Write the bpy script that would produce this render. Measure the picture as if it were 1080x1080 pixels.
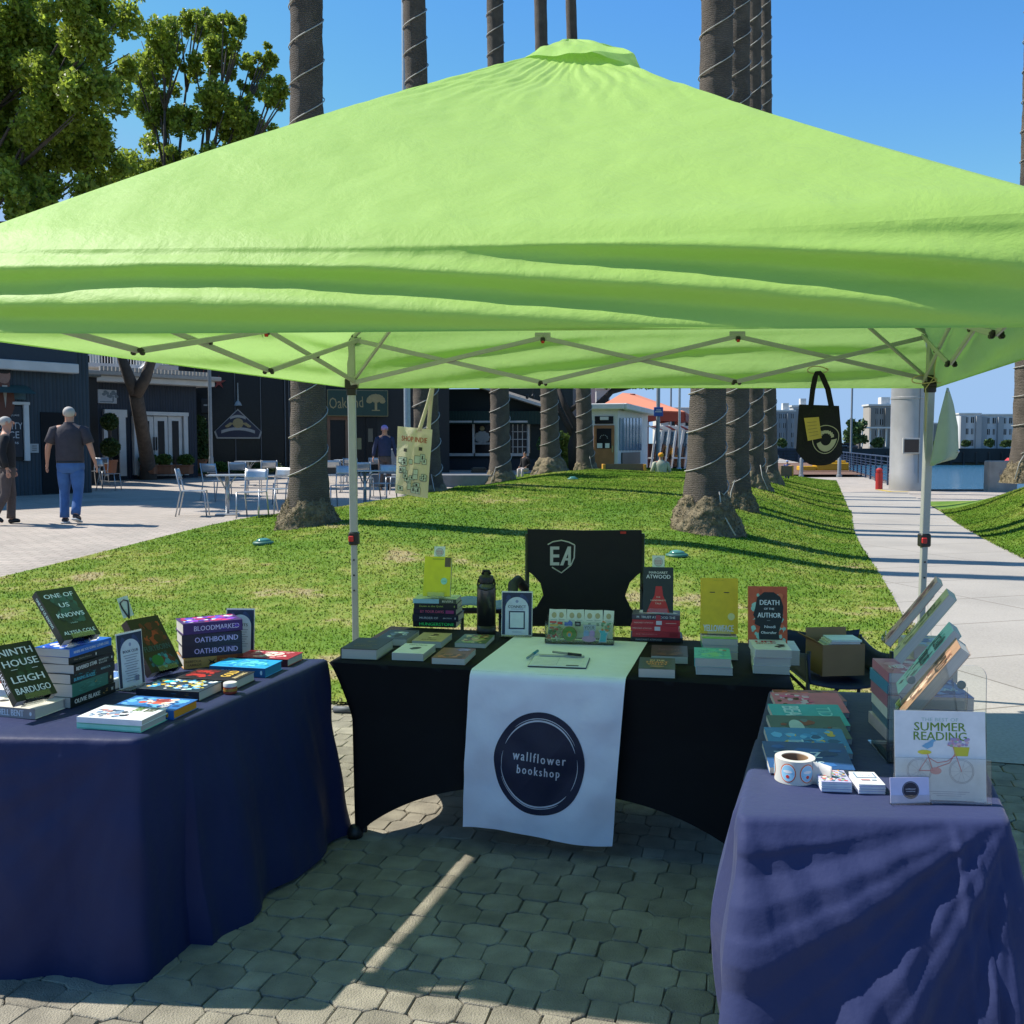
import bpy, bmesh, math, random
import numpy as np
from mathutils import Vector, Matrix, noise
from math import sin, cos, pi, radians, sqrt
random.seed(7); np.random.seed(7)
for o in list(bpy.data.objects): bpy.data.objects.remove(o)
SC = bpy.context.scene; COL = SC.collection
# ------------------------------------------------------------------ camera
F = 1060.0; H = 1.63; PITCH = math.atan(70/F)
cd = bpy.data.cameras.new('camera'); cam = bpy.data.objects.new('camera', cd); COL.objects.link(cam)
cd.sensor_width = 36; cd.lens = F/1080*36; cd.clip_end = 6000; cd.clip_start = .05
cam.location = (0, 0, H); cam.rotation_euler = (pi/2-PITCH, 0, 0); SC.camera = cam
# ------------------------------------------------------------------ light
SUNV = Vector((-.80, .255, 1.0)).normalized()      # towards the sun
EL = math.asin(SUNV.z); AZ = math.atan2(SUNV.x, SUNV.y)
w = bpy.data.worlds.new('World'); SC.world = w; w.use_nodes = True
nt = w.node_tree; bg = nt.nodes['Background']
sky = nt.nodes.new('ShaderNodeTexSky'); sky.sky_type = 'NISHITA'; sky.sun_disc = False
sky.sun_elevation = EL; sky.sun_rotation = AZ; sky.air_density = 1.0; sky.dust_density = .25; sky.ozone_density = 3.0
hs = nt.nodes.new('ShaderNodeHueSaturation'); hs.inputs['Saturation'].default_value = 1.3
dk = nt.nodes.new('ShaderNodeMix'); dk.data_type = 'RGBA'; dk.blend_type = 'DARKEN'; dk.inputs[0].default_value = 1; dk.inputs[7].default_value = (1.75, 2.75, 4.3, 1)   # clear blue air down to the horizon
nt.links.new(sky.outputs[0], hs.inputs['Color']); nt.links.new(hs.outputs[0], dk.inputs[6]); nt.links.new(dk.outputs[2], bg.inputs[0]); bg.inputs[1].default_value = .10
sl = bpy.data.lights.new('sun', 'SUN'); sl.energy = 3.3; sl.angle = radians(.53); sl.color = (1, .955, .88)
so = bpy.data.objects.new('sun', sl); COL.objects.link(so); so.rotation_euler = SUNV.to_track_quat('Z', 'Y').to_euler()
SC.view_settings.view_transform = 'Standard'; SC.view_settings.look = 'None'; SC.view_settings.exposure = 1.0; SC.view_settings.gamma = 1
# ------------------------------------------------------------------ pixel -> world
CP, SP = cos(PITCH), sin(PITCH)
def ray(px, py):
    u = (px-540)/F; v = (py-540)/F
    return Vector((u, CP-v*SP, -SP-v*CP))
def W(px, py, Y): d = ray(px, py); return Vector((0, 0, H))+d*(Y/d.y)
def Z(px, py, z): d = ray(px, py); return Vector((0, 0, H))+d*((z-H)/d.z)
def ss(a, b, x):
    t = max(0, min(1, (x-a)/(b-a))); return t*t*(3-2*t)
def lerp(a, b, t): return a+(b-a)*t
def interp(x, tab):
    if x <= tab[0][0]: 
        (a, b), (c, d) = tab[0], tab[1]
    else:
        for i in range(len(tab)-1):
            (a, b), (c, d) = tab[i], tab[i+1]
            if x <= c: break
    return b+(d-b)*(x-a)/(c-a)
# ------------------------------------------------------------------ terrain
LE = [(8.4, -9.0), (10.6, -7.4), (11.6, -6.0), (14.4, -5.3), (18, -4.5), (22, -2.75), (32, -1.2), (42, .9), (60, 5.5)]
def xl(y): return interp(y, LE)
def xr(y): return 2.35+.307*(y-5.2)+(.25*sin((y-5)*.35) if y < 25 else 0)*.3
def xr2(y): return xr(y)+2.15
def yfront(x): return 5.35-.27*(x-2.3)
def pz(y): return .36*ss(9, 18, y)+.12*ss(20, 40, y)
def lawn_z(x, y):
    a, b = xl(y), xr(y); t = (x-a)/max(.5, b-a); t = max(0, min(1, t))
    B = .52*ss(yfront(x), 22, y)*(1-.5*ss(28, 46, y))
    bump = ss(0, .3, t)*ss(1.0, .72, t) if t < 1 else 0
    dfront = y-yfront(x)
    z = (1-t)*pz(y)+B*bump
    z += .05*noise.noise(Vector((x*.35, y*.35, 2)))*ss(0, 1.5, dfront)*ss(0, .12, t)*(1-ss(.88, 1, t))
    return z+.015
def lawn2_z(x, y):
    t = (x-xr2(y)); return .95*ss(-.1, 2.9, t)*ss(30, 22, y)*ss(6, 14, y)+.02
def ground_z(x, y):
    a, b = xl(y), xr(y); t = max(0, min(1, (x-a)/max(.5, b-a)))
    if y < yfront(x): return 0
    return pz(y)*(1-t) if y < 48 else pz(y)*(1-ss(5, 14, x))
def GP(px, py, it=8, fn=ground_z):
    z = 0
    for _ in range(it):
        p = Z(px, py, z); z = fn(p.x, p.y)
    return Z(px, py, z)
# ------------------------------------------------------------------ materials
_m = {}
def hexc(c):
    if isinstance(c, str):
        r = [int(c[i:i+2], 16)/255 for i in (0, 2, 4)]
        return tuple(((x/12.92) if x < .04045 else ((x+.055)/1.055)**2.4) for x in r)
    return tuple(c)
def pm(name, col, rough=.55, metal=0, var=.12, vs=14, bump=0, bs=60, spec=.5, trans=0, emit=0, island=0, coat=0, sheen=0):
    """principled material with procedural colour variation and bump"""
    if name in _m: return _m[name]
    col = hexc(col); m = bpy.data.materials.new(name); m.use_nodes = True; n = m.node_tree; N = n.nodes; L = n.links
    b = N['Principled BSDF']; b.inputs['Roughness'].default_value = rough; b.inputs['Metallic'].default_value = metal
    b.inputs['Specular IOR Level'].default_value = spec; b.inputs['Coat Weight'].default_value = coat
    b.inputs['Sheen Weight'].default_value = sheen
    tc = N.new('ShaderNodeTexCoord'); no = N.new('ShaderNodeTexNoise'); no.inputs['Scale'].default_value = vs; no.inputs['Detail'].default_value = 5
    L.new(tc.outputs['Object'], no.inputs['Vector'])
    mr = N.new('ShaderNodeMapRange'); mr.inputs[1].default_value = .25; mr.inputs[2].default_value = .75; mr.inputs[3].default_value = 1-var; mr.inputs[4].default_value = 1+var
    L.new(no.outputs[0], mr.inputs[0])
    out = mr.outputs[0]
    if island:
        ge = N.new('ShaderNodeNewGeometry'); m2 = N.new('ShaderNodeMapRange'); m2.inputs[3].default_value = 1-island; m2.inputs[4].default_value = 1+island
        L.new(ge.outputs['Random Per Island'], m2.inputs[0]); mu = N.new('ShaderNodeMath'); mu.operation = 'MULTIPLY'
        L.new(out, mu.inputs[0]); L.new(m2.outputs[0], mu.inputs[1]); out = mu.outputs[0]
    hv = N.new('ShaderNodeHueSaturation'); hv.inputs['Color'].default_value = (*col, 1); L.new(out, hv.inputs['Value'])
    L.new(hv.outputs[0], b.inputs['Base Color'])
    if bump:
        n2 = N.new('ShaderNodeTexNoise'); n2.inputs['Scale'].default_value = bs; n2.inputs['Detail'].default_value = 6; L.new(tc.outputs['Object'], n2.inputs['Vector'])
        bp = N.new('ShaderNodeBump'); bp.inputs['Strength'].default_value = bump; bp.inputs['Distance'].default_value = .02; L.new(n2.outputs[0], bp.inputs['Height']); L.new(bp.outputs[0], b.inputs['Normal'])
    if trans:
        t = N.new('ShaderNodeBsdfTranslucent'); L.new(hv.outputs[0], t.inputs[0]); mx = N.new('ShaderNodeMixShader'); mx.inputs[0].default_value = trans
        L.new(b.outputs[0], mx.inputs[1]); L.new(t.outputs[0], mx.inputs[2]); L.new(mx.outputs[0], N['Material Output'].inputs[0])
    _m[name] = m; return m
def col(c, rough=.45): # plain printed colour
    k = 'print_'+(c if isinstance(c, str) else '%.2f_%.2f_%.2f' % tuple(c))
    cc = [min(.8, x*1.3) for x in hexc(c)]
    return pm(k, cc, rough, var=.08, vs=30)
def acrylic():
    if 'acrylic' in _m: return _m['acrylic']
    m = bpy.data.materials.new('clear_acrylic'); m.use_nodes = True; n = m.node_tree; N = n.nodes
    N.remove(N['Principled BSDF']); g = N.new('ShaderNodeBsdfGlossy'); g.inputs['Roughness'].default_value = .05
    t = N.new('ShaderNodeBsdfTransparent'); t.inputs[0].default_value = (.965, .985, .98, 1); f = N.new('ShaderNodeFresnel'); f.inputs[0].default_value = 1.35
    ad = N.new('ShaderNodeMath'); ad.operation = 'ADD'; ad.inputs[1].default_value = .02; n.links.new(f.outputs[0], ad.inputs[0])
    mx = N.new('ShaderNodeMixShader'); n.links.new(ad.outputs[0], mx.inputs[0]); n.links.new(t.outputs[0], mx.inputs[1]); n.links.new(g.outputs[0], mx.inputs[2])
    n.links.new(mx.outputs[0], N['Material Output'].inputs[0]); _m['acrylic'] = m; return m
# ------------------------------------------------------------------ text
_t = {}
def text_geo(s, bold=0):
    k = (s, bold)
    if k not in _t:
        c = bpy.data.curves.new('t', 'FONT'); c.body = s; c.resolution_u = 2; c.space_character = 1+max(0, -bold)
        o = bpy.data.objects.new('t', c); me = bpy.data.meshes.new_from_object(o)
        v = [(a.co.x, a.co.y) for a in me.vertices]; f = [tuple(p.vertices) for p in me.polygons]
        bpy.data.objects.remove(o); bpy.data.curves.remove(c); bpy.data.meshes.remove(me)
        x0 = min(a[0] for a in v); x1 = max(a[0] for a in v); y0 = min(a[1] for a in v); y1 = max(a[1] for a in v)
        _t[k] = ([((a-x0)/(x1-x0)-.5, (b-y0)/(y1-y0)-.5) for a, b in v], f, (x1-x0)/(y1-y0))
    return _t[k]
# ------------------------------------------------------------------ mesh builder
class MB:
    def __init__(s): s.v = []; s.f = []; s.mi = []; s.mats = []; s.M = Matrix.Identity(4)
    def add(s, vs, fs, mat, M=None):
        if mat not in s.mats: s.mats.append(mat)
        i = s.mats.index(mat); b = len(s.v); T = s.M @ M if M is not None else s.M
        s.v += [T @ Vector(p) for p in vs]; s.f += [tuple(b+k for k in f) for f in fs]; s.mi += [i]*len(fs); return s
    def box(s, c, d, mat, bev=0, M=None):
        x, y, z = c; a, b, e = d[0]/2, d[1]/2, d[2]/2
        if bev <= 0:
            vs = [(x+i*a, y+j*b, z+k*e) for i in (-1, 1) for j in (-1, 1) for k in (-1, 1)]
            return s.add(vs, [(0, 1, 3, 2), (4, 6, 7, 5), (0, 4, 5, 1), (2, 3, 7, 6), (0, 2, 6, 4), (1, 5, 7, 3)], mat, M)
        r = min(bev, a*.9, b*.9, e*.9); vs = []; ix = {}
        for i in (-1, 1):
            for j in (-1, 1):
                for k in (-1, 1):
                    for ax in range(3):
                        q = [i*(a-r), j*(b-r), k*(e-r)]; q[ax] = (i*a, j*b, k*e)[ax]
                        ix[(i, j, k, ax)] = len(vs); vs.append((x+q[0], y+q[1], z+q[2]))
        fs = []
        for sg in (-1, 1):
            fs.append([ix[(sg, j, k, 0)] for j, k in ((-1, -1), (1, -1), (1, 1), (-1, 1))])
            fs.append([ix[(j, sg, k, 1)] for j, k in ((-1, -1), (1, -1), (1, 1), (-1, 1))])
            fs.append([ix[(j, k, sg, 2)] for j, k in ((-1, -1), (1, -1), (1, 1), (-1, 1))])
        for p in (-1, 1):
            for q in (-1, 1):
                fs.append([ix[(-1, p, q, 1)], ix[(1, p, q, 1)], ix[(1, p, q, 2)], ix[(-1, p, q, 2)]])
                fs.append([ix[(p, -1, q, 0)], ix[(p, 1, q, 0)], ix[(p, 1, q, 2)], ix[(p, -1, q, 2)]])
                fs.append([ix[(p, q, -1, 0)], ix[(p, q, 1, 0)], ix[(p, q, 1, 1)], ix[(p, q, -1, 1)]])
        for i in (-1, 1):
            for j in (-1, 1):
                for k in (-1, 1): fs.append([ix[(i, j, k, 0)], ix[(i, j, k, 1)], ix[(i, j, k, 2)]])
        return s.add(vs, fs, mat, M)
    def tube(s, pts, r, mat, n=8, M=None, cap=True):
        pts = [Vector(p) for p in pts]; rs = r if isinstance(r, (list, tuple)) else [r]*len(pts)
        vs = []; fs = []; up = None
        for i, p in enumerate(pts):
            t = (pts[min(i+1, len(pts)-1)]-pts[max(i-1, 0)]).normalized()
            if up is None: up = t.orthogonal().normalized()
            up = (up-t*up.dot(t)); up = up.normalized() if up.length > 1e-6 else t.orthogonal().normalized()
            si = t.cross(up)
            for k in range(n):
                a = 2*pi*k/n+pi/n; vs.append(p+(up*cos(a)+si*sin(a))*rs[i])
        for i in range(len(pts)-1):
            for k in range(n): fs.append((i*n+k, i*n+(k+1) % n, (i+1)*n+(k+1) % n, (i+1)*n+k))
        if cap: fs += [tuple(range(n))[::-1], tuple((len(pts)-1)*n+k for k in range(n))]
        return s.add(vs, fs, mat, M)
    def bar(s, a, b, wd, mat, up=(0, 0, 1), ht=None, bev=0):
        a, b = Vector(a), Vector(b); t = (b-a); L = t.length; t.normalize(); u = Vector(up); u = (u-t*u.dot(t))
        if u.length < 1e-4: u = t.orthogonal()
        u.normalize(); sd = u.cross(t); M = Matrix((sd, t, u)).transposed().to_4x4(); M.translation = (a+b)/2
        return s.box((0, 0, 0), (wd, L, ht or wd), mat, bev, M)
    def lathe(s, prof, mat, n=24, M=None, c=(0, 0)):
        vs = []; fs = []
        for r, z in prof:
            for k in range(n): vs.append((c[0]+r*cos(2*pi*k/n), c[1]+r*sin(2*pi*k/n), z))
        for i in range(len(prof)-1):
            for k in range(n): fs.append((i*n+k, i*n+(k+1) % n, (i+1)*n+(k+1) % n, (i+1)*n+k))
        if prof[0][0] > 1e-5: fs.append(tuple(range(n))[::-1])
        if prof[-1][0] > 1e-5: fs.append(tuple((len(prof)-1)*n+k for k in range(n)))
        return s.add(vs, fs, mat, M)
    def ball(s, c, r, mat, n=12, M=None):
        r = r if isinstance(r, (tuple, list)) else (r, r, r); vs = []; fs = []; m = max(4, n//2)
        for i in range(m+1):
            for k in range(n):
                th = pi*i/m; vs.append((c[0]+r[0]*sin(th)*cos(2*pi*k/n), c[1]+r[1]*sin(th)*sin(2*pi*k/n), c[2]+r[2]*cos(th)))
        for i in range(m):
            for k in range(n): fs.append((i*n+k, i*n+(k+1) % n, (i+1)*n+(k+1) % n, (i+1)*n+k))
        return s.add(vs, fs, mat, M)
    def poly(s, pts, mat, th=0, M=None):
        """2D outline in local xy, extruded downwards by th"""
        n = len(pts); vs = [(p[0], p[1], 0) for p in pts]
        if th == 0: return s.add(vs, [tuple(range(n))], mat, M)
        vs += [(p[0], p[1], -th) for p in pts]
        return s.add(vs, [tuple(range(n)), tuple(range(2*n-1, n-1, -1))]+[(i, n+i, n+(i+1) % n, (i+1) % n) for i in range(n)], mat, M)
    def grid(s, fn, nu, nv, mat, M=None, closed=False):
        vs = [fn(i/nu, j/nv) for j in range(nv+1) for i in range(nu+1)]
        fs = [(j*(nu+1)+i, j*(nu+1)+i+1, (j+1)*(nu+1)+i+1, (j+1)*(nu+1)+i) for j in range(nv) for i in range(nu)]
        return s.add(vs, fs, mat, M)
    def text(s, st, cx, cy, wd, mat, ht=None, bold=.01, M=None, fn=None, rot=0, z=0):
        v, f, asp = text_geo(st, min(0, bold)); ht = ht or wd/asp; c, sn = cos(rot), sin(rot)
        vs = []
        if bold >= .012:   # heavier strokes: a second copy a hair to the side
            s.text(st, cx+ht*.055*(bold/.02), cy, wd, mat, ht, 0, M, fn, rot, z+.00004)
        for a, b in v:
            a *= wd; b *= ht; q = (cx+a*c-b*sn, cy+a*sn+b*c); vs.append(fn(*q) if fn else (q[0], q[1], z))
        return s.add(vs, f, mat, M)
    def build(s, name, parent=None, smooth=False, loc=None, thick=0, recalc=True, auto=None):
        me = bpy.data.meshes.new(name); me.from_pydata([tuple(v) for v in s.v], [], s.f)
        for m in s.mats: me.materials.append(m)
        me.polygons.foreach_set('material_index', s.mi)
        if recalc:
            bm = bmesh.new(); bm.from_mesh(me)
            if smooth: bmesh.ops.remove_doubles(bm, verts=bm.verts, dist=1e-5)
            bmesh.ops.recalc_face_normals(bm, faces=bm.faces); bm.to_mesh(me); bm.free()
        if smooth: me.polygons.foreach_set('use_smooth', [True]*len(me.polygons))
        if auto: me.set_sharp_from_angle(angle=radians(auto))
        me.update(); o = bpy.data.objects.new(name, me); COL.objects.link(o)
        if parent: o.parent = parent
        if loc is not None: o.location = loc
        if thick:
            md = o.modifiers.new('thickness', 'SOLIDIFY'); md.thickness = thick
        return o
def tag(o, label=None, cat=None, group=None, kind=None):
    if label: o['label'] = label
    if cat: o['category'] = cat
    if group: o['group'] = group
    if kind: o['kind'] = kind
    return o
def thing(name, label, cat, loc=(0, 0, 0), rz=0, group=None, M=None):
    o = bpy.data.objects.new(name, None); COL.objects.link(o); o.empty_display_size = .1
    if M is not None: o.matrix_world = M
    else: o.location = loc; o.rotation_euler = (0, 0, rz)
    return tag(o, label, cat, group)
def copy_tree(o, parent=None):
    c = o.copy(); COL.objects.link(c)
    if parent: c.parent = parent
    for ch in list(o.children): copy_tree(ch, c)
    return c
def basis(X, Y, Zv, loc):
    M = Matrix((X, Y, Zv)).transposed().to_4x4(); M.translation = loc; return M
def flatM(p, ang, z=None):
    M = Matrix.Rotation(ang, 4, 'Z'); M.translation = Vector((p[0], p[1], z if z is not None else p[2])); return M
def standM(p, az, lean):
    """frame of a panel that faces azimuth az (radians from -Y towards +X), leaning back; origin = bottom centre"""
    n = Vector((sin(az), -cos(az), 0)); X = Vector((cos(az), sin(az), 0)); up = Vector((0, 0, 1))
    Y = up*cos(lean)-n*sin(lean); Zv = n*cos(lean)+up*sin(lean); return basis(X, Y, Zv, Vector(p))
# ---- leaf clouds
def leafcloud(name, pts, size, mat, parent=None, flat=.0, asp=.6):
    P = np.array(pts, dtype=np.float32); n = len(P)
    a = np.random.normal(size=(n, 3)); a[:, 2] *= (1-flat); a /= np.linalg.norm(a, axis=1)[:, None]
    b = np.random.normal(size=(n, 3)); b -= a*(a*b).sum(1)[:, None]; b /= np.linalg.norm(b, axis=1)[:, None]; c = np.cross(a, b)
    s = size*np.random.uniform(.6, 1.25, (n, 1))
    V = np.empty((n, 4, 3), np.float32); V[:, 0] = P-b*s*.5; V[:, 1] = P-c*s*.5*asp+a*s*.08; V[:, 2] = P+b*s*.5; V[:, 3] = P+c*s*.5*asp+a*s*.08
    me = bpy.data.meshes.new(name); me.vertices.add(n*4); me.vertices.foreach_set('co', V.ravel())
    me.loops.add(n*4); me.loops.foreach_set('vertex_index', np.arange(n*4, dtype=np.int32))
    me.polygons.add(n); me.polygons.foreach_set('loop_start', np.arange(0, n*4, 4, dtype=np.int32))
    me.materials.append(mat); me.update(calc_edges=True); me.validate()
    o = bpy.data.objects.new(name, me); COL.objects.link(o)
    if parent: o.parent = parent
    return o
def blob_pts(c, r, n, shell=.5):
    r = np.array(r if isinstance(r, (tuple, list)) else (r, r, r)); d = np.random.normal(size=(n, 3)); d /= np.linalg.norm(d, axis=1)[:, None]
    return np.array(c)+d*r*(np.random.uniform(0, 1, (n, 1))**shell)
# ================================================================== SETTING
def ground_grid(name, x0, x1, y0, y1, step, zf, inside, mat, kind='structure'):
    nx = int((x1-x0)/step); ny = int((y1-y0)/step); ids = {}; vs = []; fs = []
    def vid(i, j):
        if (i, j) not in ids:
            x = x0+i*step; y = y0+j*step; ids[(i, j)] = len(vs); vs.append((x, y, zf(x, y)))
        return ids[(i, j)]
    for i in range(nx):
        for j in range(ny):
            if inside(x0+(i+.5)*step, y0+(j+.5)*step): fs.append((vid(i, j), vid(i+1, j), vid(i+1, j+1), vid(i, j+1)))
    b = MB(); b.add(vs, fs, mat); o = b.build(name, smooth=True); return tag(o, kind=kind)
def ground_mat(name, c1, c2, mortar, bw, bh, rot, ms=.012, bump=.25, off=.5):
    m = bpy.data.materials.new(name); m.use_nodes = True; n = m.node_tree; N = n.nodes; L = n.links; b = N['Principled BSDF']; b.inputs['Roughness'].default_value = .9
    tc = N.new('ShaderNodeTexCoord'); mp = N.new('ShaderNodeMapping'); mp.inputs['Rotation'].default_value = (0, 0, rot); L.new(tc.outputs['Object'], mp.inputs[0])
    br = N.new('ShaderNodeTexBrick'); br.inputs['Scale'].default_value = 1; br.inputs['Brick Width'].default_value = bw; br.inputs['Row Height'].default_value = bh; br.offset = off
    br.inputs['Mortar Size'].default_value = ms; br.inputs['Mortar Smooth'].default_value = .3
    br.inputs['Color1'].default_value = (*c1, 1); br.inputs['Color2'].default_value = (*c2, 1); br.inputs['Mortar'].default_value = (*mortar, 1); L.new(mp.outputs[0], br.inputs[0])
    no = N.new('ShaderNodeTexNoise'); no.inputs['Scale'].default_value = .8; no.inputs['Detail'].default_value = 8; L.new(tc.outputs['Object'], no.inputs[0])
    n3 = N.new('ShaderNodeTexNoise'); n3.inputs['Scale'].default_value = 55; n3.inputs['Detail'].default_value = 4; L.new(tc.outputs['Object'], n3.inputs[0])
    ad = N.new('ShaderNodeMath'); ad.operation = 'ADD'; L.new(no.outputs[0], ad.inputs[0]); L.new(n3.outputs[0], ad.inputs[1])
    mr = N.new('ShaderNodeMapRange'); mr.inputs[1].default_value = .6; mr.inputs[2].default_value = 1.4; mr.inputs[3].default_value = .78; mr.inputs[4].default_value = 1.2; L.new(ad.outputs[0], mr.inputs[0])
    hv = N.new('ShaderNodeHueSaturation'); L.new(mr.outputs[0], hv.inputs['Value']); L.new(br.outputs[0], hv.inputs['Color']); L.new(hv.outputs[0], b.inputs['Base Color'])
    bp = N.new('ShaderNodeBump'); bp.inputs['Strength'].default_value = bump; bp.inputs['Distance'].default_value = .01; L.new(n3.outputs[0], bp.inputs['Height']); L.new(bp.outputs[0], b.inputs['Normal'])
    return m
BA = radians(15)     # direction of the booth / path axis, clockwise from +Y
def grass_mat(blade=0):
    m = bpy.data.materials.new('grass_blades' if blade else 'lawn_turf'); m.use_nodes = True; n = m.node_tree; N = n.nodes; L = n.links; b = N['Principled BSDF']; b.inputs['Roughness'].default_value = .8
    b.inputs['Specular IOR Level'].default_value = .15
    tc = N.new('ShaderNodeTexCoord')
    def noi(s, d=5, r=.6):
        q = N.new('ShaderNodeTexNoise'); q.inputs['Scale'].default_value = s; q.inputs['Detail'].default_value = d; q.inputs['Roughness'].default_value = r; L.new(tc.outputs['Object'], q.inputs[0]); return q
    a, f, g = noi(.55, 6), noi(3.2, 6), noi(45, 3, .8)
    ad = N.new('ShaderNodeMath'); ad.operation = 'MULTIPLY_ADD'; ad.inputs[1].default_value = .55; L.new(f.outputs[0], ad.inputs[0]); L.new(a.outputs[0], ad.inputs[2])
    # drier towards the front edge of the lawn (real worn turf)
    sx = N.new('ShaderNodeSeparateXYZ'); L.new(tc.outputs['Object'], sx.inputs[0]); mr = N.new('ShaderNodeMapRange'); mr.inputs[1].default_value = 5; mr.inputs[2].default_value = 16; mr.inputs[3].default_value = .1; mr.inputs[4].default_value = -.05
    L.new(sx.outputs[1], mr.inputs[0]); a2 = N.new('ShaderNodeMath'); a2.operation = 'ADD'; L.new(ad.outputs[0], a2.inputs[0]); L.new(mr.outputs[0], a2.inputs[1])
    cr = N.new('ShaderNodeValToRGB'); e = cr.color_ramp.elements; e[0].position = .6; e[0].color = (.10, .20, .02, 1); e[1].position = .95; e[1].color = (.36, .31, .15, 1)
    k = e.new(.77); k.color = (.15, .235, .03, 1); k = e.new(.88); k.color = (.25, .29, .06, 1); L.new(a2.outputs[0], cr.inputs[0])
    m2 = N.new('ShaderNodeMapRange'); m2.inputs[1].default_value = .3; m2.inputs[2].default_value = .7; m2.inputs[3].default_value = .72; m2.inputs[4].default_value = 1.2; L.new(g.outputs[0], m2.inputs[0])
    hv = N.new('ShaderNodeHueSaturation'); L.new(m2.outputs[0], hv.inputs['Value']); L.new(cr.outputs[0], hv.inputs['Color']); L.new(hv.outputs[0], b.inputs['Base Color'])
    bp = N.new('ShaderNodeBump')
    if not blade:
        bp.inputs['Strength'].default_value = .35; bp.inputs['Distance'].default_value = .02; L.new(g.outputs[0], bp.inputs['Height']); L.new(bp.outputs[0], b.inputs['Normal'])
    else:
        ge = N.new('ShaderNodeNewGeometry'); m3 = N.new('ShaderNodeMapRange'); m3.inputs[3].default_value = 1.1; m3.inputs[4].default_value = 1.6; L.new(ge.outputs['Random Per Island'], m3.inputs[0]); h2 = N.new('ShaderNodeHueSaturation'); L.new(m3.outputs[0], h2.inputs['Value']); L.new(hv.outputs[0], h2.inputs['Color']); L.new(h2.outputs[0], b.inputs['Base Color'])
        t = N.new('ShaderNodeBsdfTranslucent'); L.new(h2.outputs[0], t.inputs[0]); mx = N.new('ShaderNodeMixShader'); mx.inputs[0].default_value = .45; L.new(b.outputs[0], mx.inputs[1]); L.new(t.outputs[0], mx.inputs[2]); L.new(mx.outputs[0], N['Material Output'].inputs[0])
    return m
M_grass = grass_mat(); M_blade = grass_mat(1)
M_plaza = ground_mat('plaza_brick', (.46, .395, .33), (.38, .335, .28), (.25, .21, .175), .22, .11, radians(8), .008)
M_conc = ground_mat('path_concrete', (.40, .365, .31), (.37, .335, .285), (.2, .175, .14), 2.6, 1.25, -radians(17), .012, .15, 0)
M_deck = ground_mat('deck_wood', (.20, .105, .062), (.16, .085, .05), (.05, .03, .02), 4, .15, radians(3), .01)
M_dirt = pm('joint_sand', (.20, .18, .14), .95, var=.4, vs=6, bump=.5, bs=50)
def quay_x(y): return 14.6 if y < 36 else 14.6+(y-36)*.245
def land(x, y): return x < quay_x(y) if y > 36.3 else True
outer = MB()
outer.add([(-600, -60, -.3), (80, -60, -.3), (80, 36.3, -.3), (14.6, 36.3, -.3), (25.5, 80, -.3), (40, 150, -.3), (-600, 150, -.3)], [(0, 1, 2, 3, 4, 5, 6)], M_plaza)
tag(outer.build('ground'), kind='structure')
plaza = ground_grid('plaza', -60, 26, -6, 90, .5, lambda x, y: ground_z(x, y)-(.02 if (y < 8) else (.03 if xl(y) < x < xr(y) and y < 47 else 0))-(.02 if x > xr(y) and y < 35.5 else 0), lambda x, y: land(x, y), M_plaza)
# quay edge
q = MB(); q.box((47.3, 36.4, -1.2), (65.4, .3, 2.5), pm('quay_concrete', (.10, .06, .045), .9, var=.3, vs=3)); q.bar((14.9, 36.6, -1.2), (27, 84, -1.2), .4, pm('quay_concrete', (.2, .15, .12)), ht=2.3)
tag(q.build('quay_edge'), kind='structure')
deck = MB(); dk = [W(858, 503, 1)]*0
deck.add([(9.4, 52, .14), (quay_x(52)-.2, 52, .14), (quay_x(88)-.2, 88, .14), (19, 88, .14)], [(0, 1, 2, 3)], M_deck); tag(deck.build('boardwalk'), kind='structure')
# lawn
def lawn_fn(u, v):
    y = 6
    for _ in range(12): x = lerp(xl(y)-.03, xr(y)-.02, u); y0 = yfront(x); y = lerp(y0, 47, v**1.6)
    x = lerp(xl(y)-.03, xr(y)-.02, u); return (x, y, lawn_z(x, y))
b = MB(); b.grid(lawn_fn, 90, 150, M_grass); tag(b.build('lawn', smooth=True), kind='structure')
def lawn2_fn(u, v): y = lerp(8, 29, v); x = xr2(y)+.08+14*u**1.5; return (x, y, lawn2_z(x, y))
b = MB(); b.grid(lawn2_fn, 40, 80, M_grass); tag(b.build('lawn', smooth=True), kind='structure')
pb = MB()
pb.grid(lambda u, v: (lerp(xr(lerp(4.4, 35, v))-.05, xr2(lerp(4.4, 35, v))+.1, u), lerp(4.9-.27*(u-.5)*2.2, 35, v), .004), 6, 60, M_conc)
tag(pb.build('path', smooth=True), kind='structure')
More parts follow.
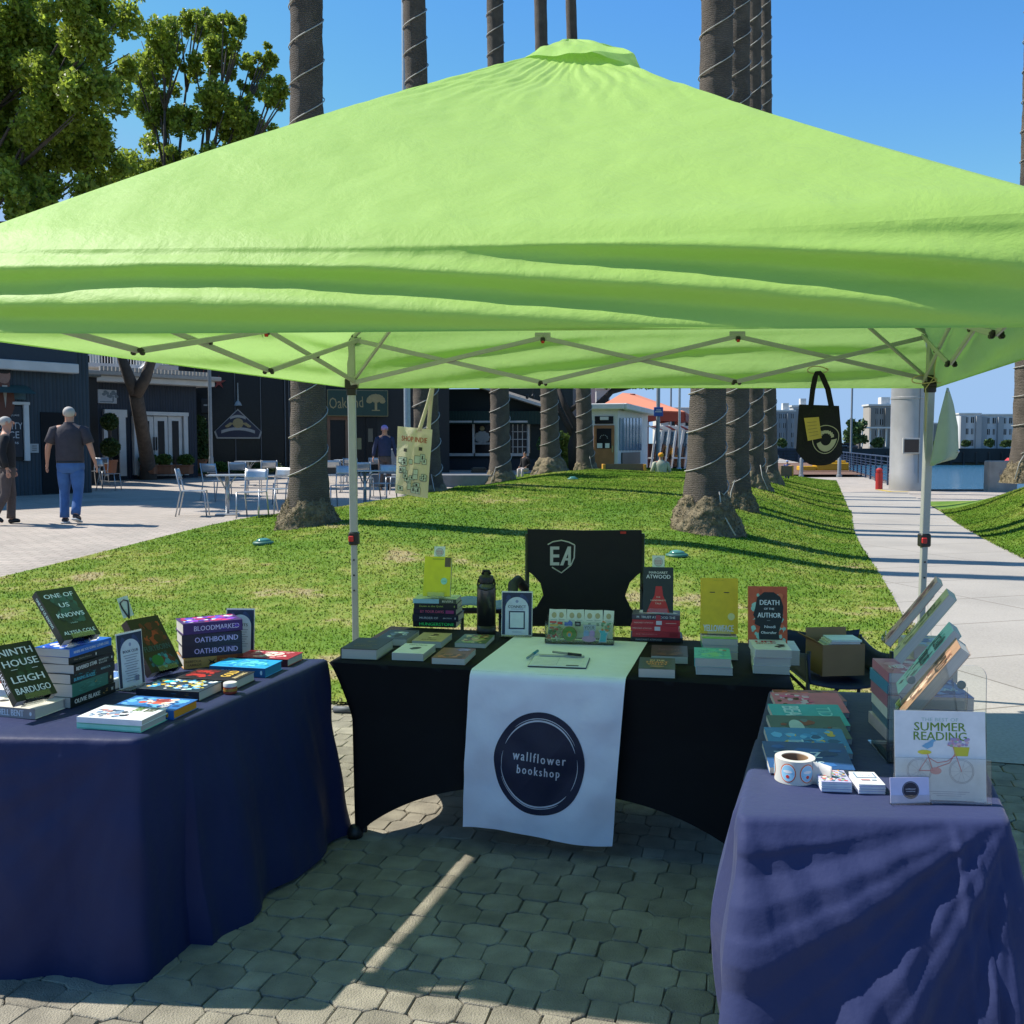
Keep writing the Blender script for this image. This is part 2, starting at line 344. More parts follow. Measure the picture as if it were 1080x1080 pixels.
# grass blades
def blades(name, n, zf, samp, hgt):
    P = []
    while len(P) < n:
        x, y = samp()
        P.append((x, y, zf(x, y)))
    P = np.array(P, np.float32); n = len(P); a = np.random.uniform(0, 2*pi, n); h = hgt*np.random.uniform(.5, 1.4, n)*(1+.03*P[:, 1]); wd = .0025+.0006*P[:, 1]
    V = np.empty((n, 3, 3), np.float32); V[:, 0] = P; V[:, 1] = P; V[:, 2] = P
    V[:, 0, 0] -= np.cos(a)*wd; V[:, 0, 1] -= np.sin(a)*wd; V[:, 1, 0] += np.cos(a)*wd; V[:, 1, 1] += np.sin(a)*wd
    V[:, 2, 2] += h; V[:, 2, 0] += np.random.normal(0, .5, n)*h; V[:, 2, 1] += np.random.normal(0, .5, n)*h
    me = bpy.data.meshes.new(name); me.vertices.add(n*3); me.vertices.foreach_set('co', V.ravel()); me.loops.add(n*3); me.loops.foreach_set('vertex_index', np.arange(n*3, dtype=np.int32))
    me.polygons.add(n); me.polygons.foreach_set('loop_start', np.arange(0, n*3, 3, dtype=np.int32)); me.materials.append(M_blade); me.update(calc_edges=True)
    me.normals_split_custom_set_from_vertices([(0, 0, 1)]*(n*3))
    o = bpy.data.objects.new(name, me); COL.objects.link(o)
    return tag(o, 'short green turf grass blades covering the lawn around the palms', 'grass', kind='stuff')
def samp_l():
    while 1:
        y = 5.2+41*(random.random()**2.3); t = random.random(); a, b = xl(y), xr(y); x = a+(b-a)*t
        if y > yfront(x)+.03 and abs(x) < .56*y+.5 and (y < 9.5 or x > -y*.6) and x < b-.05+.05*random.random(): return x, y
def samp_r():
    while 1:
        y = 10+15*random.random(); x = xr2(y)+7*random.random()
        if x < .56*y: return x, y
blades('grass', 300000, lawn_z, samp_l, .014)
g2 = blades('grass', 30000, lawn2_z, samp_r, .014); g2['label'] = 'short turf grass blades on the small mound right of the path'
# weeds along the edges of path and paving
wl = []
for _ in range(150):
    if random.random() < .5: y = random.uniform(5.2, 9); c = (xr(y)-.04, y, .01)
    else: x = random.uniform(-2.5, 2.4); c = (x, yfront(x)-.02, .0)
    wl += [(c[0]+random.gauss(0, .05), c[1]+random.gauss(0, .03), c[2]+abs(random.gauss(0, .018))) for _ in range(25)]
tag(leafcloud('weeds', wl, .03, pm('dry_weed', (.2, .2, .06), .8, island=.4)), 'dry weeds growing along the edge between paving and lawn', 'weeds', kind='stuff')
# ---- booth pavers: real bevelled stones over sandy joints
def pavers():
    mt = pm('paver_stone', (.285, .255, .19), .9, var=.3, vs=9, bump=.55, bs=170, island=.2)
    b = MB(); PX, PY = .236, .1165; ca, sa = cos(-BA), sin(-BA)
    def stone(cx, cy, hx, hy, ch):
        j = lambda: random.uniform(-.004, .004); z0 = -.03; z1 = random.uniform(-.002, .002); tl = random.uniform(-.006, .006)
        o = [(-hx, -hy+ch), (-hx, hy-ch), (-hx+ch, hy), (hx-ch, hy), (hx, hy-ch), (hx, -hy+ch), (hx-ch, -hy), (-hx+ch, -hy)]
        o = [(p+j(), q+j()) for p, q in o]; vs = []
        for sc, z in ((1, z0), (1, z1-.006), (.985, z1-.0025), (.94, z1)):
            for p, q in o:
                x, y = cx+p*sc, cy+q*sc; vs.append((x*ca-y*sa, x*sa+y*ca, z+tl*p*4))
        fs = [(k*8+i, k*8+(i+1) % 8, (k+1)*8+(i+1) % 8, (k+1)*8+i) for k in range(3) for i in range(8)]+[tuple(24+i for i in range(8))]
        b.add(vs, fs, mt)
    for r in range(-6, 62):
        for c in range(-32, 20):
            cx = c*PX+(PX/2 if r % 2 else 0); cy = r*PY+.8
            x, y = cx*ca-cy*sa, cx*sa+cy*ca
            if y > yfront(x)-.02 or y < .6 or abs(x) > .62*y+1.5 or x > xr(max(5, y))+2.5: continue
            stone(cx, cy, .0745, .0655, .025)
            cy2 = cy; cx2 = cx+PX/2; stone(cx2, cy2, .0418, .0488, .004)
    o = b.build('paving', recalc=False); tag(o, kind='structure')
    s = MB(); s.add([(-6, -3, -.012), (6, -3, -.012), (6, 4.35, -.012), (2.3, 5.36, -.012), (-6, 7.6, -.012)], [(0, 1, 2, 3, 4)], M_dirt); tag(s.build('paving_joints'), kind='structure')
pavers()
# ---- water and far shore
def water():
    m = bpy.data.materials.new('harbour_water'); m.use_nodes = True; N = m.node_tree.nodes; L = m.node_tree.links; b = N['Principled BSDF']
    b.inputs['Base Color'].default_value = (.025, .10, .17, 1); b.inputs['Roughness'].default_value = .12; b.inputs['IOR'].default_value = 1.33
    tc = N.new('ShaderNodeTexCoord'); mp = N.new('ShaderNodeMapping'); mp.inputs['Scale'].default_value = (.6, 1.6, 1); L.new(tc.outputs['Object'], mp.inputs[0])
    no = N.new('ShaderNodeTexNoise'); no.inputs['Scale'].default_value = 1.4; no.inputs['Detail'].default_value = 6; L.new(mp.outputs[0], no.inputs[0])
    bp = N.new('ShaderNodeBump'); bp.inputs['Strength'].default_value = 1; bp.inputs['Distance'].default_value = .35; L.new(no.outputs[0], bp.inputs['Height']); L.new(bp.outputs[0], b.inputs['Normal'])
    o = MB(); o.add([(-400, 30, -2), (900, 30, -2), (900, 400, -2), (-400, 400, -2)], [(0, 1, 2, 3)], m); tag(o.build('water'), kind='structure')
water()
fs = MB(); fs.box((200, 1190, -.8), (3200, 2000, 3.0), pm('far_land', (.12, .12, .08), .9, var=.3, vs=.05)); tag(fs.build('far_shore'), kind='structure')
fq = MB(); fq.box((200, 189.4, -.2), (900, .8, 2.6), pm('far_quay', (.035, .032, .03), .9, var=.4, vs=.2))
for i in range(90): fq.box((20+i*2.4, 188.9, -.8), (.35, .3, 2.4), pm('far_quay', (.035, .032, .03)))
tag(fq.build('far_quay_wall'), kind='structure')

# ================================================================== PALMS
def bark_mat():
    m = pm('palm_bark', (.17, .138, .108), .92, var=.3, vs=3.5, bump=1.0, bs=38); N = m.node_tree.nodes; L = m.node_tree.links; tc = [n for n in N if n.type == 'TEX_COORD'][0]; bp = [n for n in N if n.type == 'BUMP'][0]
    wv = N.new('ShaderNodeTexWave'); wv.bands_direction = 'Z'; wv.inputs['Scale'].default_value = 11; wv.inputs['Distortion'].default_value = 9; wv.inputs['Detail'].default_value = 5; wv.inputs['Detail Scale'].default_value = 2.5; wv.inputs['Detail Roughness'].default_value = .7; L.new(tc.outputs['Object'], wv.inputs[0])
    nz = [n for n in N if n.type == 'TEX_NOISE'][1]; ad = N.new('ShaderNodeMath'); ad.operation = 'MULTIPLY_ADD'; ad.inputs[1].default_value = .7; L.new(wv.outputs[1], ad.inputs[0]); L.new(nz.outputs[0], ad.inputs[2]); L.new(ad.outputs[0], bp.inputs['Height']); bp.inputs['Distance'].default_value = .03
    b = N['Principled BSDF']; hv = [n for n in N if n.type == 'HUE_SAT'][0]; mr = N.new('ShaderNodeMapRange'); mr.inputs[3].default_value = .72; mr.inputs[4].default_value = 1.12; L.new(wv.outputs[1], mr.inputs[0]); h2 = N.new('ShaderNodeHueSaturation'); L.new(mr.outputs[0], h2.inputs['Value']); L.new(hv.outputs[0], h2.inputs['Color']); L.new(h2.outputs[0], b.inputs['Base Color']); return m
M_bark = bark_mat()
M_root = pm('palm_root', (.18, .145, .085), .95, var=.55, vs=9, bump=1.0, bs=55)
M_fib = pm('root_fibre', (.22, .175, .10), .9, island=.5, trans=.1)
M_cable = pm('white_cable', (.42, .40, .36), .6, var=.2)
M_frond = pm('palm_frond', (.075, .12, .035), .6, trans=.25, island=.25)
def frond_mesh():
    b = MB()
    for k in range(30):
        az = k*2.39996; el = 1.2-1.9*(k/30); L = 2.3; pts = []
        for i in range(9):
            t = i/8; e = el-1.3*t*t; pts.append((pts[-1][0]+L/8*cos(e), pts[-1][1]+L/8*sin(e)) if pts else (.1, 0))
        ca, sa = cos(az), sin(az)
        for i in range(1, 9):
            for s in (-1, 1):
                for h in range(3):
                    t = (i-1+h/3)/8; r0, z0 = pts[i-1]; r1, z1 = pts[i]; r = lerp(r0, r1, h/3); z = lerp(z0, z1, h/3); ln = .65*sin(pi*min(1, t+.12))+.12
                    base = Vector((r*ca, r*sa, z)); side = Vector((-sa*s, ca*s, -.35)); fw = Vector((ca*.6, sa*.6, 0)); d = (side+fw).normalized()
                    b.add([base, base+Vector((ca, sa, 0))*.05, base+d*ln], [(0, 1, 2)], M_frond)
    return b
_fr = None
def d_near(y): return y < 21
def palm(x, y, r0, rt, lean, label, top=21, root=1.0, group='palm trees wrapped in white light cable', base=None, phase=0, turns=1.75, flare=2.1, tail=True):
    """tapering ringed trunk; lean = (dx,dy) at the top"""
    global _fr
    z0 = (base if base is not None else lawn_z(x, y))-.06; r = random.Random(int(x*100))
    t = thing('palm_tree', label, 'palm tree', (x, y, z0), 0, group)
    def cx(z): k = z/top; return lean[0]*k, lean[1]*k
    def rad(z): return (r0*(1+(flare-1)*.62*math.exp(-z/.42))-(r0-rt)*min(1, z/9))*(1+.015*sin(z*7+x)) 
    b = MB(); n = 28; zs = [0]; 
    while zs[-1] < top: zs.append(zs[-1]+(.045 if zs[-1] < 9 else .2)*r.uniform(.7, 1.3))
    def fn(u, v):
        i = round(v*(len(zs)-1)); z = zs[i]; a = 2*pi*u; c = cx(z); rr = rad(z)*(1+(.005 if i % 2 else -.005))+.012*noise.noise(Vector((cos(a)*2, sin(a)*2, z*5+x)))*(1 if z < 9 else 0)
        return (c[0]+rr*cos(a), c[1]+rr*sin(a), z)
    b.grid(fn, n, len(zs)-1, M_bark); b.build('trunk', t, smooth=True, recalc=False)
    rb = MB(); R = r0*flare*1.03
    def rf(u, v):
        a = 2*pi*u; z = v*.56*root; k = sqrt(max(0, 1-v**2.4)); k = 1-v; q = R*(.50+.50*k**.75)*(1+.16*noise.noise(Vector((cos(a)*1.8, sin(a)*1.8, z*3+y)))+.10*noise.noise(Vector((cos(a)*6, sin(a)*6, z*9+y)))+.05*noise.noise(Vector((cos(a)*17, sin(a)*17, z*30+y))))
        return (q*cos(a)+cx(z)[0], q*sin(a), z-.06)
    rb.grid(rf, 90, 26, M_root); rb.build('root_ball', t, smooth=True, recalc=False)
    if d_near(y): 
        P = []
        for _ in range(2600):
            q = rf(random.random(), random.random()*.97); P.append((q[0]*1.01, q[1]*1.01, q[2]+.005))
        leafcloud('root_fibres', P, .05, M_fib, t, asp=.18)
    cb = MB(); pts = []
    N = int(9*30); H0 = .62; 
    for i in range(int(top*turns*18)):
        z = H0+i/18/turns; a = 2*pi*(z-H0)*turns/1.0+phase
        if z > top*.7: break
        c = cx(z); rr = rad(z)*1.03+.012; z2 = z+.0
        pts.append((c[0]+rr*cos(a), c[1]+rr*sin(a), z2+.10*sin(a+.6)))
    cb.tube(pts, .0085 if y < 22 else .012, M_cable, 5)
    if tail:
        a = phase; p0 = Vector(pts[0]); cb.tube([p0, p0+Vector((-.1*cos(a)-.02, -.08, .05)), Vector((rad(.5)*1.05*cos(a-.15), rad(.5)*1.05*sin(a-.15)-.05, .35)), Vector((R*1.03*cos(a-.1), R*1.03*sin(a-.1)-.06, .02))], .0105, M_cable, 5)
    cb.build('light_cable', t, smooth=True)
    f = MB() if _fr is None else None
    if _fr is None: f = frond_mesh(); o = f.build('crown', t, recalc=False); _fr = o.data
    else: o = bpy.data.objects.new('crown', _fr); COL.objects.link(o); o.parent = t
    o.location = (lean[0], lean[1], top-.1); o.rotation_euler = (0, 0, r.uniform(0, 6))
    return t
def palm_px(bx, by, tx, d, wlow, wtop, **k):
    """bx,by base pixel; tx pixel of the trunk at the top edge of the photo"""
    B = W(bx, by, d); T = W(tx, 0, d); top = k.pop('top', 21); s = (T.x-B.x)/max(.1, T.z-B.z)*top
    return palm(B.x, d, wlow/2*d/F, wtop/2*d/F, (s, 0), base=(B.z if k.pop('usez', False) else None), top=top, **k)
palm_px(326, 566, 323, 15.2, 38, 32, label='thick palm trunk standing alone left of the front left canopy pole', phase=.6, flare=1.85)
palm_px(452, 524, 437, 22, 27, 23, label='palm trunk standing directly behind the cream tote bag', phase=-1, flare=1.9)
palm_px(528, 508, 522, 30, 21, 17, label='palm trunk left of the small seated figure, in front of the restaurant window', phase=-2, flare=1.9)
palm_px(581, 502, 570, 35, 20, 13, label='palm trunk with a mossy bulging base, in front of the ivy bush', phase=-2.4, flare=2.2, root=1.3)
palm_px(618, 499, 602, 38, 18, 11, label='palm trunk just left of the kiosk with the orange-brown door', phase=-1, flare=1.6)
palm_px(743, 568, 757, 15, 40, 31, label='largest palm trunk with a wide root ball, left of the black tote bag', phase=-.9, flare=2.05, root=1.15)
palm_px(776, 537, 778, 19, 27, 25, label='palm trunk right behind the trunk with the wide root ball', phase=-2, flare=1.7)
palm_px(795, 517, 795, 25, 21, 15, label='third palm trunk back in the right-hand row', phase=-1, flare=1.9)
palm_px(811, 507, 807, 31, 18, 12, label='farthest palm trunk of the right-hand row, nearest the black tote bag', phase=-2, flare=1.7)
palm_px(1087, 503, 1096, 20, 36, 26, label='palm trunk cut by the right edge of the picture, beside the water', phase=-2.5, usez=True, flare=1.6)
# ================================================================== LEAFY TREES
M_leaf = pm('tree_leaf', (.29, .37, .045), .45, trans=.55, island=.5, spec=.5)
M_tbark = pm('tree_bark', (.085, .068, .055), .9, var=.3, vs=6, bump=.8, bs=30)
def lobes_tree(name, lobes, d, base, forks, label, cat='tree', leaf=.17, dens=900, rdepth=1.2, tr=.22, limbs=None):
    t = thing(name, label, cat, base); B = Vector(base); b = MB(); pts = []; Wp = []
    for px, py, rp in lobes:
        dd = d+random.uniform(-rdepth, rdepth); c = W(px, py, dd)-B; R = rp*d/F; Wp.append((c, R))
        for _ in range(26):
            q = np.random.normal(size=3); q /= np.linalg.norm(q); cc = np.array(c)+q*R*random.uniform(.2, 1.05); rr = R*random.uniform(.14, .34)
            pts.append(blob_pts(cc, (rr, rr, rr*1.15), int(dens*(rr/.5)**2/9*3.4)+25, .6))
    fork = Vector(forks[0])-B; b.tube([Vector((0, 0, -.2)), Vector((.02, 0, .5)), fork*.5+Vector((.05, 0, 0)), fork], [tr*1.35, tr*1.05, tr*.9, tr*.85], M_tbark, 12)
    ends = [fork]
    if limbs:
        ends = []
        for path in limbs:
            P = [fork]+[W(x, y, d-.3)-B for x, y in path]; b.tube(P, [lerp(tr*.8, tr*.4, i/(len(P)-1)) for i in range(len(P))], M_tbark, 10); ends.append(P[-1])
    for c, R in Wp:
        e = min(ends, key=lambda q: (q-c).length); mid = (e+c)/2+Vector((random.uniform(-.3, .3), random.uniform(-.3, .3), -.4)); b.tube([e, e.lerp(mid, .5)+Vector((0, 0, -.05)), mid, c+Vector((0, 0, R*.5))], [tr*.4, tr*.3, tr*.2, .015], M_tbark, 7)
        for _ in range(4):
            q = np.random.normal(size=3); q /= np.linalg.norm(q); b.tube([mid.lerp(c, .5), c+Vector(q)*R*.8], [.04, .01], M_tbark, 5)
    b.build('trunk', t, smooth=True); leafcloud('crown', np.concatenate(pts), leaf, M_leaf, t); return t
g1 = Vector((-15.5, 25, .4)); g2_ = GP(156, 506)
lobes_tree('leafy_tree', [(25, 30, 68), (95, 20, 55), (70, 95, 62), (-10, 110, 80), (10, 185, 60), (95, 165, 48), (45, 225, 45), (-80, 60, 80), (-90, 170, 70)], 24, g1, [g1+Vector((.3, 0, 4))],
           'big leafy tree with dense yellow-green crown filling the top left corner', dens=2300, leaf=.135)
tr2 = lobes_tree('leafy_tree', [(175, 48, 30), (172, 115, 32), (190, 165, 34), (225, 60, 27), (243, 30, 20), (228, 115, 34), (262, 130, 30), (288, 98, 20), (283, 60, 12), (205, 25, 22), (265, 75, 20), (150, 80, 30), (150, 200, 40), (255, 165, 24), (215, 185, 28)], 30.5, g2_, [W(143.5, 416, 30.3)],
           'leafy tree with a forked grey trunk in front of the navy shop with white doors', dens=2300, leaf=.13, tr=.24, limbs=[[(136, 398), (130, 382), (118, 340), (112, 300)], [(153, 400), (159, 382), (170, 340), (190, 290)]])
# ================================================================== BUILDINGS
class Fac:
    """vertical facade plane through two ground points given as (pixel x, depth)"""
    def __init__(s, px0, d0, px1, d1):
        s.A = W(px0, 470, d0); s.A.z = 0; s.B = W(px1, 470, d1); s.B.z = 0; s.X = (s.B-s.A).normalized(); s.L = (s.B-s.A).length
        s.n = Vector((s.X.y, -s.X.x, 0)); s.M = basis(s.X, Vector((0, 0, 1)), s.n, s.A)   # local x along, y up, z out towards the viewer
    def uv(s, px, py):
        d = ray(px, py); o = Vector((0, 0, H)); t = (s.A-o).dot(s.n)/d.dot(s.n); p = o+d*t; return (p-s.A).dot(s.X), p.z
    def rect(s, b, x0, y0, x1, y1, z0, z1, mat, bev=0):
        u0, a = s.uv(x0, (y0+y1)/2); u1, _ = s.uv(x1, (y0+y1)/2); xm = (x0+x1)/2; _, t = s.uv(xm, y0); _, m = s.uv(xm, y1)
        b.box(((u0+u1)/2, (t+m)/2, (z0+z1)/2), (abs(u1-u0), abs(t-m), z1-z0), mat, bev); return (u0, u1, m, t)
def boards(name, c, w_=.16):
    m = bpy.data.materials.new(name); m.use_nodes = True; N = m.node_tree.nodes; L = m.node_tree.links; b = N['Principled BSDF']; b.inputs['Roughness'].default_value = .6
    tc = N.new('ShaderNodeTexCoord'); wv = N.new('ShaderNodeTexWave'); wv.bands_direction = 'X'; wv.inputs['Scale'].default_value = 1/w_/6.283*pi; L.new(tc.outputs['Object'], wv.inputs[0])
    no = N.new('ShaderNodeTexNoise'); no.inputs['Scale'].default_value = 1.5; no.inputs['Detail'].default_value = 6; mp = N.new('ShaderNodeMapping'); mp.inputs['Scale'].default_value = (4, .6, 4); L.new(tc.outputs['Object'], mp.inputs[0]); L.new(mp.outputs[0], no.inputs[0])
    cr = N.new('ShaderNodeMapRange'); cr.inputs[1].default_value = .0; cr.inputs[2].default_value = .12; cr.inputs[3].default_value = .35; cr.inputs[4].default_value = 1; L.new(wv.outputs[1], cr.inputs[0])
    mu = N.new('ShaderNodeMath'); mu.operation = 'MULTIPLY'; L.new(cr.outputs[0], mu.inputs[0]); mr = N.new('ShaderNodeMapRange'); mr.inputs[3].default_value = .5; mr.inputs[4].default_value = 1.5; L.new(no.outputs[0], mr.inputs[0]); L.new(mr.outputs[0], mu.inputs[1])
    hv = N.new('ShaderNodeHueSaturation'); hv.inputs['Color'].default_value = (*c, 1); L.new(mu.outputs[0], hv.inputs['Value']); L.new(hv.outputs[0], b.inputs['Base Color'])
    bp = N.new('ShaderNodeBump'); bp.inputs['Strength'].default_value = .6; bp.inputs['Distance'].default_value = .02; L.new(wv.outputs[1], bp.inputs['Height']); L.new(bp.outputs[0], b.inputs['Normal']); return m
M_teal = boards('teal_boards', (.020, .040, .056)); M_navyb = boards('navy_boards', (.015, .024, .042)); M_black = pm('black_paint', (.012, .014, .016), .6)
M_white = pm('white_trim', (.62, .61, .58), .6, var=.1, vs=3); M_cream = pm('cream_render', (.55, .52, .46), .8, var=.12, vs=1.5)
M_dglass = pm('dark_glass', (.008, .010, .013), .22, spec=.25, var=.3); M_alu = pm('brushed_aluminium', (.46, .48, .50), .35, metal=.6, var=.08)
M_terra = pm('terracotta', (.30, .125, .065), .85, var=.2, vs=5, bump=.2); M_brown = pm('stained_door_wood', (.30, .12, .04), .5, var=.2, vs=4)
M_hedge = pm('hedge_leaf', (.045, .085, .016), .6, trans=.2, island=.45); M_hedgeb = pm('bright_hedge_leaf', (.085, .15, .02), .6, trans=.25, island=.4)
def bld(name, fac, label): 
    return thing(name, label, 'building', M=fac.M)
GL = .42
# --- A teal storefront
A = Fac(-6, 24.6, 96, 26.6); a = bld('storefront_building', A, 'dark teal boarded storefront with white upper band behind the walking man')
b = MB(); b.box((A.L/2-8, 3.4, -3), (A.L+16, 7, 6), M_teal, .02); b.build('wall', a)
b = MB(); A.rect(b, -60, 380, 77, 390.5, .0, .3, M_white, .02); b.build('cornice', a)
b = MB(); A.rect(b, -60, 300, 75.5, 381, .005, .18, pm('blue_panel', (.02, .036, .055), .6)); b.build('upper_panel', a)
b = MB(); A.rect(b, -40, 423, 29, 426.3, .0, .13, M_white, .01); A.rect(b, 23.5, 426.3, 29, 486, 0, .12, M_white, .01); b.build('window_frame', a)
b = MB(); b.mats = []; r_ = A.rect(b, -40, 426, 23.5, 486, .0, .05, M_dglass)
b.build('window', a)
b = MB(); A.rect(b, -22, 428, 22, 482, .055, .075, pm('poster_navy', (.012, .015, .025), .5)); wt = pm('poster_white', (.5, .5, .5), .6)
for tx, cx_, cy_, wd_ in (('SECURITY', 4, 449, 36), ('OFFICE', 3, 458.5, 31), ('JACK LONDON SQUARE', 2, 438, 33), ('510 208 4646', 4, 467, 28)):
    u, v = A.uv(cx_, cy_); b.text(tx, u, v, wd_*24.0/F*1.05, wt, ht=(.17 if wd_ > 29 and tx != 'JACK LONDON SQUARE' else .06), z=.078)
b.build('window_sign', a)
b = MB(); A.rect(b, 43.5, 435, 77, 520, .0, .03, pm('dark_opening', (.006, .006, .007), .9)); b.build('doorway', a)
b = MB(); u0, z0 = A.uv(6, 410); u1, z1 = A.uv(28, 411)
b.add([(u0-2, z0+.1, 0), (u1, z0+.1, 0), (u1, z1-.12, .5), (u0-2, z1-.12, .5), (u0-2, z0-.0, 0), (u1, z0, 0)], [(0, 1, 2, 3), (1, 2, 5), (0, 3, 4)], pm('awning_green', (.04, .09, .085), .7)); A.rect(b, -60, 411, 26, 420, .002, .05, pm('awning_panel', (.06, .12, .14), .6)); b.build('awning', a)
b = MB(); A.rect(b, 31, 468, 40, 477.5, 0, .04, pm('notice_paper', (.42, .42, .40)));
for k in range(3): A.rect(b, 33, 470+k*2.2, 38, 470.8+k*2.2, .04, .045, pm('notice_ink', (.08, .08, .08)))
n_ = b.build('notice'); n_.matrix_world = A.M; tag(n_, 'small white notice fixed to the teal wall left of the walking man', 'notice')
b = MB(); A.rect(b, -14, 375, 7.5, 430, .10, .12, pm('banner_rust', (.13, .06, .045), .7)); A.rect(b, -14, 375, 7.5, 384, .12, .123, pm('banner_grey', (.30, .24, .26), .7))
u, v = A.uv(1.5, 396); b.ball((u, v, .124), (.16, .21, .012), pm('banner_skin', (.30, .17, .13), .7), 16); b.ball((u, v+.16, .13), (.19, .14, .012), pm('banner_hair', (.012, .012, .012), .7), 16); b.ball((u-.02, v-.62, .123), (.27, .45, .012), pm('banner_coat', (.14, .05, .03), .7), 16)
b.add([(u-.06, v-.24, .138), (u+.07, v-.24, .138), (u+.01, v-.8, .138)], [(0, 1, 2)], pm('banner_shirt', (.4, .38, .33)))
n_ = b.build('hanging_banner'); n_.matrix_world = A.M; tag(n_, 'rust-brown hanging banner showing a dark-haired figure, at the left edge', 'banner')
# dark recess block
R_ = Fac(76, 30.5, 104, 31); a = bld('entrance_block', R_, 'black recessed entrance block between the teal storefront and navy shop')
b = MB(); u0, zt = R_.uv(76, 397); b.box((R_.L/2, zt/2, -1.5), (R_.L, zt, 3), M_black); b.build('wall', a)
b = MB(); R_.rect(b, 74, 394.5, 104, 397.3, -.1, .25, pm('grey_fascia', (.13, .15, .14), .7), .01); b.build('roof_edge', a)
# --- B navy shop with french doors
Bf = Fac(97, 33.6, 208, 36.6); a = bld('navy_shop', Bf, 'navy boarded shop with white double doors and a white cornice, behind the forked tree')
_, zt = Bf.uv(150, 405); b = MB(); b.box((Bf.L/2, zt/2, -2.5), (Bf.L, zt, 5), M_navyb); b.build('wall', a)
b = MB(); b.box((Bf.L/2, zt+.09, -2.1), (Bf.L+.8, .2, 5.4), M_white, .02); b.box((Bf.L/2, zt+.26, -2.1), (Bf.L+1.1, .14, 5.8), pm('cornice_grey', (.36, .35, .33), .7), .02)
for k in range(30): b.box((k*Bf.L/29, zt+.4, .75), (.1, .14, .1), pm('cornice_grey', (.36, .35, .33)))
b.build('cornice', a)
def fdoor(parent, x0, x1, y0, y1):
    b = MB(); Bf.rect(b, x0, y0, x1, y1, .03, .09, M_white, .01); f = b.build('door', parent)
    b = MB(); w_ = x1-x0; Bf.rect(b, x0+w_*.26, y0+5, x1-w_*.26, y1-12, .092, .1, M_dglass); b.build('pane', f); return f
b = MB(); Bf.rect(b, 139, 434.5, 196, 438.5, 0, .2, M_white, .01); Bf.rect(b, 191.5, 438.5, 196, 501, 0, .18, M_white, .01); Bf.rect(b, 139, 438.5, 143, 501, 0, .18, M_white, .01); b.build('door_frame', a)
for x0, x1 in ((143.5, 161), (161.5, 176), (176.5, 191)): fdoor(a, x0, x1, 439, 502)
b = MB()
for x in (160, 162.6): Bf.rect(b, x, 461, x+.9, 475, .1, .17, pm('dark_handle', (.03, .03, .03), .4), .01)
b.build('handle', a)
b = MB(); Bf.rect(b, 108, 432, 132, 440, .0, .15, M_white, .01); Bf.rect(b, 108, 440, 112, 502, 0, .14, M_white); Bf.rect(b, 124, 440, 131, 502, 0, .14, M_white); f = b.build('side_window', a)
b = MB(); Bf.rect(b, 112, 440, 124, 502, 0, .08, M_dglass); b.build('pane', f)
b = MB(); r_ = Bf.rect(b, 102, 411, 122, 425.5, .0, .08, pm('sign_white', (.42, .44, .46), .6), .01); gr = pm('sign_grey', (.13, .17, .2)); u, v = Bf.uv(115, 417)
for k in range(9): b.ball((u-.22+.055*k, v+.08*sin(k*1.3)+.03, .082), (.075, .055, .006), gr, 8)
b.box((u+.1, v-.11, .084), (.045, .2, .006), gr); Bf.rect(b, 104, 423.3, 118, 424.2, .08, .085, gr)
n_ = b.build('tree_emblem_sign'); n_.matrix_world = Bf.M; tag(n_, 'small white sign with a grey windswept tree emblem above the white doors', 'sign')
# building with balconies behind
K = Fac(70, 52, 215, 56); a = bld('balcony_building', K, 'pale building with white railings and an outdoor stair above the navy shop roof')
b = MB(); _, zt = K.uv(100, 360); b.box((K.L/2, zt/2, -4), (K.L, zt, 8), M_cream); b.build('wall', a)
b = MB(); K.rect(b, 70, 386, 200, 390, 0, 1.2, M_white); 
for k in range(40): K.rect(b, 78+k*3, 374, 78.7+k*3, 386, 1.1, 1.16, M_white)
K.rect(b, 70, 373, 200, 374.5, 1.08, 1.18, M_white); b.build('balcony', a)
b = MB(); p, q_ = K.uv(133, 402), K.uv(153, 384); b.bar((p[0], p[1], 1.6), (q_[0]+.6, q_[1]+.5, 1.6), .5, M_white, up=(0, 0, 1), ht=1.0); b.build('stair', a)
b = MB()
for k in range(5): K.rect(b, 82+k*24, 375, 94+k*24, 385, .0, .06, M_dglass)
b.build('window', a)
# --- D dark glazed building with crest and green sign
D = Fac(190, 40, 474, 43); a = bld('dark_glazed_building', D, 'tall dark building with black window panels behind the cafe tables')
b = MB(); b.box((D.L/2, 4.5, -4), (D.L, 9, 8), M_black); b.build('wall', a)
for x0, x1 in ((196, 205), (207, 222), (224, 247), (249, 274), (276, 299), (301, 304), (306, 343)):
    b = MB(); D.rect(b, x0, 380, x1, 488, .0, .05, M_dglass); b.build('window', a)
b = MB()
for x in (206, 248, 275, 300.5, 304.8): D.rect(b, x-.5, 375, x+.5, 492, 0, .11, pm('mullion', (.10, .11, .12), .5))
b.build('mullion', a)
b = MB(); wf = pm('door_surround', (.22, .115, .065), .6)
D.rect(b, 345, 438, 348, 500, 0, .15, wf); D.rect(b, 364, 438, 367, 500, 0, .15, wf); D.rect(b, 348, 438, 364, 443, 0, .15, wf); D.rect(b, 348, 486, 364, 500, 0, .12, wf); f = b.build('door_frame', a)
b = MB(); D.rect(b, 348, 443, 364, 486, .0, .04, M_dglass); b.build('pane', f)
b = MB(); D.rect(b, 369, 440, 384, 497, 0, .05, M_dglass); D.rect(b, 386, 440, 398, 497, 0, .05, M_dglass); b.build('door', a)
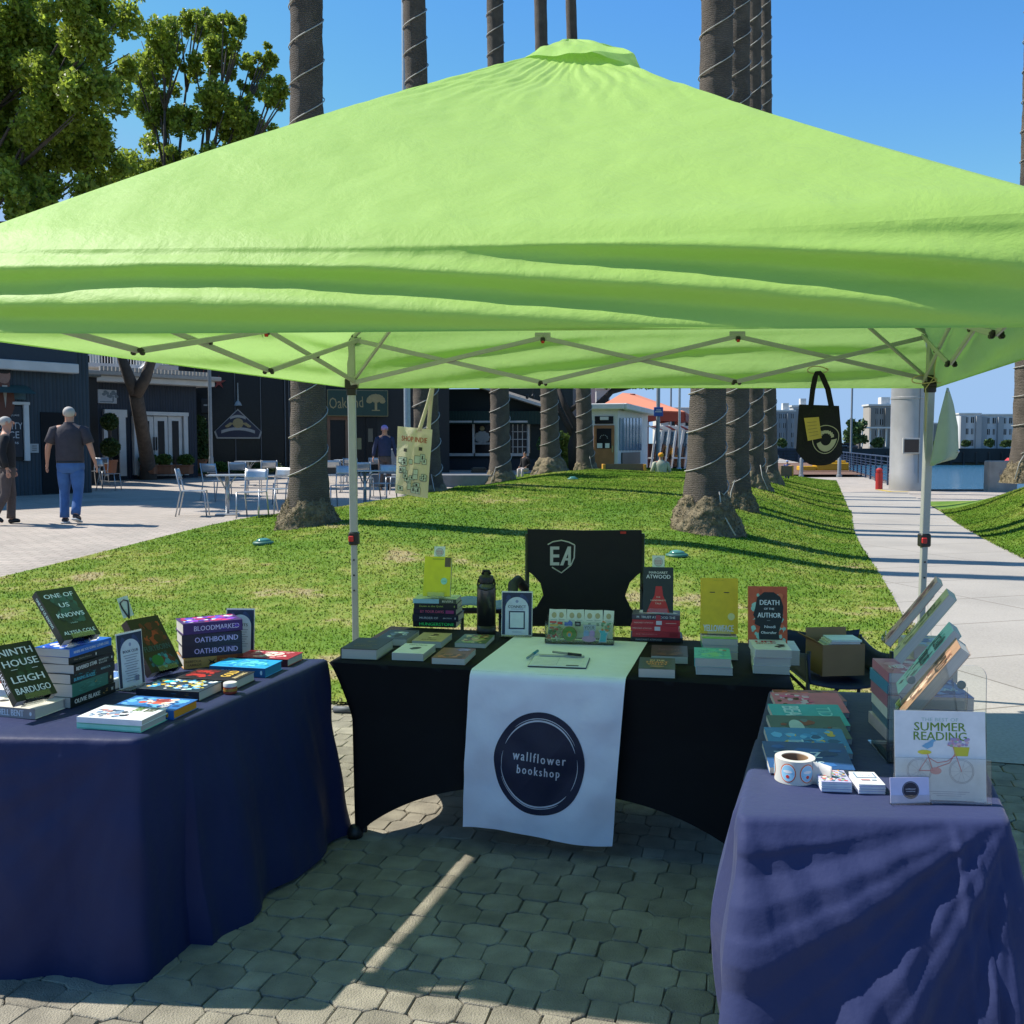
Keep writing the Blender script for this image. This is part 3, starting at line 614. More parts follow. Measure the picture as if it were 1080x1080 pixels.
b = MB(); D.rect(b, 376.5, 462, 381, 474, .05, .06, pm('yellow_notice', (.3, .27, .12))); D.rect(b, 388, 452, 393, 466, .05, .06, pm('paper_notice', (.18, .15, .1))); n_ = b.build('door_notice'); n_.matrix_world = D.M; tag(n_, 'paper notices stuck on the dark glass doors beneath the green sign', 'notice')
# triangular crest
b = MB(); c = D.uv(251, 447); s = 40/F/1.0; sw, sh = 49*s/2, 30*s/2; gold = pm('crest_gold', (.34, .27, .12), .5); sil = pm('crest_silver', (.36, .36, .34), .5); nv = pm('crest_navy', (.015, .02, .045), .5)
def rtri(w, h, k=.14):
    P = [Vector((0, h)), Vector((-w, -h*.55)), Vector((-w*.9, -h)), Vector((w*.9, -h)), Vector((w, -h*.55))]; return [(p.x+c[0], p.y+c[1]) for p in P]
b.poly(rtri(sw, sh*1.05), sil, .08, Matrix.Translation((0, 0, .2))); b.poly(rtri(sw*.94, sh*.95), nv, .01, Matrix.Translation((0, 0, .214)))
b.ball((c[0], c[1]+.02, .22), (.21, .2, .012), gold, 16)
for sgn in (-1, 1):
    for k in range(3): b.ball((c[0]+sgn*(.28+.07*k), c[1]-.0-.05*k, .22), (.09, .05, .01), gold, 8)
b.grid(lambda u, v: (c[0]+(u-.5)*1.3, c[1]-.33+.13*(1-(2*u-1)**2)+(v-.5)*.12, .222), 12, 1, sil); b.grid(lambda u, v: (c[0]+(u-.5)*.6, c[1]+.22+.08*(1-(2*u-1)**2)+(v-.5)*.1, .222), 10, 1, sil)
n_ = b.build('crest_sign'); n_.matrix_world = D.M; tag(n_, 'triangular crest with gold centre and scroll on the dark glazed facade', 'sign')
b = MB(); u, v = D.uv(251, 428); b.lathe([(.16, 0), (.10, .12), (.03, .2), (.02, .9)], sil, 12, Matrix(((1, 0, 0, u), (0, 0, 1, v), (0, 1, 0, .28), (0, 0, 0, 1))).to_4x4() @ Matrix.Rotation(0, 4, 'X'))
n_ = b.build('barn_lamp'); n_.matrix_world = D.M; tag(n_, 'grey cone lamp directly above the triangular crest', 'lamp')
b = MB(); D.rect(b, 344, 411.5, 408, 439.5, .3, .38, pm('sign_gold_edge', (.22, .19, .09)), .02); D.rect(b, 345, 412.5, 407, 438.5, .37, .39, pm('sign_green', (.012, .05, .035), .5))
u, v = D.uv(364, 425); ub, vb = D.uv(395, 424)
b.text('Oakland', u, v, 1.38, gold, ht=.45, z=.394, rot=.05, bold=.0)
for k in range(9): an = pi*(k/8); b.ball((ub+.27*cos(an), vb+.02+.2*sin(an), .395), (.13, .1, .006), gold, 8)
b.ball((ub, vb+.1, .395), (.22, .16, .006), gold, 10); b.box((ub, vb-.17, .395), (.1, .35, .008), gold); b.box((ub, vb-.36, .395), (.34, .04, .008), gold)
n_ = b.build('oak_sign'); n_.matrix_world = D.M; tag(n_, 'dark green sign reading Oakland with a gold oak emblem', 'sign')
b = MB(); D.rect(b, 212.5, 421, 221, 436, .25, .45, M_black, .02); D.rect(b, 215, 427, 219, 428.5, .45, .455, sil); n_ = b.build('menu_box'); n_.matrix_world = D.M; tag(n_, 'small black box sign on the dark facade left of the lamp post', 'sign')
for (px_, py_, lb) in ((215, 398, 'red starfish-shaped ornament left of the lamp post top'), (231, 404, 'red starfish-shaped ornament right of the lamp post top')):
    b = MB(); u, v = D.uv(px_, py_); P = []
    for k in range(10): rr = .27 if k % 2 == 0 else .09; P.append((u+rr*cos(k*pi/5+.3), v+rr*sin(k*pi/5+.3)))
    b.poly(P, pm('red_ornament', (.26, .03, .02), .5), .06, Matrix.Translation((0, 0, .5))); n_ = b.build('hanging_ornament'); n_.matrix_world = D.M; tag(n_, lb, 'ornament')
# --- C restaurant
C = Fac(455, 48, 604, 47); a = bld('restaurant', C, 'low restaurant with dark green awning, shingle roof and white window trim')
_, zt = C.uv(520, 410); b = MB(); b.box((C.L/2, zt/2, -4), (C.L, zt, 8), pm('dark_green_wall', (.012, .022, .024), .7)); b.build('wall', a)
b = MB(); M_sh = pm('shingles', (.20, .185, .165), .9, var=.25, vs=8, bump=.5, bs=20); p0, p1 = C.uv(500, 404), C.uv(578, 433); zr = 4.9
b.add([(p0[0]-3, p0[1]+.9, .7), (p1[0]+.6, p1[1], .7), (p1[0]+.6, p1[1]+1.2, -5), (p0[0]-3, p0[1]+3, -5)], [(0, 1, 2, 3)], M_sh); b.build('roof', a, thick=-.15)
b = MB(); b.bar((p0[0]-3, p0[1]+.86, .76), (p1[0]+.65, p1[1]-.05, .76), .12, M_white, ht=.32); b.build('roof_edge', a)
b = MB(); 
for k in range(32): 
    x0 = 474+k*3.2; C.rect(b, x0, 434, x0+3.0, 447.5, .05, .5-.012*(k % 2), pm('awning_dark_green', (.012, .045, .035), .6))
b.build('awning', a)
for x0, x1 in ((474, 500), (502, 535), (537, 558)):
    b = MB(); C.rect(b, x0, 444, x1, 446, 0, .56, M_white); C.rect(b, x0, 478, x1, 481, 0, .2, M_white); C.rect(b, x1-1, 446, x1+1, 478, 0, .18, M_white); f = b.build('window_frame', a); b = MB(); C.rect(b, x0, 446, x1-1, 478, 0, .06, M_dglass); b.build('pane', f)
b = MB()
for k in range(4): C.rect(b, 541+k*5, 447, 541.7+k*5, 478, .07, .12, M_white)
for k in range(3): C.rect(b, 540, 455+k*8, 558, 455.7+k*8, .07, .12, M_white)
b.build('muntin', a)
b = MB(); u, v = C.uv(509, 461); 
for k in range(10): an = k*.63; b.ball((u+.26*cos(an), v+.2*sin(an), .13), (.12, .1, .02), sil, 8)
b.ball((u, v, .13), (.3, .25, .02), sil, 12); b.ball((u, v+.4, .13), (.12, .12, .02), gold, 8); b.box((u, v-.3, .14), (.9, .1, .02), sil); b.build('window_crest', a)
b = MB(); C.rect(b, 455, 484, 566, 500, .01, .1, pm('dado_blue', (.02, .03, .045), .6)); b.build('lower_panel', a)
for px_, lb in ((556, 'left'), (562, 'right')):
    b = MB(); p = W(px_, 410, 44); b.tube([p, p+Vector((0, 0, -.25))], .012, M_black, 5); b.lathe([(.02, -.22), (.07, -.3), (.06, -.42), (0, -.45)], M_black, 8, Matrix.Translation(p)); tag(b.build('string_bulb'), lb+' of the two small dark bulbs hanging beside the restaurant roof', 'bulb')
# low wall and barrels
b = MB(); p = GP(500, 514); b.box((p.x-1, p.y+.5, p.z+.12), (4.2, .9, .5), pm('ledge_concrete', (.2, .2, .2), .9, var=.2, vs=3), .02); tag(b.build('low_wall'), 'low grey concrete ledge between the tote bag and the third palm', 'wall')
b = MB(); p = W(505, 499, 43); b.box((p.x, p.y, p.z), (.62, .55, .5), pm('log_wood', (.12, .08, .05), .9, var=.3), .06)
for k in range(4): b.box((p.x, p.y, p.z-.2+.13*k), (.66, .58, .02), pm('log_wood_dark', (.04, .03, .02)))
tag(b.build('wooden_planter'), 'dark wooden planter box beneath the restaurant window', 'planter')
# --- E kiosk
E = Fac(624, 41.2, 651.5, 41); a = bld('white_kiosk', E, 'white kiosk with an orange-brown door and a strip of tall side windows')
E2 = Fac(651.5, 41, 683, 49)
_, zt = E.uv(640, 432); d_ = E2.L
b = MB(); Mi = E.M.inverted() @ E2.M
b.box((E.L/2, zt/2, -1.2), (E.L, zt, 2.4), M_white); b.box((E2.L/2, zt/2, -.6), (E2.L, zt, 1.2), M_white, 0, Mi); b.build('wall', a)
b = MB(); b.box((E.L/2, zt+.12, -1.2), (E.L+.5, .24, 3), M_white, .03); b.box((E2.L/2, zt+.125, -.6), (E2.L+.3, .25, 2), M_white, .03, Mi); b.build('roof', a)
b = MB(); E.rect(b, 626.5, 448.5, 648, 500, .02, .08, M_brown, .01); f = b.build('door', a); b = MB(); E.rect(b, 629.5, 452, 645, 473, .085, .1, M_dglass); b.build('pane', f); b = MB(); E.rect(b, 645.5, 470, 647, 477, .085, .13, gold); b.build('handle', f)
b = MB(); E.rect(b, 627.5, 439, 647, 447, .02, .05, M_dglass); E.rect(b, 633, 439.5, 642, 443, .05, .07, M_white); b.build('transom', a)
b = MB(); u, v = E.uv(637, 462)
for k in range(7): an = pi*k/6; b.box((u+.15*cos(an), v+.12*sin(an), .105), (.03, .03, .008), sil)
E.rect(b, 630, 467.5, 635.5, 472.5, .103, .11, M_white); E.rect(b, 638.5, 467.5, 643, 472.5, .103, .11, M_white); n_ = b.build('door_sticker'); n_.matrix_world = E.M; tag(n_, 'pale arch emblem and papers on the kiosk door glass', 'sticker')
for k in range(7):
    b = MB(); x0 = 653+k*3.4; E2.rect(b, x0, 441, x0+2.3, 475, .01, .05, pm('bluish_glass', (.16, .26, .36), .1, spec=.8)); o = b.build('window', a); o.matrix_local = Mi
b = MB(); E2.rect(b, 655, 477, 674, 490, .01, .06, pm('kiosk_green_panel', (.012, .03, .018), .4)); o = b.build('lower_panel', a); o.matrix_local = Mi
# --- F coral pavilion
a = thing('coral_pavilion', 'open pavilion with a coral-orange hip roof behind the white kiosk', 'pavilion', W(690, 470, 58)*1); a.location.z = 0; cr_ = pm('coral_roof', (.66, .23, .12), .7, var=.08); rd = pm('red_beams', (.22, .03, .015), .6)
def PL(px, py, dd=58): return W(px, py, dd)-Vector(a.location)
b = MB(); ap = PL(657, 416, 60); L_, R2_ = PL(630, 432, 57), PL(722, 436, 55); BL, BR = L_+Vector((2, 9, 0)), R2_+Vector((2, 9, 0))
ap2 = ap+Vector((.8, 1, 0)); b.add([L_, R2_, BR, BL, ap, ap2], [(0, 1, 4), (1, 2, 5, 4), (2, 3, 5), (3, 0, 4, 5)], cr_); b.build('roof', a, thick=-.1)
b = MB(); b.bar(L_-Vector((0, 0, .28)), R2_-Vector((0, 0, .2)), .12, rd, ht=.5); b.bar(R2_-Vector((0, 0, .2)), BR-Vector((0, 0, .2)), .12, rd, ht=.4)
for k in range(6): p = L_.lerp(R2_, k/5.5); b.bar(p-Vector((0, -.2, .55)), p+Vector((1.2, 3, -.35)), .12, rd)
b.build('beam', a)
for px_, dd in ((681, 57), (714, 57)):
    b = MB(); p = PL(px_, 440, dd); q_ = Vector((p.x, p.y, .1)); b.bar(q_, p, .32 if px_ == 681 else .18, pm('red_post', (.19, .06, .045), .8), up=(0, 1, 0)); b.build('post', a)
b = MB(); b.bar(PL(667, 417, 60), PL(667, 415.5, 60), .3, rd, up=(0, 1, 0)); b.build('finial', a)
# windbreak of leaning white frames
a = thing('glass_windbreak', 'row of leaning white frames with clear panels and red-white awnings', 'windbreak', (W(705, 470, 52).x, 52, .3))
for k in range(6):
    x = 686+k*7.2; dd = 50+k*1.2; p0 = W(x, 496, dd)-Vector(a.location); p1 = W(x+6, 453, dd)-Vector(a.location); p2 = W(x-2, 449, dd-1)-Vector(a.location)
    b = MB(); b.bar(p0, p1, .1, M_white, up=(0, 1, 0)); b.bar(p1, p2, .08, M_white, up=(0, 1, 0)); b.build('frame', a)
    b = MB(); q0 = p0+Vector((.1, 0, .1)); b.add([q0, q0+Vector((.35, .5, 0)), p1+Vector((.35, .5, -.1)), p1+Vector((.1, 0, -.1))], [(0, 1, 2, 3)], acrylic()); b.build('panel', a, thick=.012)
    b = MB(); b.add([p2, p1+Vector((0, 0, .02)), p1+Vector((.45, .7, .0)), p2+Vector((.45, .7, 0))], [(0, 1, 2, 3)], pm('awning_red', (.25, .04, .04), .7) if k % 2 == 0 else M_white); b.build('awning', a, thick=.03)
b = MB(); b.bar(W(684, 483, 50)-Vector(a.location), W(728, 483, 56)-Vector(a.location), .07, M_white); b.build('rail', a)
p = W(703, 470, 59); b = MB(); b.box((p.x, p.y, 1.0), (6, .5, 1.5), pm('terrace_wall', (.10, .045, .04), .8, var=.4, vs=2)); tag(b.build('terrace_wall'), 'dark red low terrace wall behind the leaning frames', 'wall')
p = W(722, 470, 75); b = MB(); b.box((p.x, p.y, 2.2), (4.2, 4, 4.4), M_cream, .02); 
for k in range(3): b.box((p.x-1.2+k*1.2, p.y-2.02, 3.2), (.6, .06, .9), M_dglass)
tag(b.build('small_white_building'), 'small white building far behind the leaning frames', 'building')
for (x0, y0, w_, h_, dd, lb) in ((636, 410, 14, 30, 70, 'grey flat-topped building behind the kiosk, between the palm and pavilion'), (608, 405, 40, 40, 60, 'cream building behind the dark branches')):
    p0 = W(x0-w_/2, y0, dd); p1 = W(x0+w_/2, y0, dd); b = MB(); b.box(((p0.x+p1.x)/2, dd+2, p0.z/2), (p1.x-p0.x, 4, p0.z), pm('bldg_grey', (.36, .35, .34), .8, var=.1, vs=1)); b.box(((p0.x+p1.x)/2, dd+2, p0.z+.1), (p1.x-p0.x+.3, 4.3, .2), M_white)
    for k in range(2): b.box((lerp(p0.x, p1.x, .3+.4*k), dd-.02, p0.z-1.1), (.4, .06, .7), M_dglass)
    tag(b.build('plain_building'), lb, 'building')
# dark bare-limbed tree behind palms + ivy bush
p = W(600, 500, 42); a = thing('gnarled_tree', 'dark gnarled tree with spreading limbs between the ivy bush and kiosk', 'tree', (p.x, p.y, .4)); b = MB(); dk_ = pm('dark_limb', (.035, .028, .025), .9, bump=.6)
def TP(x, y): return W(x, y, 42)-Vector(a.location)
for path, r_ in (([(606, 500), (604, 470), (608, 450), (596, 428), (589, 410)], .26), ([(606, 455), (622, 440), (632, 426), (645, 413), (668, 407), (690, 405)], .2), ([(606, 462), (596, 445), (590, 432), (585, 420)], .14), ([(624, 438), (640, 418), (650, 404)], .1), ([(600, 434), (612, 424), (610, 405)], .12)):
    P = [TP(*q_) for q_ in path]; b.tube(P, [lerp(r_, r_*.35, i/(len(P)-1)) for i in range(len(P))], dk_, 8)
b.build('trunk', a, smooth=True); pts = []
for x in range(600, 690, 6): c_ = TP(x, random.uniform(392, 404)); pts.append(blob_pts(c_, (.7, .8, .35), 150))
for x in range(640, 690, 7): pts.append(blob_pts(TP(x, 408), (.18, .3, .1), 40))
leafcloud('crown', np.concatenate(pts), .14, pm('dark_leaf', (.03, .055, .015), .6, island=.4, trans=.2), a)
def bush(px, y0, y1, wpx, d, label, name='ivy_bush', mat=None, n=2500, leaf=.12, cat='bush', cube=0, group=None):
    c0 = W(px, y1, d); c1 = W(px, y0, d); h = c1.z-c0.z; wd = wpx*d/F; a = thing(name, label, cat, c0, 0, group); cs = []
    for _ in range(14):
        q = (random.uniform(-.5, .5)*wd*.75, random.uniform(-.3, .3)*wd*.5, h*random.uniform(.15, .85)); cs.append(blob_pts(q, (wd*.2, wd*.18, h*.17), n//14, .5))
    leafcloud('foliage', np.concatenate(cs), leaf, mat or M_hedge, a); b = MB()
    for k in range(4): b.tube([(0, 0, 0), (random.uniform(-.3, .3)*wd, 0, h*.7)], [.03, .01], M_tbark, 5)
    b.build('stem', a); return a
bush(585, 440, 500, 40, 44, 'bright green ivy bush between the palms left of the kiosk', mat=M_hedgeb, n=6000)
# topiary and planters
def topiary(px, d, balls, pot, label):
    c0 = W(px, pot[1], d); a = thing('topiary', label, 'topiary', c0, 0, 'potted topiaries'); b = MB(); h = (pot[1]-pot[0])*d/F; r_ = pot[2]*d/F/2
    b.lathe([(r_*.72, 0), (r_*.95, h*.85), (r_*1.06, h*.86), (r_*1.06, h), (r_*.9, h), (r_*.85, h*.9), (0, h*.9)], M_terra, 20); b.build('pot', a, smooth=True, auto=40)
    b = MB(); b.tube([(0, 0, h*.8), (0, 0, (pot[1]-balls[-1][0])*d/F)], .05, M_tbark, 6); b.build('stem', a)
    for cy, rr in balls: c = (0, 0, (pot[1]-cy)*d/F); leafcloud('foliage_ball', np.concatenate([blob_pts(c, rr*d/F, 2200, .25)]), .09, M_hedge, a)
topiary(117, 30.5, ((472, 10), (445, 9)), (485, 500, 14), 'two-ball topiary in a terracotta pot left of the forked tree trunk')
topiary(210, 38, ((478, 12), (460, 12), (447, 9)), (484, 502, 17), 'tall dark topiary in a terracotta pot left of the lamp post')
for px_, lb in ((158, 'left hedge box in terracotta below the white doors'), (176, 'middle hedge box in terracotta below the white doors'), (195, 'right hedge box in terracotta, next to the topiary')):
    d = 31.5+px_*.02; c0 = W(px_, 500, d); a = thing('hedge_planter', lb, 'planter', c0, 0, 'terracotta hedge planters'); b = MB(); b.box((0, 0, .15), (.48, .45, .3), M_terra, .02); b.box((0, 0, .3), (.52, .49, .05), M_terra, .01); b.build('pot', a)
    leafcloud('foliage', np.concatenate([blob_pts((random.uniform(-.14, .14), random.uniform(-.1, .1), .5), (.24, .22, .2), 500, .4) for _ in range(6)]), .07, M_hedgeb, a)
for px_, w_, lb in ((228, 34, 'low bright green hedge at the foot of the lamp post'), (275, 60, 'low dark hedge below the triangular crest')): bush(px_, 487, 500, w_, 37, lb, 'low_hedge', M_hedgeb if px_ < 240 else M_hedge, 3000, .09, 'hedge')
# ---- street furniture
def pole(px, y1, d, rpx, label, name='lamp_post', cat='lamp post', top=None, col_=None, base=True, g=None):
    p = W(px, y1, d); z1 = top if top else W(px, 300, d).z+3; r_ = rpx*d/F/2; m = col_ or pm('grey_post', (.24, .27, .29), .5, metal=.3); a = thing(name, label, cat, (p.x, p.y, p.z), 0, g)
    b = MB(); b.tube([(0, 0, 0), (0, 0, z1-p.z)], [r_, r_*.8], m, 14); b.build('post', a, smooth=True, auto=40)
    b = MB(); b.lathe([(r_*2.2, 0), (r_*2.2, .06), (r_*1.4, .12), (r_*1.2, .5), (r_, .55)], m, 16); b.build('base_collar', a)
    return a
pole(223, 499, 33, 4, 'thin grey lamp post in front of the dark facade left of the crest', top=7.5)
pole(430, 520, 24, 7, 'thick pale grey post immediately left of the palm behind the cream tote bag', top=16, col_=pm('pale_post', (.36, .42, .47), .45, metal=.3))
a = pole(693.5, 498, 46, 4.5, 'dark grey post carrying a small blue sign', name='sign_post', cat='post', top=8); b = MB(); b.box((.0, -.12, 2.75), (.42, .03, .42), pm('blue_sign', (.02, .09, .35), .5), .01); b.box((0, -.14, 2.75), (.3, .01, .05), M_white); b.box((0, -.14, 2.83), (.22, .01, .04), M_white); o = b.build('blue_sign_plate', a)
pole(716, 496, 45, 2.8, 'slim grey post between the blue sign and the largest palm', top=9, col_=M_alu)
pole(707, 488, 70, 2.2, 'thin distant post behind the pavilion roof', top=9)
pole(897, 493, 62, 2.2, 'thin dark flagpole rising above the boardwalk railing', name='flagpole', cat='pole', top=9.5)
for px_, y0, y1, lb in ((845, 483, 503, 'left grey bollard beneath the black tote bag'), (885, 483, 503, 'right grey bollard beneath the black tote bag')):
    d = 52 if px_ == 845 else 50; p = W(px_, y1, d); b = MB(); r_ = 3.1*d/F/1.6; h = (y1-y0)*d/F; b.lathe([(r_*1.5, 0), (r_*1.5, .1), (r_, .12), (r_, h-.04), (r_*.8, h), (0, h+.02)], pm('grey_post', (.24, .27, .29)), 14); o = b.build('bollard', smooth=True, auto=40, loc=p); tag(o, lb, 'bollard', 'grey bollards before the boardwalk')
d = 36.5; p = Z(927, 516, .0); b = MB(); b.lathe([(.13, 0), (.13, .62), (.10, .62), (.10, .66), (.12, .66), (.12, .74), (.05, .8), (0, .8)], pm('red_enamel', (.36, .02, .02), .5, var=.1), 16); o = b.build('red_bollard', smooth=True, auto=40, loc=p); tag(o, 'short red bollard on the paving left of the grey column', 'bollard')
b = MB(); b.add([(p.x-.45, p.y-2.2, .006), (p.x-.25, p.y-2.2, .006), (p.x-.05, p.y-.4, .006), (p.x-.3, p.y-.4, .006)], [(0, 1, 2, 3)], pm('yellow_paint', (.5, .36, .05), .8, var=.2)); b.add([(p.x-.45, p.y-2.2, .004), (p.x+.3, p.y-2.2, .004), (p.x+.3, p.y-1.9, .004), (p.x-.4, p.y-1.9, .004)], [(0, 1, 2, 3)], pm('yellow_paint', 'ffff00')); tag(b.build('yellow_marking'), kind='structure')
# grey column with plaque
p = Z(968, 518, 0); r_ = 21.5*p.y/F; a = thing('grey_column', 'massive grey metal column with a dark plaque behind the right canopy pole', 'column', (p.x, p.y+r_, 0)); mc = pm('column_metal', (.40, .39, .38), .42, metal=.35, var=.1, vs=2)
b = MB(); b.lathe([(r_, 0), (r_, .62), (r_*.985, .64), (r_*.985, 3.3), (r_*1.01, 3.31), (r_*1.01, 3.38), (r_*.985, 3.39), (r_*.985, 6.5), (0, 6.5)], mc, 48); b.build('shaft', a, smooth=True, auto=30)
b = MB(); b.box((-.3, -r_-.05, 1.62), (.62, .07, .56), pm('plaque_frame', (.5, .48, .45), .4), .01); b.box((-.3, -r_-.09, 1.62), (.52, .02, .46), pm('plaque_dark', (.06, .035, .03), .4), .003); b.build('plaque', a)
b = MB(); b.box((0, -r_*.98, 3), (.02, .05, 5.4), pm('seam', (.2, .2, .2))); b.box((.35, -r_*.93, 3), (.02, .05, 5.4), pm('seam', (.2, .2, .2))); b.build('seam', a)
# railing
a = thing('navy_railing', 'long navy metal railing running along the boardwalk towards the water', 'railing', (15.2, 38, 0)); nvr = pm('navy_metal', (.02, .04, .09), .5)
P0 = Vector((14.4, 37, 0)); P1 = Vector((quay_x(86)-.3, 86, .1)); nP = 22
for s, e, n_ in ((P0, P1, nP), (P1, P1+Vector((-7.5, 2, 0)), 4)):
    for i in range(n_+1):
        p = s.lerp(e, i/n_)-Vector(a.location); b = MB(); b.bar(p, p+Vector((0, 0, 1.15)), .07, nvr, up=(0, 1, 0)); b.build('post', a)
    b = MB(); s2, e2 = s-Vector(a.location), e-Vector(a.location)
    for k in range(7): b.bar(s2+Vector((0, 0, .18+k*.13)), e2+Vector((0, 0, .18+k*.13)), .022, nvr)
    b.bar(s2+Vector((0, 0, 1.17)), e2+Vector((0, 0, 1.17)), .09, nvr, ht=.05); b.build('rail', a)
p = W(1055, 512, 36); b = MB(); b.box((p.x, p.y, .52), (.78*2.0/1.5, .4, 1.15), pm('block_concrete', (.32, .29, .26), .85, var=.2, vs=3, bump=.3), .03); b.ball((p.x, p.y-.2, .62), (.16, .02, .16), pm('block_emblem', (.25, .22, .2)), 16); tag(b.build('concrete_block'), 'pale concrete block with round emblem beside the right-edge palm', 'concrete block')
b = MB(); p = W(876, 492, 58); b.box((p.x, p.y, p.z), (1.9, .8, .45), pm('yellow_seat', (.6, .33, .01), .5), .05); b.box((p.x, p.y, p.z+.28), (1.6, .6, .12), pm('yellow_seat', 'ffff00'), .04); b.box((p.x-1.4, p.y, p.z-.1), (.9, .8, .26), pm('yellow_seat', 'ffff00'), .03); tag(b.build('yellow_bench'), 'low bright yellow bench on the boardwalk below the black tote bag', 'bench')
# wooden seat bench
a = thing('wooden_bench', 'long brown bench with yellow-orange ends in front of the kiosk', 'bench', W(660, 500, 36)); b = MB(); B0 = W(637, 496, 36)-Vector(a.location); B1 = W(680, 496, 36)-Vector(a.location); b.bar(B0+Vector((0, 0, .08)), B1+Vector((0, 0, .08)), .08, pm('bench_slat', (.17, .115, .075), .8), ht=.30); b.bar(B0+Vector((0, .3, -.1)), B1+Vector((0, .3, -.1)), .5, pm('bench_slat', (.15, .105, .07)), ht=.06); b.build('seat', a)
for q_ in (B0, B1): b = MB(); b.box((q_.x, q_.y+.15, q_.z-.02), (.10, .5, .48), pm('bench_end', (.55, .28, .03), .6), .01); b.build('end_panel', a)
# second small wooden block at px 842
b = MB(); p = W(829, 501, 36); b.box((p.x, p.y, p.z+.15), (.4, .5, .36), pm('bench_slat', (.15, .105, .07)), .01); b.box((p.x+.17, p.y, p.z+.15), (.06, .52, .38), pm('bench_end', (.55, .28, .03)), .01); tag(b.build('bench_end_block'), 'end of a brown bench with orange side at the foot of the farthest right-row palm', 'bench')
# uplights
for px_, py_, lb in ((278, 574, 'green ground light in the grass left of the thick palm'), (431, 533, 'green ground light behind the cream tote bag'), (714, 587, 'green ground light in front of the widest palm root'), (604, 506, 'green ground light far back between the palms')):
    p = GP(px_, py_, fn=lawn_z); a = thing('ground_light', lb, 'ground light', p, 0, 'green lawn ground lights'); b = MB(); b.lathe([(.13, -.02), (.145, .015), (.14, .03), (.11, .045)], pm('green_rim', (.03, .13, .09), .5), 24); b.build('rim', a, smooth=True); b = MB(); b.lathe([(.11, .045), (.08, .07), (.04, .082), (0, .085)], pm('green_lens', (.08, .26, .2), .15, spec=.8), 24); b.build('lens', a, smooth=True)
# ---- far buildings across the water
def farb(px0, px1, y0, d, floors, colr, label, y1=470, bays=6, pent=True):
    p0, p1 = W(px0, y0, d), W(px1, y0, d); h = p0.z-.7; w_ = p1.x-p0.x; a = thing('far_building', label, 'building', ((p0.x+p1.x)/2, d, .7)); M1 = pm('far_%s' % px0, colr, .8, var=.06, vs=.3); b = MB(); b.box((0, w_*.3, h/2), (w_, w_*.6, h), M1); b.build('wall', a)
    b = MB(); b.box((0, w_*.3, h+.2), (w_+.6, w_*.6+.6, .4), M_white); 
    if pent: b.box((w_*.1, w_*.3, h+1.2), (w_*.3, w_*.3, 1.8), M_white)
    b.build('roof', a); fh = h/floors
    for f in range(floors):
        for k in range(bays):
            x = -w_/2+(k+.5)*w_/bays; b = MB(); b.box((x, -.06, (f+.52)*fh), (w_/bays*(.5 if (k+f) % 3 else .3), .14, fh*.5), M_dglass); b.box((x, -.1, (f+.52)*fh), (.12, .14, fh*.5), M_white); b.build('window', a)
    for k in range(0, bays, 3): b = MB(); x = -w_/2+(k+.5)*w_/bays; b.box((x, -.5, h*.48), (w_/bays*1.0, 1.0, h*.94), pm('far_bay_%s' % px0, [c*.62 for c in colr], .8)); b.build('bay', a)
    return a
farb(817, 838, 434, 250, 4, (.30, .33, .36), 'grey-blue apartment block seen left of the black tote bag', bays=5)
farb(836, 856, 429, 255, 4, (.50, .50, .50), 'whitish apartment block directly behind the black tote bag', bays=4)
farb(917, 948, 428, 240, 4, (.36, .33, .29), 'beige apartment block with white rooftop boxes left of the grey column', bays=6)
farb(1012, 1034, 437, 290, 3, (.62, .62, .62), 'white modern block just right of the hanging pale cloth', bays=4, pent=False)
farb(1034, 1069, 438, 292, 3, (.52, .55, .57), 'white and grey modern block nearest the right-edge palm', bays=6, pent=False)
farb(905, 918, 446, 300, 2, (.16, .14, .13), 'low brown house between the round tree and beige apartments', bays=3, pent=False)
farb(980, 1013, 447, 340, 2, (.3, .32, .3), 'low grey building partly hidden by the pale hanging cloth', bays=5, pent=False)
# pergola on far shore
a = thing('far_pergola', 'small white pergola on the far shore left of the beige apartments', 'pergola', W(935, 470, 225)); b = MB()
for k in range(7): b.box((-5.5+k*1.8, 0, 1.8), (.3, .3, 4), M_white)
b.box((0, 0, 4), (12, 1.6, .35), M_white); b.build('frame', a)
for px_, y0, w_, lb in ((902, 445, 26, 'round green tree on the far shore left of the beige apartments'), (872, 458, 16, 'far shore tree behind the black tote bag'), (925, 461, 14, 'small tree in front of the beige apartments'), (978, 462, 16, 'far shore tree beside the grey column'), (1002, 464, 12, 'small tree behind the pale cloth'), (1018, 463, 9, 'small tree before the white modern block'), (1043, 462, 9, 'slim tree before the grey and white modern block'), (1060, 464, 11, 'small tree next to the right-edge palm'), (952, 462, 12, 'small tree left of the grey column on far shore'), (824, 462, 10, 'far tree in front of the grey-blue apartments')):
    bush(px_, y0-3 if w_ > 20 else y0, 472, w_, 215, lb, 'far_tree', pm('far_tree_leaf', (.07, .12, .03), .7, island=.4), 1800, .9 if w_ > 20 else .6, 'tree', group='trees on the far shore')
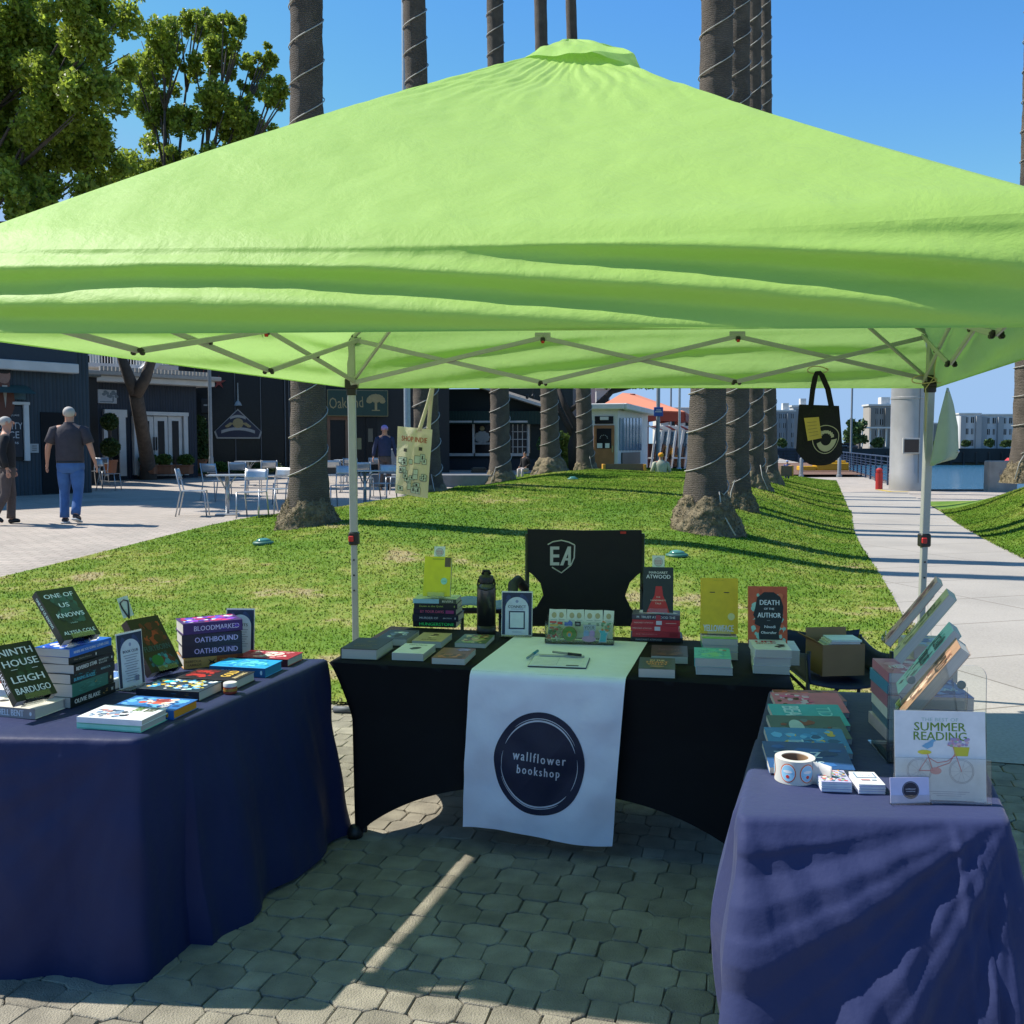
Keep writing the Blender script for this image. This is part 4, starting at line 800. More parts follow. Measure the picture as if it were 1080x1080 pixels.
for k, (px_, c_, lb) in enumerate(((862, (.3, .3, .3), 'grey'), (882, (.5, .5, .5), 'white'), (893, (.05, .05, .06), 'black'))):
    p = W(px_, 469, 208); a = thing('far_parked_car', lb+' car parked far off on the opposite shore', 'car', (p.x, p.y, .7), 0, 'cars parked on the far shore'); b = MB(); m = pm('carp%d' % k, c_, .3); b.box((0, 0, .65), (4.3, 1.8, .7), m, .2); b.box((.1, 0, 1.2), (2.4, 1.6, .6), M_dglass, .2); b.build('body', a)
    for sx in (-1.3, 1.3): b = MB(); b.lathe([(.33, -.1), (.33, .1)], M_black, 12, Matrix.Translation((sx, -.85, .33)) @ Matrix.Rotation(pi/2, 4, 'X')); b.build('wheel', a)
# red boat
p = W(1064, 499, 60); a = thing('red_boat', 'small red and white boat beside the right-edge palm', 'boat', (p.x, 60, -.6)); b = MB(); b.box((.6, 0, .5), (2.2, 1.2, .9), M_white, .3); b.build('hull', a); b = MB(); b.box((.6, 0, 1.2), (1.7, 1.0, .6), pm('red_canvas', (.5, .03, .03), .6), .25); b.build('cabin_cover', a)
# ================================================================== CANOPY
def can_mat():
    m = bpy.data.materials.new('canopy_fabric'); m.use_nodes = True; N = m.node_tree.nodes; L = m.node_tree.links; b = N['Principled BSDF']; b.inputs['Roughness'].default_value = .55
    c = (.52, .80, .15, 1); b.inputs['Base Color'].default_value = c; b.inputs['Sheen Weight'].default_value = .2; b.inputs['Specular IOR Level'].default_value = .4
    tc = N.new('ShaderNodeTexCoord'); no = N.new('ShaderNodeTexNoise'); no.inputs['Scale'].default_value = 4.5; no.inputs['Detail'].default_value = 9; no.inputs['Distortion'].default_value = .25; no.inputs['Roughness'].default_value = .62; L.new(tc.outputs['Object'], no.inputs[0])
    vo = N.new('ShaderNodeTexVoronoi'); vo.feature = 'DISTANCE_TO_EDGE'; vo.inputs['Scale'].default_value = 4; mx0 = N.new('ShaderNodeMix'); mx0.data_type = 'RGBA'; mx0.inputs[0].default_value = .25; L.new(tc.outputs['Object'], mx0.inputs[6]); L.new(no.outputs[1], mx0.inputs[7]); L.new(mx0.outputs[2], vo.inputs['Vector'])
    mr = N.new('ShaderNodeMapRange'); mr.inputs[1].default_value = 0; mr.inputs[2].default_value = .035; mr.inputs[4].default_value = .0; L.new(vo.outputs[0], mr.inputs[0]); ad = N.new('ShaderNodeMath'); ad.operation = 'ADD'; L.new(no.outputs[0], ad.inputs[0]); L.new(mr.outputs[0], ad.inputs[1])
    bp = N.new('ShaderNodeBump'); bp.inputs['Strength'].default_value = .45; bp.inputs['Distance'].default_value = .03; L.new(ad.outputs[0], bp.inputs['Height']); L.new(bp.outputs[0], b.inputs['Normal'])
    t = N.new('ShaderNodeBsdfTranslucent'); t.inputs[0].default_value = (.42, .64, .22, 1); L.new(bp.outputs[0], t.inputs[1]); mx = N.new('ShaderNodeMixShader'); mx.inputs[0].default_value = .42
    L.new(b.outputs[0], mx.inputs[1]); L.new(t.outputs[0], mx.inputs[2]); L.new(mx.outputs[0], N['Material Output'].inputs[0]); return m
M_can = can_mat(); M_tube = pm('frame_steel', (.42, .43, .42), .45, metal=.3, var=.06); M_joint = pm('black_plastic', (.015, .015, .015), .45)
FL, FR, RL, RR = W(-104, 347, 3.45), W(1185, 345, 2.62), W(369, 409.5, 6.6), W(986, 409.5, 6.5)
C_ = [FL, FR, RR, RL]; CL = Vector((0, 0, 0))
PK = W(600, 47, 5.1); cen = (FL+FR+RR+RL)/4
can = thing('canopy_tent', 'lime green pop-up canopy tent standing over the book tables', 'canopy tent', (cen.x, cen.y, 0)); O = Vector(can.location)
VH = .285; VHC = [.30, .345, .40, .40]; SAG = [-.035, .025, .0, .0]
def eave(i, u):
    a, b = C_[i], C_[(i+1) % 4]; p = a.lerp(b, u); return p
def inset(p, k=.05): return Vector((lerp(p.x, cen.x, k), lerp(p.y, cen.y, k), p.z))
def top_eave(i, u):
    a, b = C_[i], C_[(i+1) % 4]; out = Vector(((b-a).y, -(b-a).x, 0)).normalized(); p = a.lerp(b, u)+Vector((0, 0, lerp(VHC[i], VHC[(i+1) % 4], u))); p = inset(p); p.z -= .03*sin(pi*u); return p
def roof(i):
    def fn(u, v):
        e = top_eave(i, u); k = v*.93; p = e.lerp(PK, k); a = C_[i].lerp(C_[(i+1) % 4], u)
        sg = lerp(SAG[i], SAG[(i+1) % 4], u*u*(3-2*u)); p.z -= sin(pi*v)*(sg+.03*sin(pi*u)**2) 
        p.z -= .022*max(0, 1-v/.05)**2
        n = Vector((p.x*1.6, p.y*1.6, i)); p.z += (.014*noise.noise(n*1.3)+.007*noise.noise(n*4)*(1-v*.3))*min(1, v*14)*min(1, u*14, (1-u)*14)
        # tension creases fanning out from the peak
        tr = lambda w: abs((w % 1)*2-1)
        p.z += .007*(tr(u*9+1.2*noise.noise(n*1.4))-.5)*ss(.35, .9, v)*ss(1.05, .9, v)+.006*(tr(u*14-v*6+1.5*noise.noise(n*2.2))-.5)*ss(.55, .85, v)*ss(1.0, .92, v)+.004*(tr(v*9+u*3+noise.noise(n*3))-.5)*ss(.3, .8, v)*ss(1, .9, v)
        return p-O
    return fn
b = MB()
for i in range(4): b.grid(roof(i), 170, 110, M_can)
b.build('canopy_roof', can, smooth=True, thick=.0)
def valance(i):
    a, c = C_[i], C_[(i+1) % 4]; out = Vector(((c-a).y, -(c-a).x, 0)).normalized()
    def fn(u, v):
        p = a.lerp(c, u); z = lerp(lerp(VHC[i], VHC[(i+1) % 4], u), 0, v); p.z += z
        if i == 0: p.z -= v*.016*(1-math.exp(-u/.05))*(1-.97*ss(.15, 1, u))
        if v < .001: return top_eave(i, u)-O-Vector((0, 0, .022))
        s = sin(pi*min(1, max(0, u))); wv = v*2.35-1.4*u+.16*noise.noise(Vector((u*3.5, v*1.5, 2)))+.38*sin(pi*u*1.25); tw = (wv % 1); saw = (tw/.62 if tw < .62 else (1-tw)/.38); saw = saw*saw*(3-2*saw)-.5   # slack fabric hanging in sweeping folds
        fold = .058*saw*min(1, s*3)*sin(pi*min(1, v*1.0))**.6*ss(0, .35, v)+.012*sin(2*pi*(v*1.1-u*1.3))*sin(pi*v)
        if i != 0: fold *= .55
        n = Vector((u*6, v*3, i*5)); fold += (.010*noise.noise(n*1.5)+.004*noise.noise(n*6))*sin(pi*v)
        p += out*(fold+.012*sin(pi*v)); p = inset(p, .05*(1-v)**1.0); p.z -= (.03*sin(pi*u)+.022*max(0, 1-v*6))*(1-v); return p-O
    return fn
for i in range(4):
    b = MB(); b.grid(valance(i), 110, 30, M_can)
    b.grid(lambda u, v: valance(i)(u, 1-.018*v)+Vector((0, 0, 0))+(Vector(((C_[(i+1) % 4]-C_[i]).y, -(C_[(i+1) % 4]-C_[i]).x, 0)).normalized())*.0025, 110, 1, M_can)
    b.build('valance', can, smooth=True)
# vent cap
b = MB(); capb = [top_eave(i, 0).lerp(PK, (.90, .79, .81, .92)[i])+Vector((0, 0, (.0, .045, .07, .0)[i])) for i in range(4)]
for i in range(4):
    p0, p1 = capb[i], capb[(i+1) % 4]
    b.grid(lambda u, v: p0.lerp(p1, u).lerp(PK+Vector((0, 0, .02)), v)+Vector((0, 0, .004+.012*sin(pi*u)*(1-v)+.014*sin(pi*v)+.014*noise.noise(Vector((u*5, v*4, i*3.))))) -O, 24, 14, M_can)
b.build('vent_cap', can, smooth=True)
# legs
def leg(top, bot, dz=.25):
    t_, bt = Vector(top)-O, Vector(bot)-O; b = MB(); zb = 1.0; mid = bt.lerp(t_, zb/t_.z)
    b.bar(mid, t_, .048, M_tube, up=(0, 1, 0), bev=.004); b.bar(bt, mid, .038, M_tube, up=(0, 1, 0), bev=.003); o = b.build('leg', can)
    b = MB(); b.box(bt+Vector((0, 0, .004)), (.09, .09, .008), M_tube, .002); b.build('foot_plate', o)
    b = MB(); b.box(mid+Vector((0, 0, .02)), (.066, .066, .085), M_joint, .008); b.box(mid+Vector((-.014, -.038, .02)), (.032, .016, .036), pm('red_button', (.55, .02, .02), .4), .004)
    for k in range(3): b.box(mid+Vector((0, -.0205, -.12-.10*k)), (.010, .004, .010), M_joint)
    b.build('height_lock', o)
    b = MB(); zc = t_.z; j = t_; b.box(j, (.07, .07, .06), M_joint, .008); s_ = bt.lerp(t_, (zc-dz)/zc); b.box(s_, (.08, .08, .07), M_joint, .01); b.box(s_+Vector((.0, 0, -.045)), (.06, .06, .06), M_joint, .006); b.build('corner_joint', o); return j, s_
RLb = W(376.5, 770, 6.52); RLt = W(370, 358, 6.52); RRt = W(983, 354, 6.42); RRb = W(967, 790, 6.42); RLb.z = lawn_z(RLb.x, RLb.y); RRb.z = 0.01
Rt = RLt.z
FLt = FL+Vector((.03, .05, .12)); FRt = FR+Vector((-.03, .05, .22)); FLb = FLt.copy(); FLb.z = 0; FRb = FRt.copy(); FRb.z = 0
J = {}
for k, (t_, bt) in {'RL': (RLt, RLb), 'RR': (RRt, RRb), 'FL': (FLt, FLb), 'FR': (FRt, FRb)}.items(): J[k] = leg(t_, bt, .285 if k[0] == 'R' else .08)
def scissor(k0, k1, n, off):
    a1, a0 = J[k0]; b1, b0 = J[k1]; off = Vector(off)
    for i in range(n):
        tops = [a1.lerp(b1, (i+j)/n)+off for j in (0, 1)]; bots = [a0.lerp(b0, (i+j)/n)+off for j in (0, 1)]
        b = MB(); b.bar(tops[0], bots[1], .014, M_tube, ht=.028, bev=.003); b.build('truss_bar', can)
        b = MB(); sh = off.normalized()*.017; b.bar(bots[0]+sh, tops[1]+sh, .014, M_tube, ht=.028, bev=.003); b.build('truss_bar', can)
        b = MB(); m_ = (tops[0]+bots[1]+bots[0]+tops[1])/4; b.box(m_, (.03, .035, .022), M_joint, .006); 
        if i < n-1: b.box(bots[1]+Vector((0, 0, .0)), (.055, .03, .022), M_joint, .008); b.box(bots[1]+Vector((-.02, 0, -.012)), (.02, .03, .02), M_joint, .006); b.box(bots[1]+Vector((.02, 0, -.012)), (.02, .03, .02), M_joint, .006); b.box(tops[1]+Vector((0, 0, .01)), (.1, .012, .045), M_tube, .003); b.box(tops[1]+Vector((0, -.02, -.015)), (.03, .03, .03), M_joint, .006); b.box(tops[1]+Vector((0, -.03, -.03)), (.02, .012, .018), pm('red_button', (.55, .02, .02)), .003)
        b.build('truss_joint', can)
scissor('RL', 'RR', 3, (0, -.03, 0)); scissor('FL', 'RL', 3, (.045, 0, 0)); scissor('FR', 'RR', 3, (-.045, 0, 0)); scissor('FL', 'FR', 3, (0, .2, 0))
hub = PK-O+Vector((0, 0, -.10))
for k in J:
    t_, s_ = J[k]; m_ = t_.lerp(hub, .5)+Vector((0, 0, -.16)); b = MB(); b.bar(t_, m_, .022, M_tube, bev=.003); b.bar(m_, hub, .022, M_tube, bev=.003); b.bar(s_, m_+(hub-m_)*.12+Vector((.02, 0, 0)), .018, M_tube, bev=.002); b.box(m_, (.05, .05, .04), M_joint, .01); b.build('roof_strut', can)
b = MB(); b.lathe([(.05, -.04), (.06, 0), (.03, .05), (0, .06)], M_joint, 16, Matrix.Translation(hub)); b.build('hub', can)
# paper care tag and cords on the left leg
b = MB(); p = W(374, 380, 6.7); b.box((0, 0, 0), (.035, .003, .08), pm('care_label', (.5, .5, .45))); o = b.build('care_tag', can, loc=p-O)
def cord(name, pts, label, r_=.0035, c='c9b98a'):
    b = MB(); b.tube(pts, r_, pm('twine', c, .8), 5); o = b.build(name, smooth=True); tag(o, label, 'cord'); return o
def loop(c, rx, rz, dep=0, n=18, ph=0): return [c+Vector((rx*cos(ph+2*pi*i/n*1.08), dep*sin(4*pi*i/n), rz*sin(ph+2*pi*i/n*1.08))) for i in range(n+1)]
cord('twine_loop', loop(W(460, 384, 6.74), .045, .032, .01), 'twine loop tied to the truss above the cream tote bag')
cord('twine_loop', loop(W(862, 390, 6.47), .065, .023, .02), 'twine loop tied to the truss above the black tote bag')
cord('twine_loop', loop(W(974, 400, 6.34), .075, .025, .03)+[W(976, 410, 6.34), W(977, 432, 6.36), W(976, 455, 6.37)], 'long twine wound around the right canopy leg joint')
cord('twine_loop', loop(W(992, 385, 6.2), .038, .11, .02), 'upright twine loop above the pale hanging cloth')
# ================================================================== BAGS
def tote_cream():
    d = 6.72; a = thing('tote_bag', 'cream tote bag with red lettering hanging from the truss on the left', 'tote bag', W(437, 525, d)); O2 = Vector(a.location); mc = pm('cream_canvas', (.74, .68, .50), .85, var=.05, bump=.3, bs=200, trans=.15)
    TL, TR, BL, BR = [W(x, y, d)-O2 for x, y in ((419.5, 449.5), (456, 453), (417, 520), (451, 525.5))]
    def side(sg):
        def fn(u, v):
            p = TL.lerp(TR, u).lerp(BL.lerp(BR, u), v); p.y += sg*(.006+.022*sin(pi*u)*sin(pi*min(1, v*1.05))**.5*1)+.006*sin(9*u+4*v); return p
        return fn
    b = MB(); b.grid(side(-1), 20, 20, mc); b.grid(side(1), 20, 20, mc); b.build('bag', a, smooth=True)
    b = MB(); f0 = side(-1)
    def on(x, y, k=.002): p = f0(x, 1-y); return p+Vector((0, -k, 0))
    b.text('SHOP INDIE', .5, .83, .74, pm('ink_red', (.45, .06, .02), .7), ht=.075, fn=on, bold=.02)
    ink = pm('ink_dark', (.05, .05, .045), .8); r = random.Random(3); wh = pm('print_pale', (.50, .58, .50), .8)
    for k in range(34):
        x, y = .1+.76*r.random(), .08+.5*r.random()**1.2; w2, h2 = r.uniform(.09, .18), r.uniform(.05, .11)
        b.grid(lambda u, v: on(x+(u-.5)*w2, y+(v-.5)*h2, .0022+.0001*k), 2, 2, wh)
        for e in range(4):
            if e < 2: b.grid(lambda u, v: on(x+(u-.5)*w2, y+(e-.5)*h2+v*.006, .0024+.0001*k), 2, 1, ink)
            else: b.grid(lambda u, v: on(x+(e-2.5)*w2+u*.009, y+(v-.5)*h2, .0024+.0001*k), 1, 2, ink)
        if r.random() < .6: b.grid(lambda u, v: on(x+(u-.5)*w2*.3, y+(v-.3)*h2*.5, .0026+.0001*k), 1, 1, ink)
    for x, y in ((.26, .66), (.7, .7)): b.grid(lambda u, v: on(x+(u-.5)*.1, y+(v-.5)*.05, .003), 1, 1, ink)
    b.build('print', a)
    for x0, x1, dy in ((.62, 459, -.012), (.88, 461, .01)):
        b = MB(); s_ = TL.lerp(TR, x0)+Vector((0, dy, -.02)); e = W(x1, 388, d)-O2; n_ = Vector((1, 0, 0)); b.grid(lambda u, v: s_.lerp(e, v)+n_*(u-.5)*.03*(1-.5*v)+Vector((.01*sin(pi*v)*(1 if dy < 0 else -1), dy*(1-v), 0)), 2, 12, mc); b.build('strap', a, smooth=True, thick=.002)
tote_cream()
def tote_black():
    d = 6.45; a = thing('tote_bag', 'black tote bag with yellow tag hanging from the truss on the right', 'tote bag', W(863, 492, d)); O2 = Vector(a.location); mc = pm('black_canvas', (.010, .010, .012), .9, var=.2, bump=.3, bs=200)
    top = [(843, 426), (885, 428)]
    def side(sg):
        def fn(u, v):
            xl_, xr_ = lerp(843, 839.5, v), lerp(885, 888.5, v); x = lerp(xl_, xr_, u); yb = 491-13*abs(2*u-1)**2.6-(0 if u > .3 else 3*(1-u/.3)); y = lerp(426.5+1.5*u, yb, v)
            p = W(x, y, d)-O2; p.y += sg*(.004+.03*sin(pi*u)*sin(pi*min(1, v))**.6)+.004*sin(8*u+5*v); return p
        return fn
    b = MB(); b.grid(side(-1), 24, 24, mc); b.grid(side(1), 24, 24, mc); b.build('bag', a, smooth=True)
    for sg in (-1, 1):
        b = MB(); pts = [W(x, y, d)-O2+Vector((0, sg*.014, 0)) for x, y in ((855, 430), (857, 412), (860, 397), (862.5, 391.5), (867, 396), (873, 410), (877, 430))]
        for i in range(len(pts)-1):
            p, q = pts[i], pts[i+1]; n_ = Vector((1, 0, .15 if i > 2 else 0)).normalized()*.013; b.add([p-n_, p+n_, q+n_, q-n_], [(0, 1, 2, 3)], mc)
        b.build('strap', a, thick=.003)
    f0 = side(-1)
    def on(x, y, k=.002): p = f0(x, 1-y); return p+Vector((0, -k, 0))
    b = MB(); gd = pm('print_gold', (.50, .46, .30), .8); cx, cy, R = .62, .43, .3
    ring = lambda r0, r1, k=.002, a0=0, a1=2*pi, m_=gd: b.grid(lambda u, v: on(cx+(r0+(r1-r0)*v)*cos(a0+(a1-a0)*u)*1.12, cy+(r0+(r1-r0)*v)*sin(a0+(a1-a0)*u)*.84, k), 36, 1, m_)
    ring(.27, .285); 
    b.grid(lambda u, v: on(cx+(.12+.12*v*(1-.3*u))*cos(-.2-2.6*u)*1.1, cy+(.12+.12*v)*sin(-.2-2.6*u)*.84, .0025), 20, 2, gd)
    for k in range(7): aa = .3+k*.35; b.grid(lambda u, v: on(cx+.15*cos(aa)*1.1+(u-.5)*.07, cy+.15*sin(aa)*.84+(v-.5)*.05, .0025), 1, 1, gd)
    b.text('TOWN', cx-.05, cy+.12, .16, gd, ht=.045, fn=on); b.build('print', a)
    b = MB(); y_ = pm('yellow_tag', (.62, .45, .08), .7); P = [W(x, y, d)-O2+Vector((0, -.042, 0)) for x, y in ((846, 441), (861.5, 440), (864.5, 462), (850, 465))]; b.add(P, [(0, 1, 2, 3)], y_); b.build('tag', a, thick=.0015)
    b = MB()
    for k in range(5): p = P[0].lerp(P[3], .2+.15*k); q = P[1].lerp(P[2], .2+.15*k); b.add([p.lerp(q, .15)+Vector((0, -.003, 0)), p.lerp(q, .8)+Vector((0, -.003, 0)), p.lerp(q, .8)+Vector((0, -.003, -.003)), p.lerp(q, .15)+Vector((0, -.003, -.003))], [(0, 1, 2, 3)], pm('tag_ink', (.3, .2, .05)))
    b.build('tag_print', a)
tote_black()
b = MB(); d = 6.25; Pp = [(999.5, 409), (1003, 418), (1011, 445), (1013, 470), (1012, 481), (1000, 488), (981, 491), (985, 470), (991, 440), (995, 420)]
O2 = W(998, 450, d); cen2 = O2
def pf(u, v):
    yt = 409+82*v; xa = interp(yt, [(409, 998.5), (440, 990.5), (470, 984.5), (491, 980.5)]); xb = interp(yt, [(409, 1000.5), (425, 1006), (450, 1011.5), (478, 1013), (484, 1010), (491, 984)]); p = W(lerp(xa, xb, u), yt, d)-O2; p.y += -.03*sin(pi*u*1.3)*v+.01*sin(9*u)*v; return p
b.grid(pf, 16, 24, pm('pale_cloth', (.58, .66, .50), .8, var=.04, trans=.4)); b.ball(W(1010.5, 476, d-.02)-O2, (.01, .006, .01), M_alu, 8); b.ball(W(999.8, 413, d-.01)-O2, (.008, .006, .008), M_alu, 8)
tag(b.build('hanging_cloth', smooth=True, loc=O2, thick=.002), 'pale green-white triangular cloth flap hanging beside the right canopy leg', 'cloth')
# ================================================================== TABLES
TZ = .74
def P2(px, py, z=TZ): return Z(px, py, z)
def rounded(poly, r, st):
    out = []; n = len(poly)
    for i in range(n):
        p0, p, p1 = poly[i-1], poly[i], poly[(i+1) % n]; a = (p0-p).normalized(); c = (p1-p).normalized()
        for k in range(7):
            t = k/6; q = (p+a*r)*(1-t)**2+p*2*t*(1-t)+(p+c*r)*t*t; out.append(q)
        e0 = p+c*r; e1 = p1+(p-p1).normalized()*r; L = (e1-e0).length; m = max(1, int(L/st))
        out += [e0.lerp(e1, k/m) for k in range(1, m)]
    return out
def cloth_table(name, label, quad, mat, hem, flare, amp, seed, crump=0, folds=9, hem_lift=0):
    """quad: 4 top corners (front-left, front-right, rear-right, rear-left), counter-clockwise from above"""
    base = sum(quad, Vector((0, 0, 0)))/4; base.z = 0; a = thing('folding_table', label[0], 'table', base); q = [Vector((p.x-base.x, p.y-base.y, 0)) for p in quad]
    b = MB(); qq = [p*.965 for p in q]; b.poly([(p.x, p.y) for p in qq], pm('table_plastic', (.5, .5, .5), .5), .035, Matrix.Translation((0, 0, TZ-.006))); b.build('table_top', a)
    for p in q:
        b = MB(); p2 = p*.86; b.tube([(p2.x, p2.y, 0), (p2.x, p2.y, TZ-.04)], .013, M_tube, 10); b.build('leg', a)
    ring = rounded(q, .035, .007 if name == 'right' else .014); n = len(ring); per = [0]
    for i in range(n): per.append(per[-1]+(ring[(i+1) % n]-ring[i]).length)
    Lt = per[-1]; NV = 110 if name == 'right' else 50; vs = []; fs = []
    def out(i): t = (ring[(i+1) % n]-ring[i-1]).normalized(); return Vector((t.y, -t.x, 0))
    cum = 0
    for j in range(NV+1):
        v = j/NV; z = TZ
        for i in range(n):
            s = per[i]/Lt*2*pi; o = out(i); p = ring[i]
            h = hem(i, n, p) if callable(hem) else hem
            drop = (TZ-h)*max(0, (v-.03))/.97
            rr = .012; off = rr*sin(min(1, v/.03)*pi/2)-rr; z = TZ+.002-rr*(1-cos(min(1, v/.03)*pi/2))-drop
            f = flare(p+base, v)+amp*(v**1.1)*(sin(s*folds+seed+1.5*v)+.55*sin(s*folds*1.7+2*seed))*.5
            nn = Vector((p.x*7+o.x, p.y*7+o.y, z*5+seed))
            f += amp*(.35 if name != 'right' else .10)*noise.noise(nn*1.0)*min(1, v*4)
            if crump:
                # sharp creases: ridged noise
                c = crump(p+base, v)
                if c:
                    front = max(0, min(1, (-o.y-.55)/.35)); tri = lambda w: abs((w % 1)*2-1)
                    nz = noise.noise(Vector((p.x*2.5, z*2.5, seed))); n2 = noise.noise(Vector((p.x*6, z*6, seed+3)))
                    dx1, dz1 = q[1].x-p.x+.02, TZ-z+.03; r_1 = sqrt(dx1*dx1+dz1*dz1); a_1 = math.atan2(dz1, dx1)   # creases fan out from the right corner
                    dx2, dz2 = p.x-q[0].x+.05, TZ-z+.25; a_2 = math.atan2(dz2, dx2)
                    g = .034*tri(a_1*2.1+.02*nz+.12)*min(1, r_1*2.2)+.012*tri(a_1*6.3+.05*nz)*min(1, r_1*2.5)
                    g += .010*tri(a_2*5.1+.04*nz+.1)*min(1, v*3)+.006*tri(p.x*9.0+z*1.1+.1*n2)+.010*math.exp(-((p.x+.01)/.012)**2)
                    if name == 'right': f += .21*v*front
                    f += c*(g*front+(.016*nz+.008*n2+.006*tri(s*8+z*2+nz))*(1-front))*min(1, v*12)
            pp = p+o*(f+off); vs.append((pp.x, pp.y, z+.004*sin(s*folds*1.3)*v))
    fs = [(j*n+i, j*n+(i+1) % n, (j+1)*n+(i+1) % n, (j+1)*n+i) for j in range(NV) for i in range(n)]
    # top surface
    K = 14; tv = len(vs)
    cc = Vector((0, 0, 0))
    for k in range(1, K):
        for i in range(n):
            e = Vector(vs[i]); p = e.lerp(Vector((0, 0, TZ+.002)), k/K); p.z = TZ+.002+.0035*noise.noise(Vector((p.x*6, p.y*6, seed)))*min(1, k/2); vs.append(tuple(p))
    vs.append((0, 0, TZ+.002)); 
    prev = list(range(n))
    for k in range(1, K):
        cur = [tv+(k-1)*n+i for i in range(n)]; fs += [(prev[i], prev[(i+1) % n], cur[(i+1) % n], cur[i]) for i in range(n)]; prev = cur
    fs += [(prev[i], prev[(i+1) % n], len(vs)-1) for i in range(n)]
    b = MB(); b.add(vs, fs, mat); o = b.build('tablecloth', smooth=True, loc=base); tag(o, label[1], 'tablecloth'); return a
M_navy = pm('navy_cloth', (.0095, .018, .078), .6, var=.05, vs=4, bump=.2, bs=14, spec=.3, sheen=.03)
M_navy2 = pm('navy_cloth_sunlit', (.024, .034, .105), .75, var=.06, vs=4, bump=.10, bs=45, spec=.25, sheen=.12)  # paler than the left cloth: some of the sunlight is put into colour and sheen
# left table
LFR, LRR = P2(147, 781), P2(348, 695); LFL = P2(-130, 776); LRL = LRR+(LFL-LFR)
def flare_l(p, v):
    return .015*v+(.075*v**1.5 if (p.x > -1.2 and p.y > 3.2) else 0)
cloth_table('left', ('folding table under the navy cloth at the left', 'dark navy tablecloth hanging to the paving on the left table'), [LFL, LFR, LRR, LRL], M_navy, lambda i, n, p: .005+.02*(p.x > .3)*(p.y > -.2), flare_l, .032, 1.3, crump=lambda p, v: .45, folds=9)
# right table
RFL, RFR, RRL, RRR = P2(778, 861), P2(1067, 866), P2(812, 727), P2(1003, 733)
def flare_r(p, v): return .03*v*(p.x < 1.1)+(.0 if p.x > 1.15 else 1)*(.06*sin(pi*v)*(1 if p.x < .75 and p.y > 2.5 else .3))
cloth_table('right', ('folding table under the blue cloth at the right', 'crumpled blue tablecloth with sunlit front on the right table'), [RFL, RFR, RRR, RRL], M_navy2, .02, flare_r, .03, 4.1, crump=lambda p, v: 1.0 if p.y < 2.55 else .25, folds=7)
# centre table with stretch cover
CFL, CFR, CRL = P2(347, 699), P2(838, 727), P2(412, 661); CRR = CRL+(CFR-CFL)
ct = thing('folding_table', 'folding table under the black stretch cover in the middle', 'table', ((CFL+CRR)/2).to_2d().to_3d()); Oc = Vector(ct.location)
b = MB(); b.poly([tuple(((p-Oc)*1.0).to_2d()*.93) for p in (CFL, CFR, CRR, CRL)], pm('table_plastic', (.5, .5, .5)), .04, Matrix.Translation((0, 0, TZ-.004))); b.build('table_top', ct)
for p in (CFL, CFR, CRR, CRL): q2 = (p-Oc).to_2d()*.86; b = MB(); b.tube([(q2.x, q2.y, .02), (q2.x, q2.y, TZ-.04)], .012, M_joint, 8); b.build('leg', ct)
M_str = pm('black_stretch', (.0075, .0085, .011), .75, var=.1, spec=.25, trans=.10)
b = MB(); quad = [CFL, CFR, CRR, CRL]; cen3 = sum(quad, Vector())/4
for i in range(4):
    a0, a1 = quad[i], quad[(i+1) % 4]; L = (a1-a0).length; long_ = i % 2 == 0; hA = .26 if long_ else .30
    def fn(u, v, a0=a0, a1=a1, long_=long_, hA=hA):
        e = abs(2*u-1); arch = hA*max(0, 1-e**(2.6 if long_ else 2.0))**.9
        inset = .10*(1-(1-v)**1.0); p = a0.lerp(a1, u); f = Vector((p.x-cen3.x, p.y-cen3.y, 0)); z = lerp(TZ, arch, v); k = (TZ-z)/TZ
        p0 = a0.lerp(cen3, .10); p1 = a1.lerp(cen3, .10); q2 = p0.lerp(p1, u); pos = p.lerp(q2, min(1, k*3.2)**.8*.9+.1*k); pos.z = z+.002; 
        mid = sin(pi*u); nrm = Vector(((a1-a0).y, -(a1-a0).x, 0)).normalized(); pos -= nrm*(.05*mid*sin(pi*min(1, k))*.6); return pos-Oc
    b.grid(fn, 64, 24, M_str)
b.grid(lambda u, v: CFL.lerp(CFR, u).lerp(CRL.lerp(CRR, u), v)-Oc+Vector((0, 0, .002)), 8, 4, M_str)
for p in quad: q2 = p.lerp(cen3, .10)-Oc; q2.z = 0; b.lathe([(.03, 0), (.035, .02), (.02, .05), (0, .055)], M_joint, 10, Matrix.Translation(q2))
o = b.build('stretch_cover', smooth=True, loc=Oc); tag(o, 'black stretch fabric cover with an arched hem on the middle table', 'tablecloth')
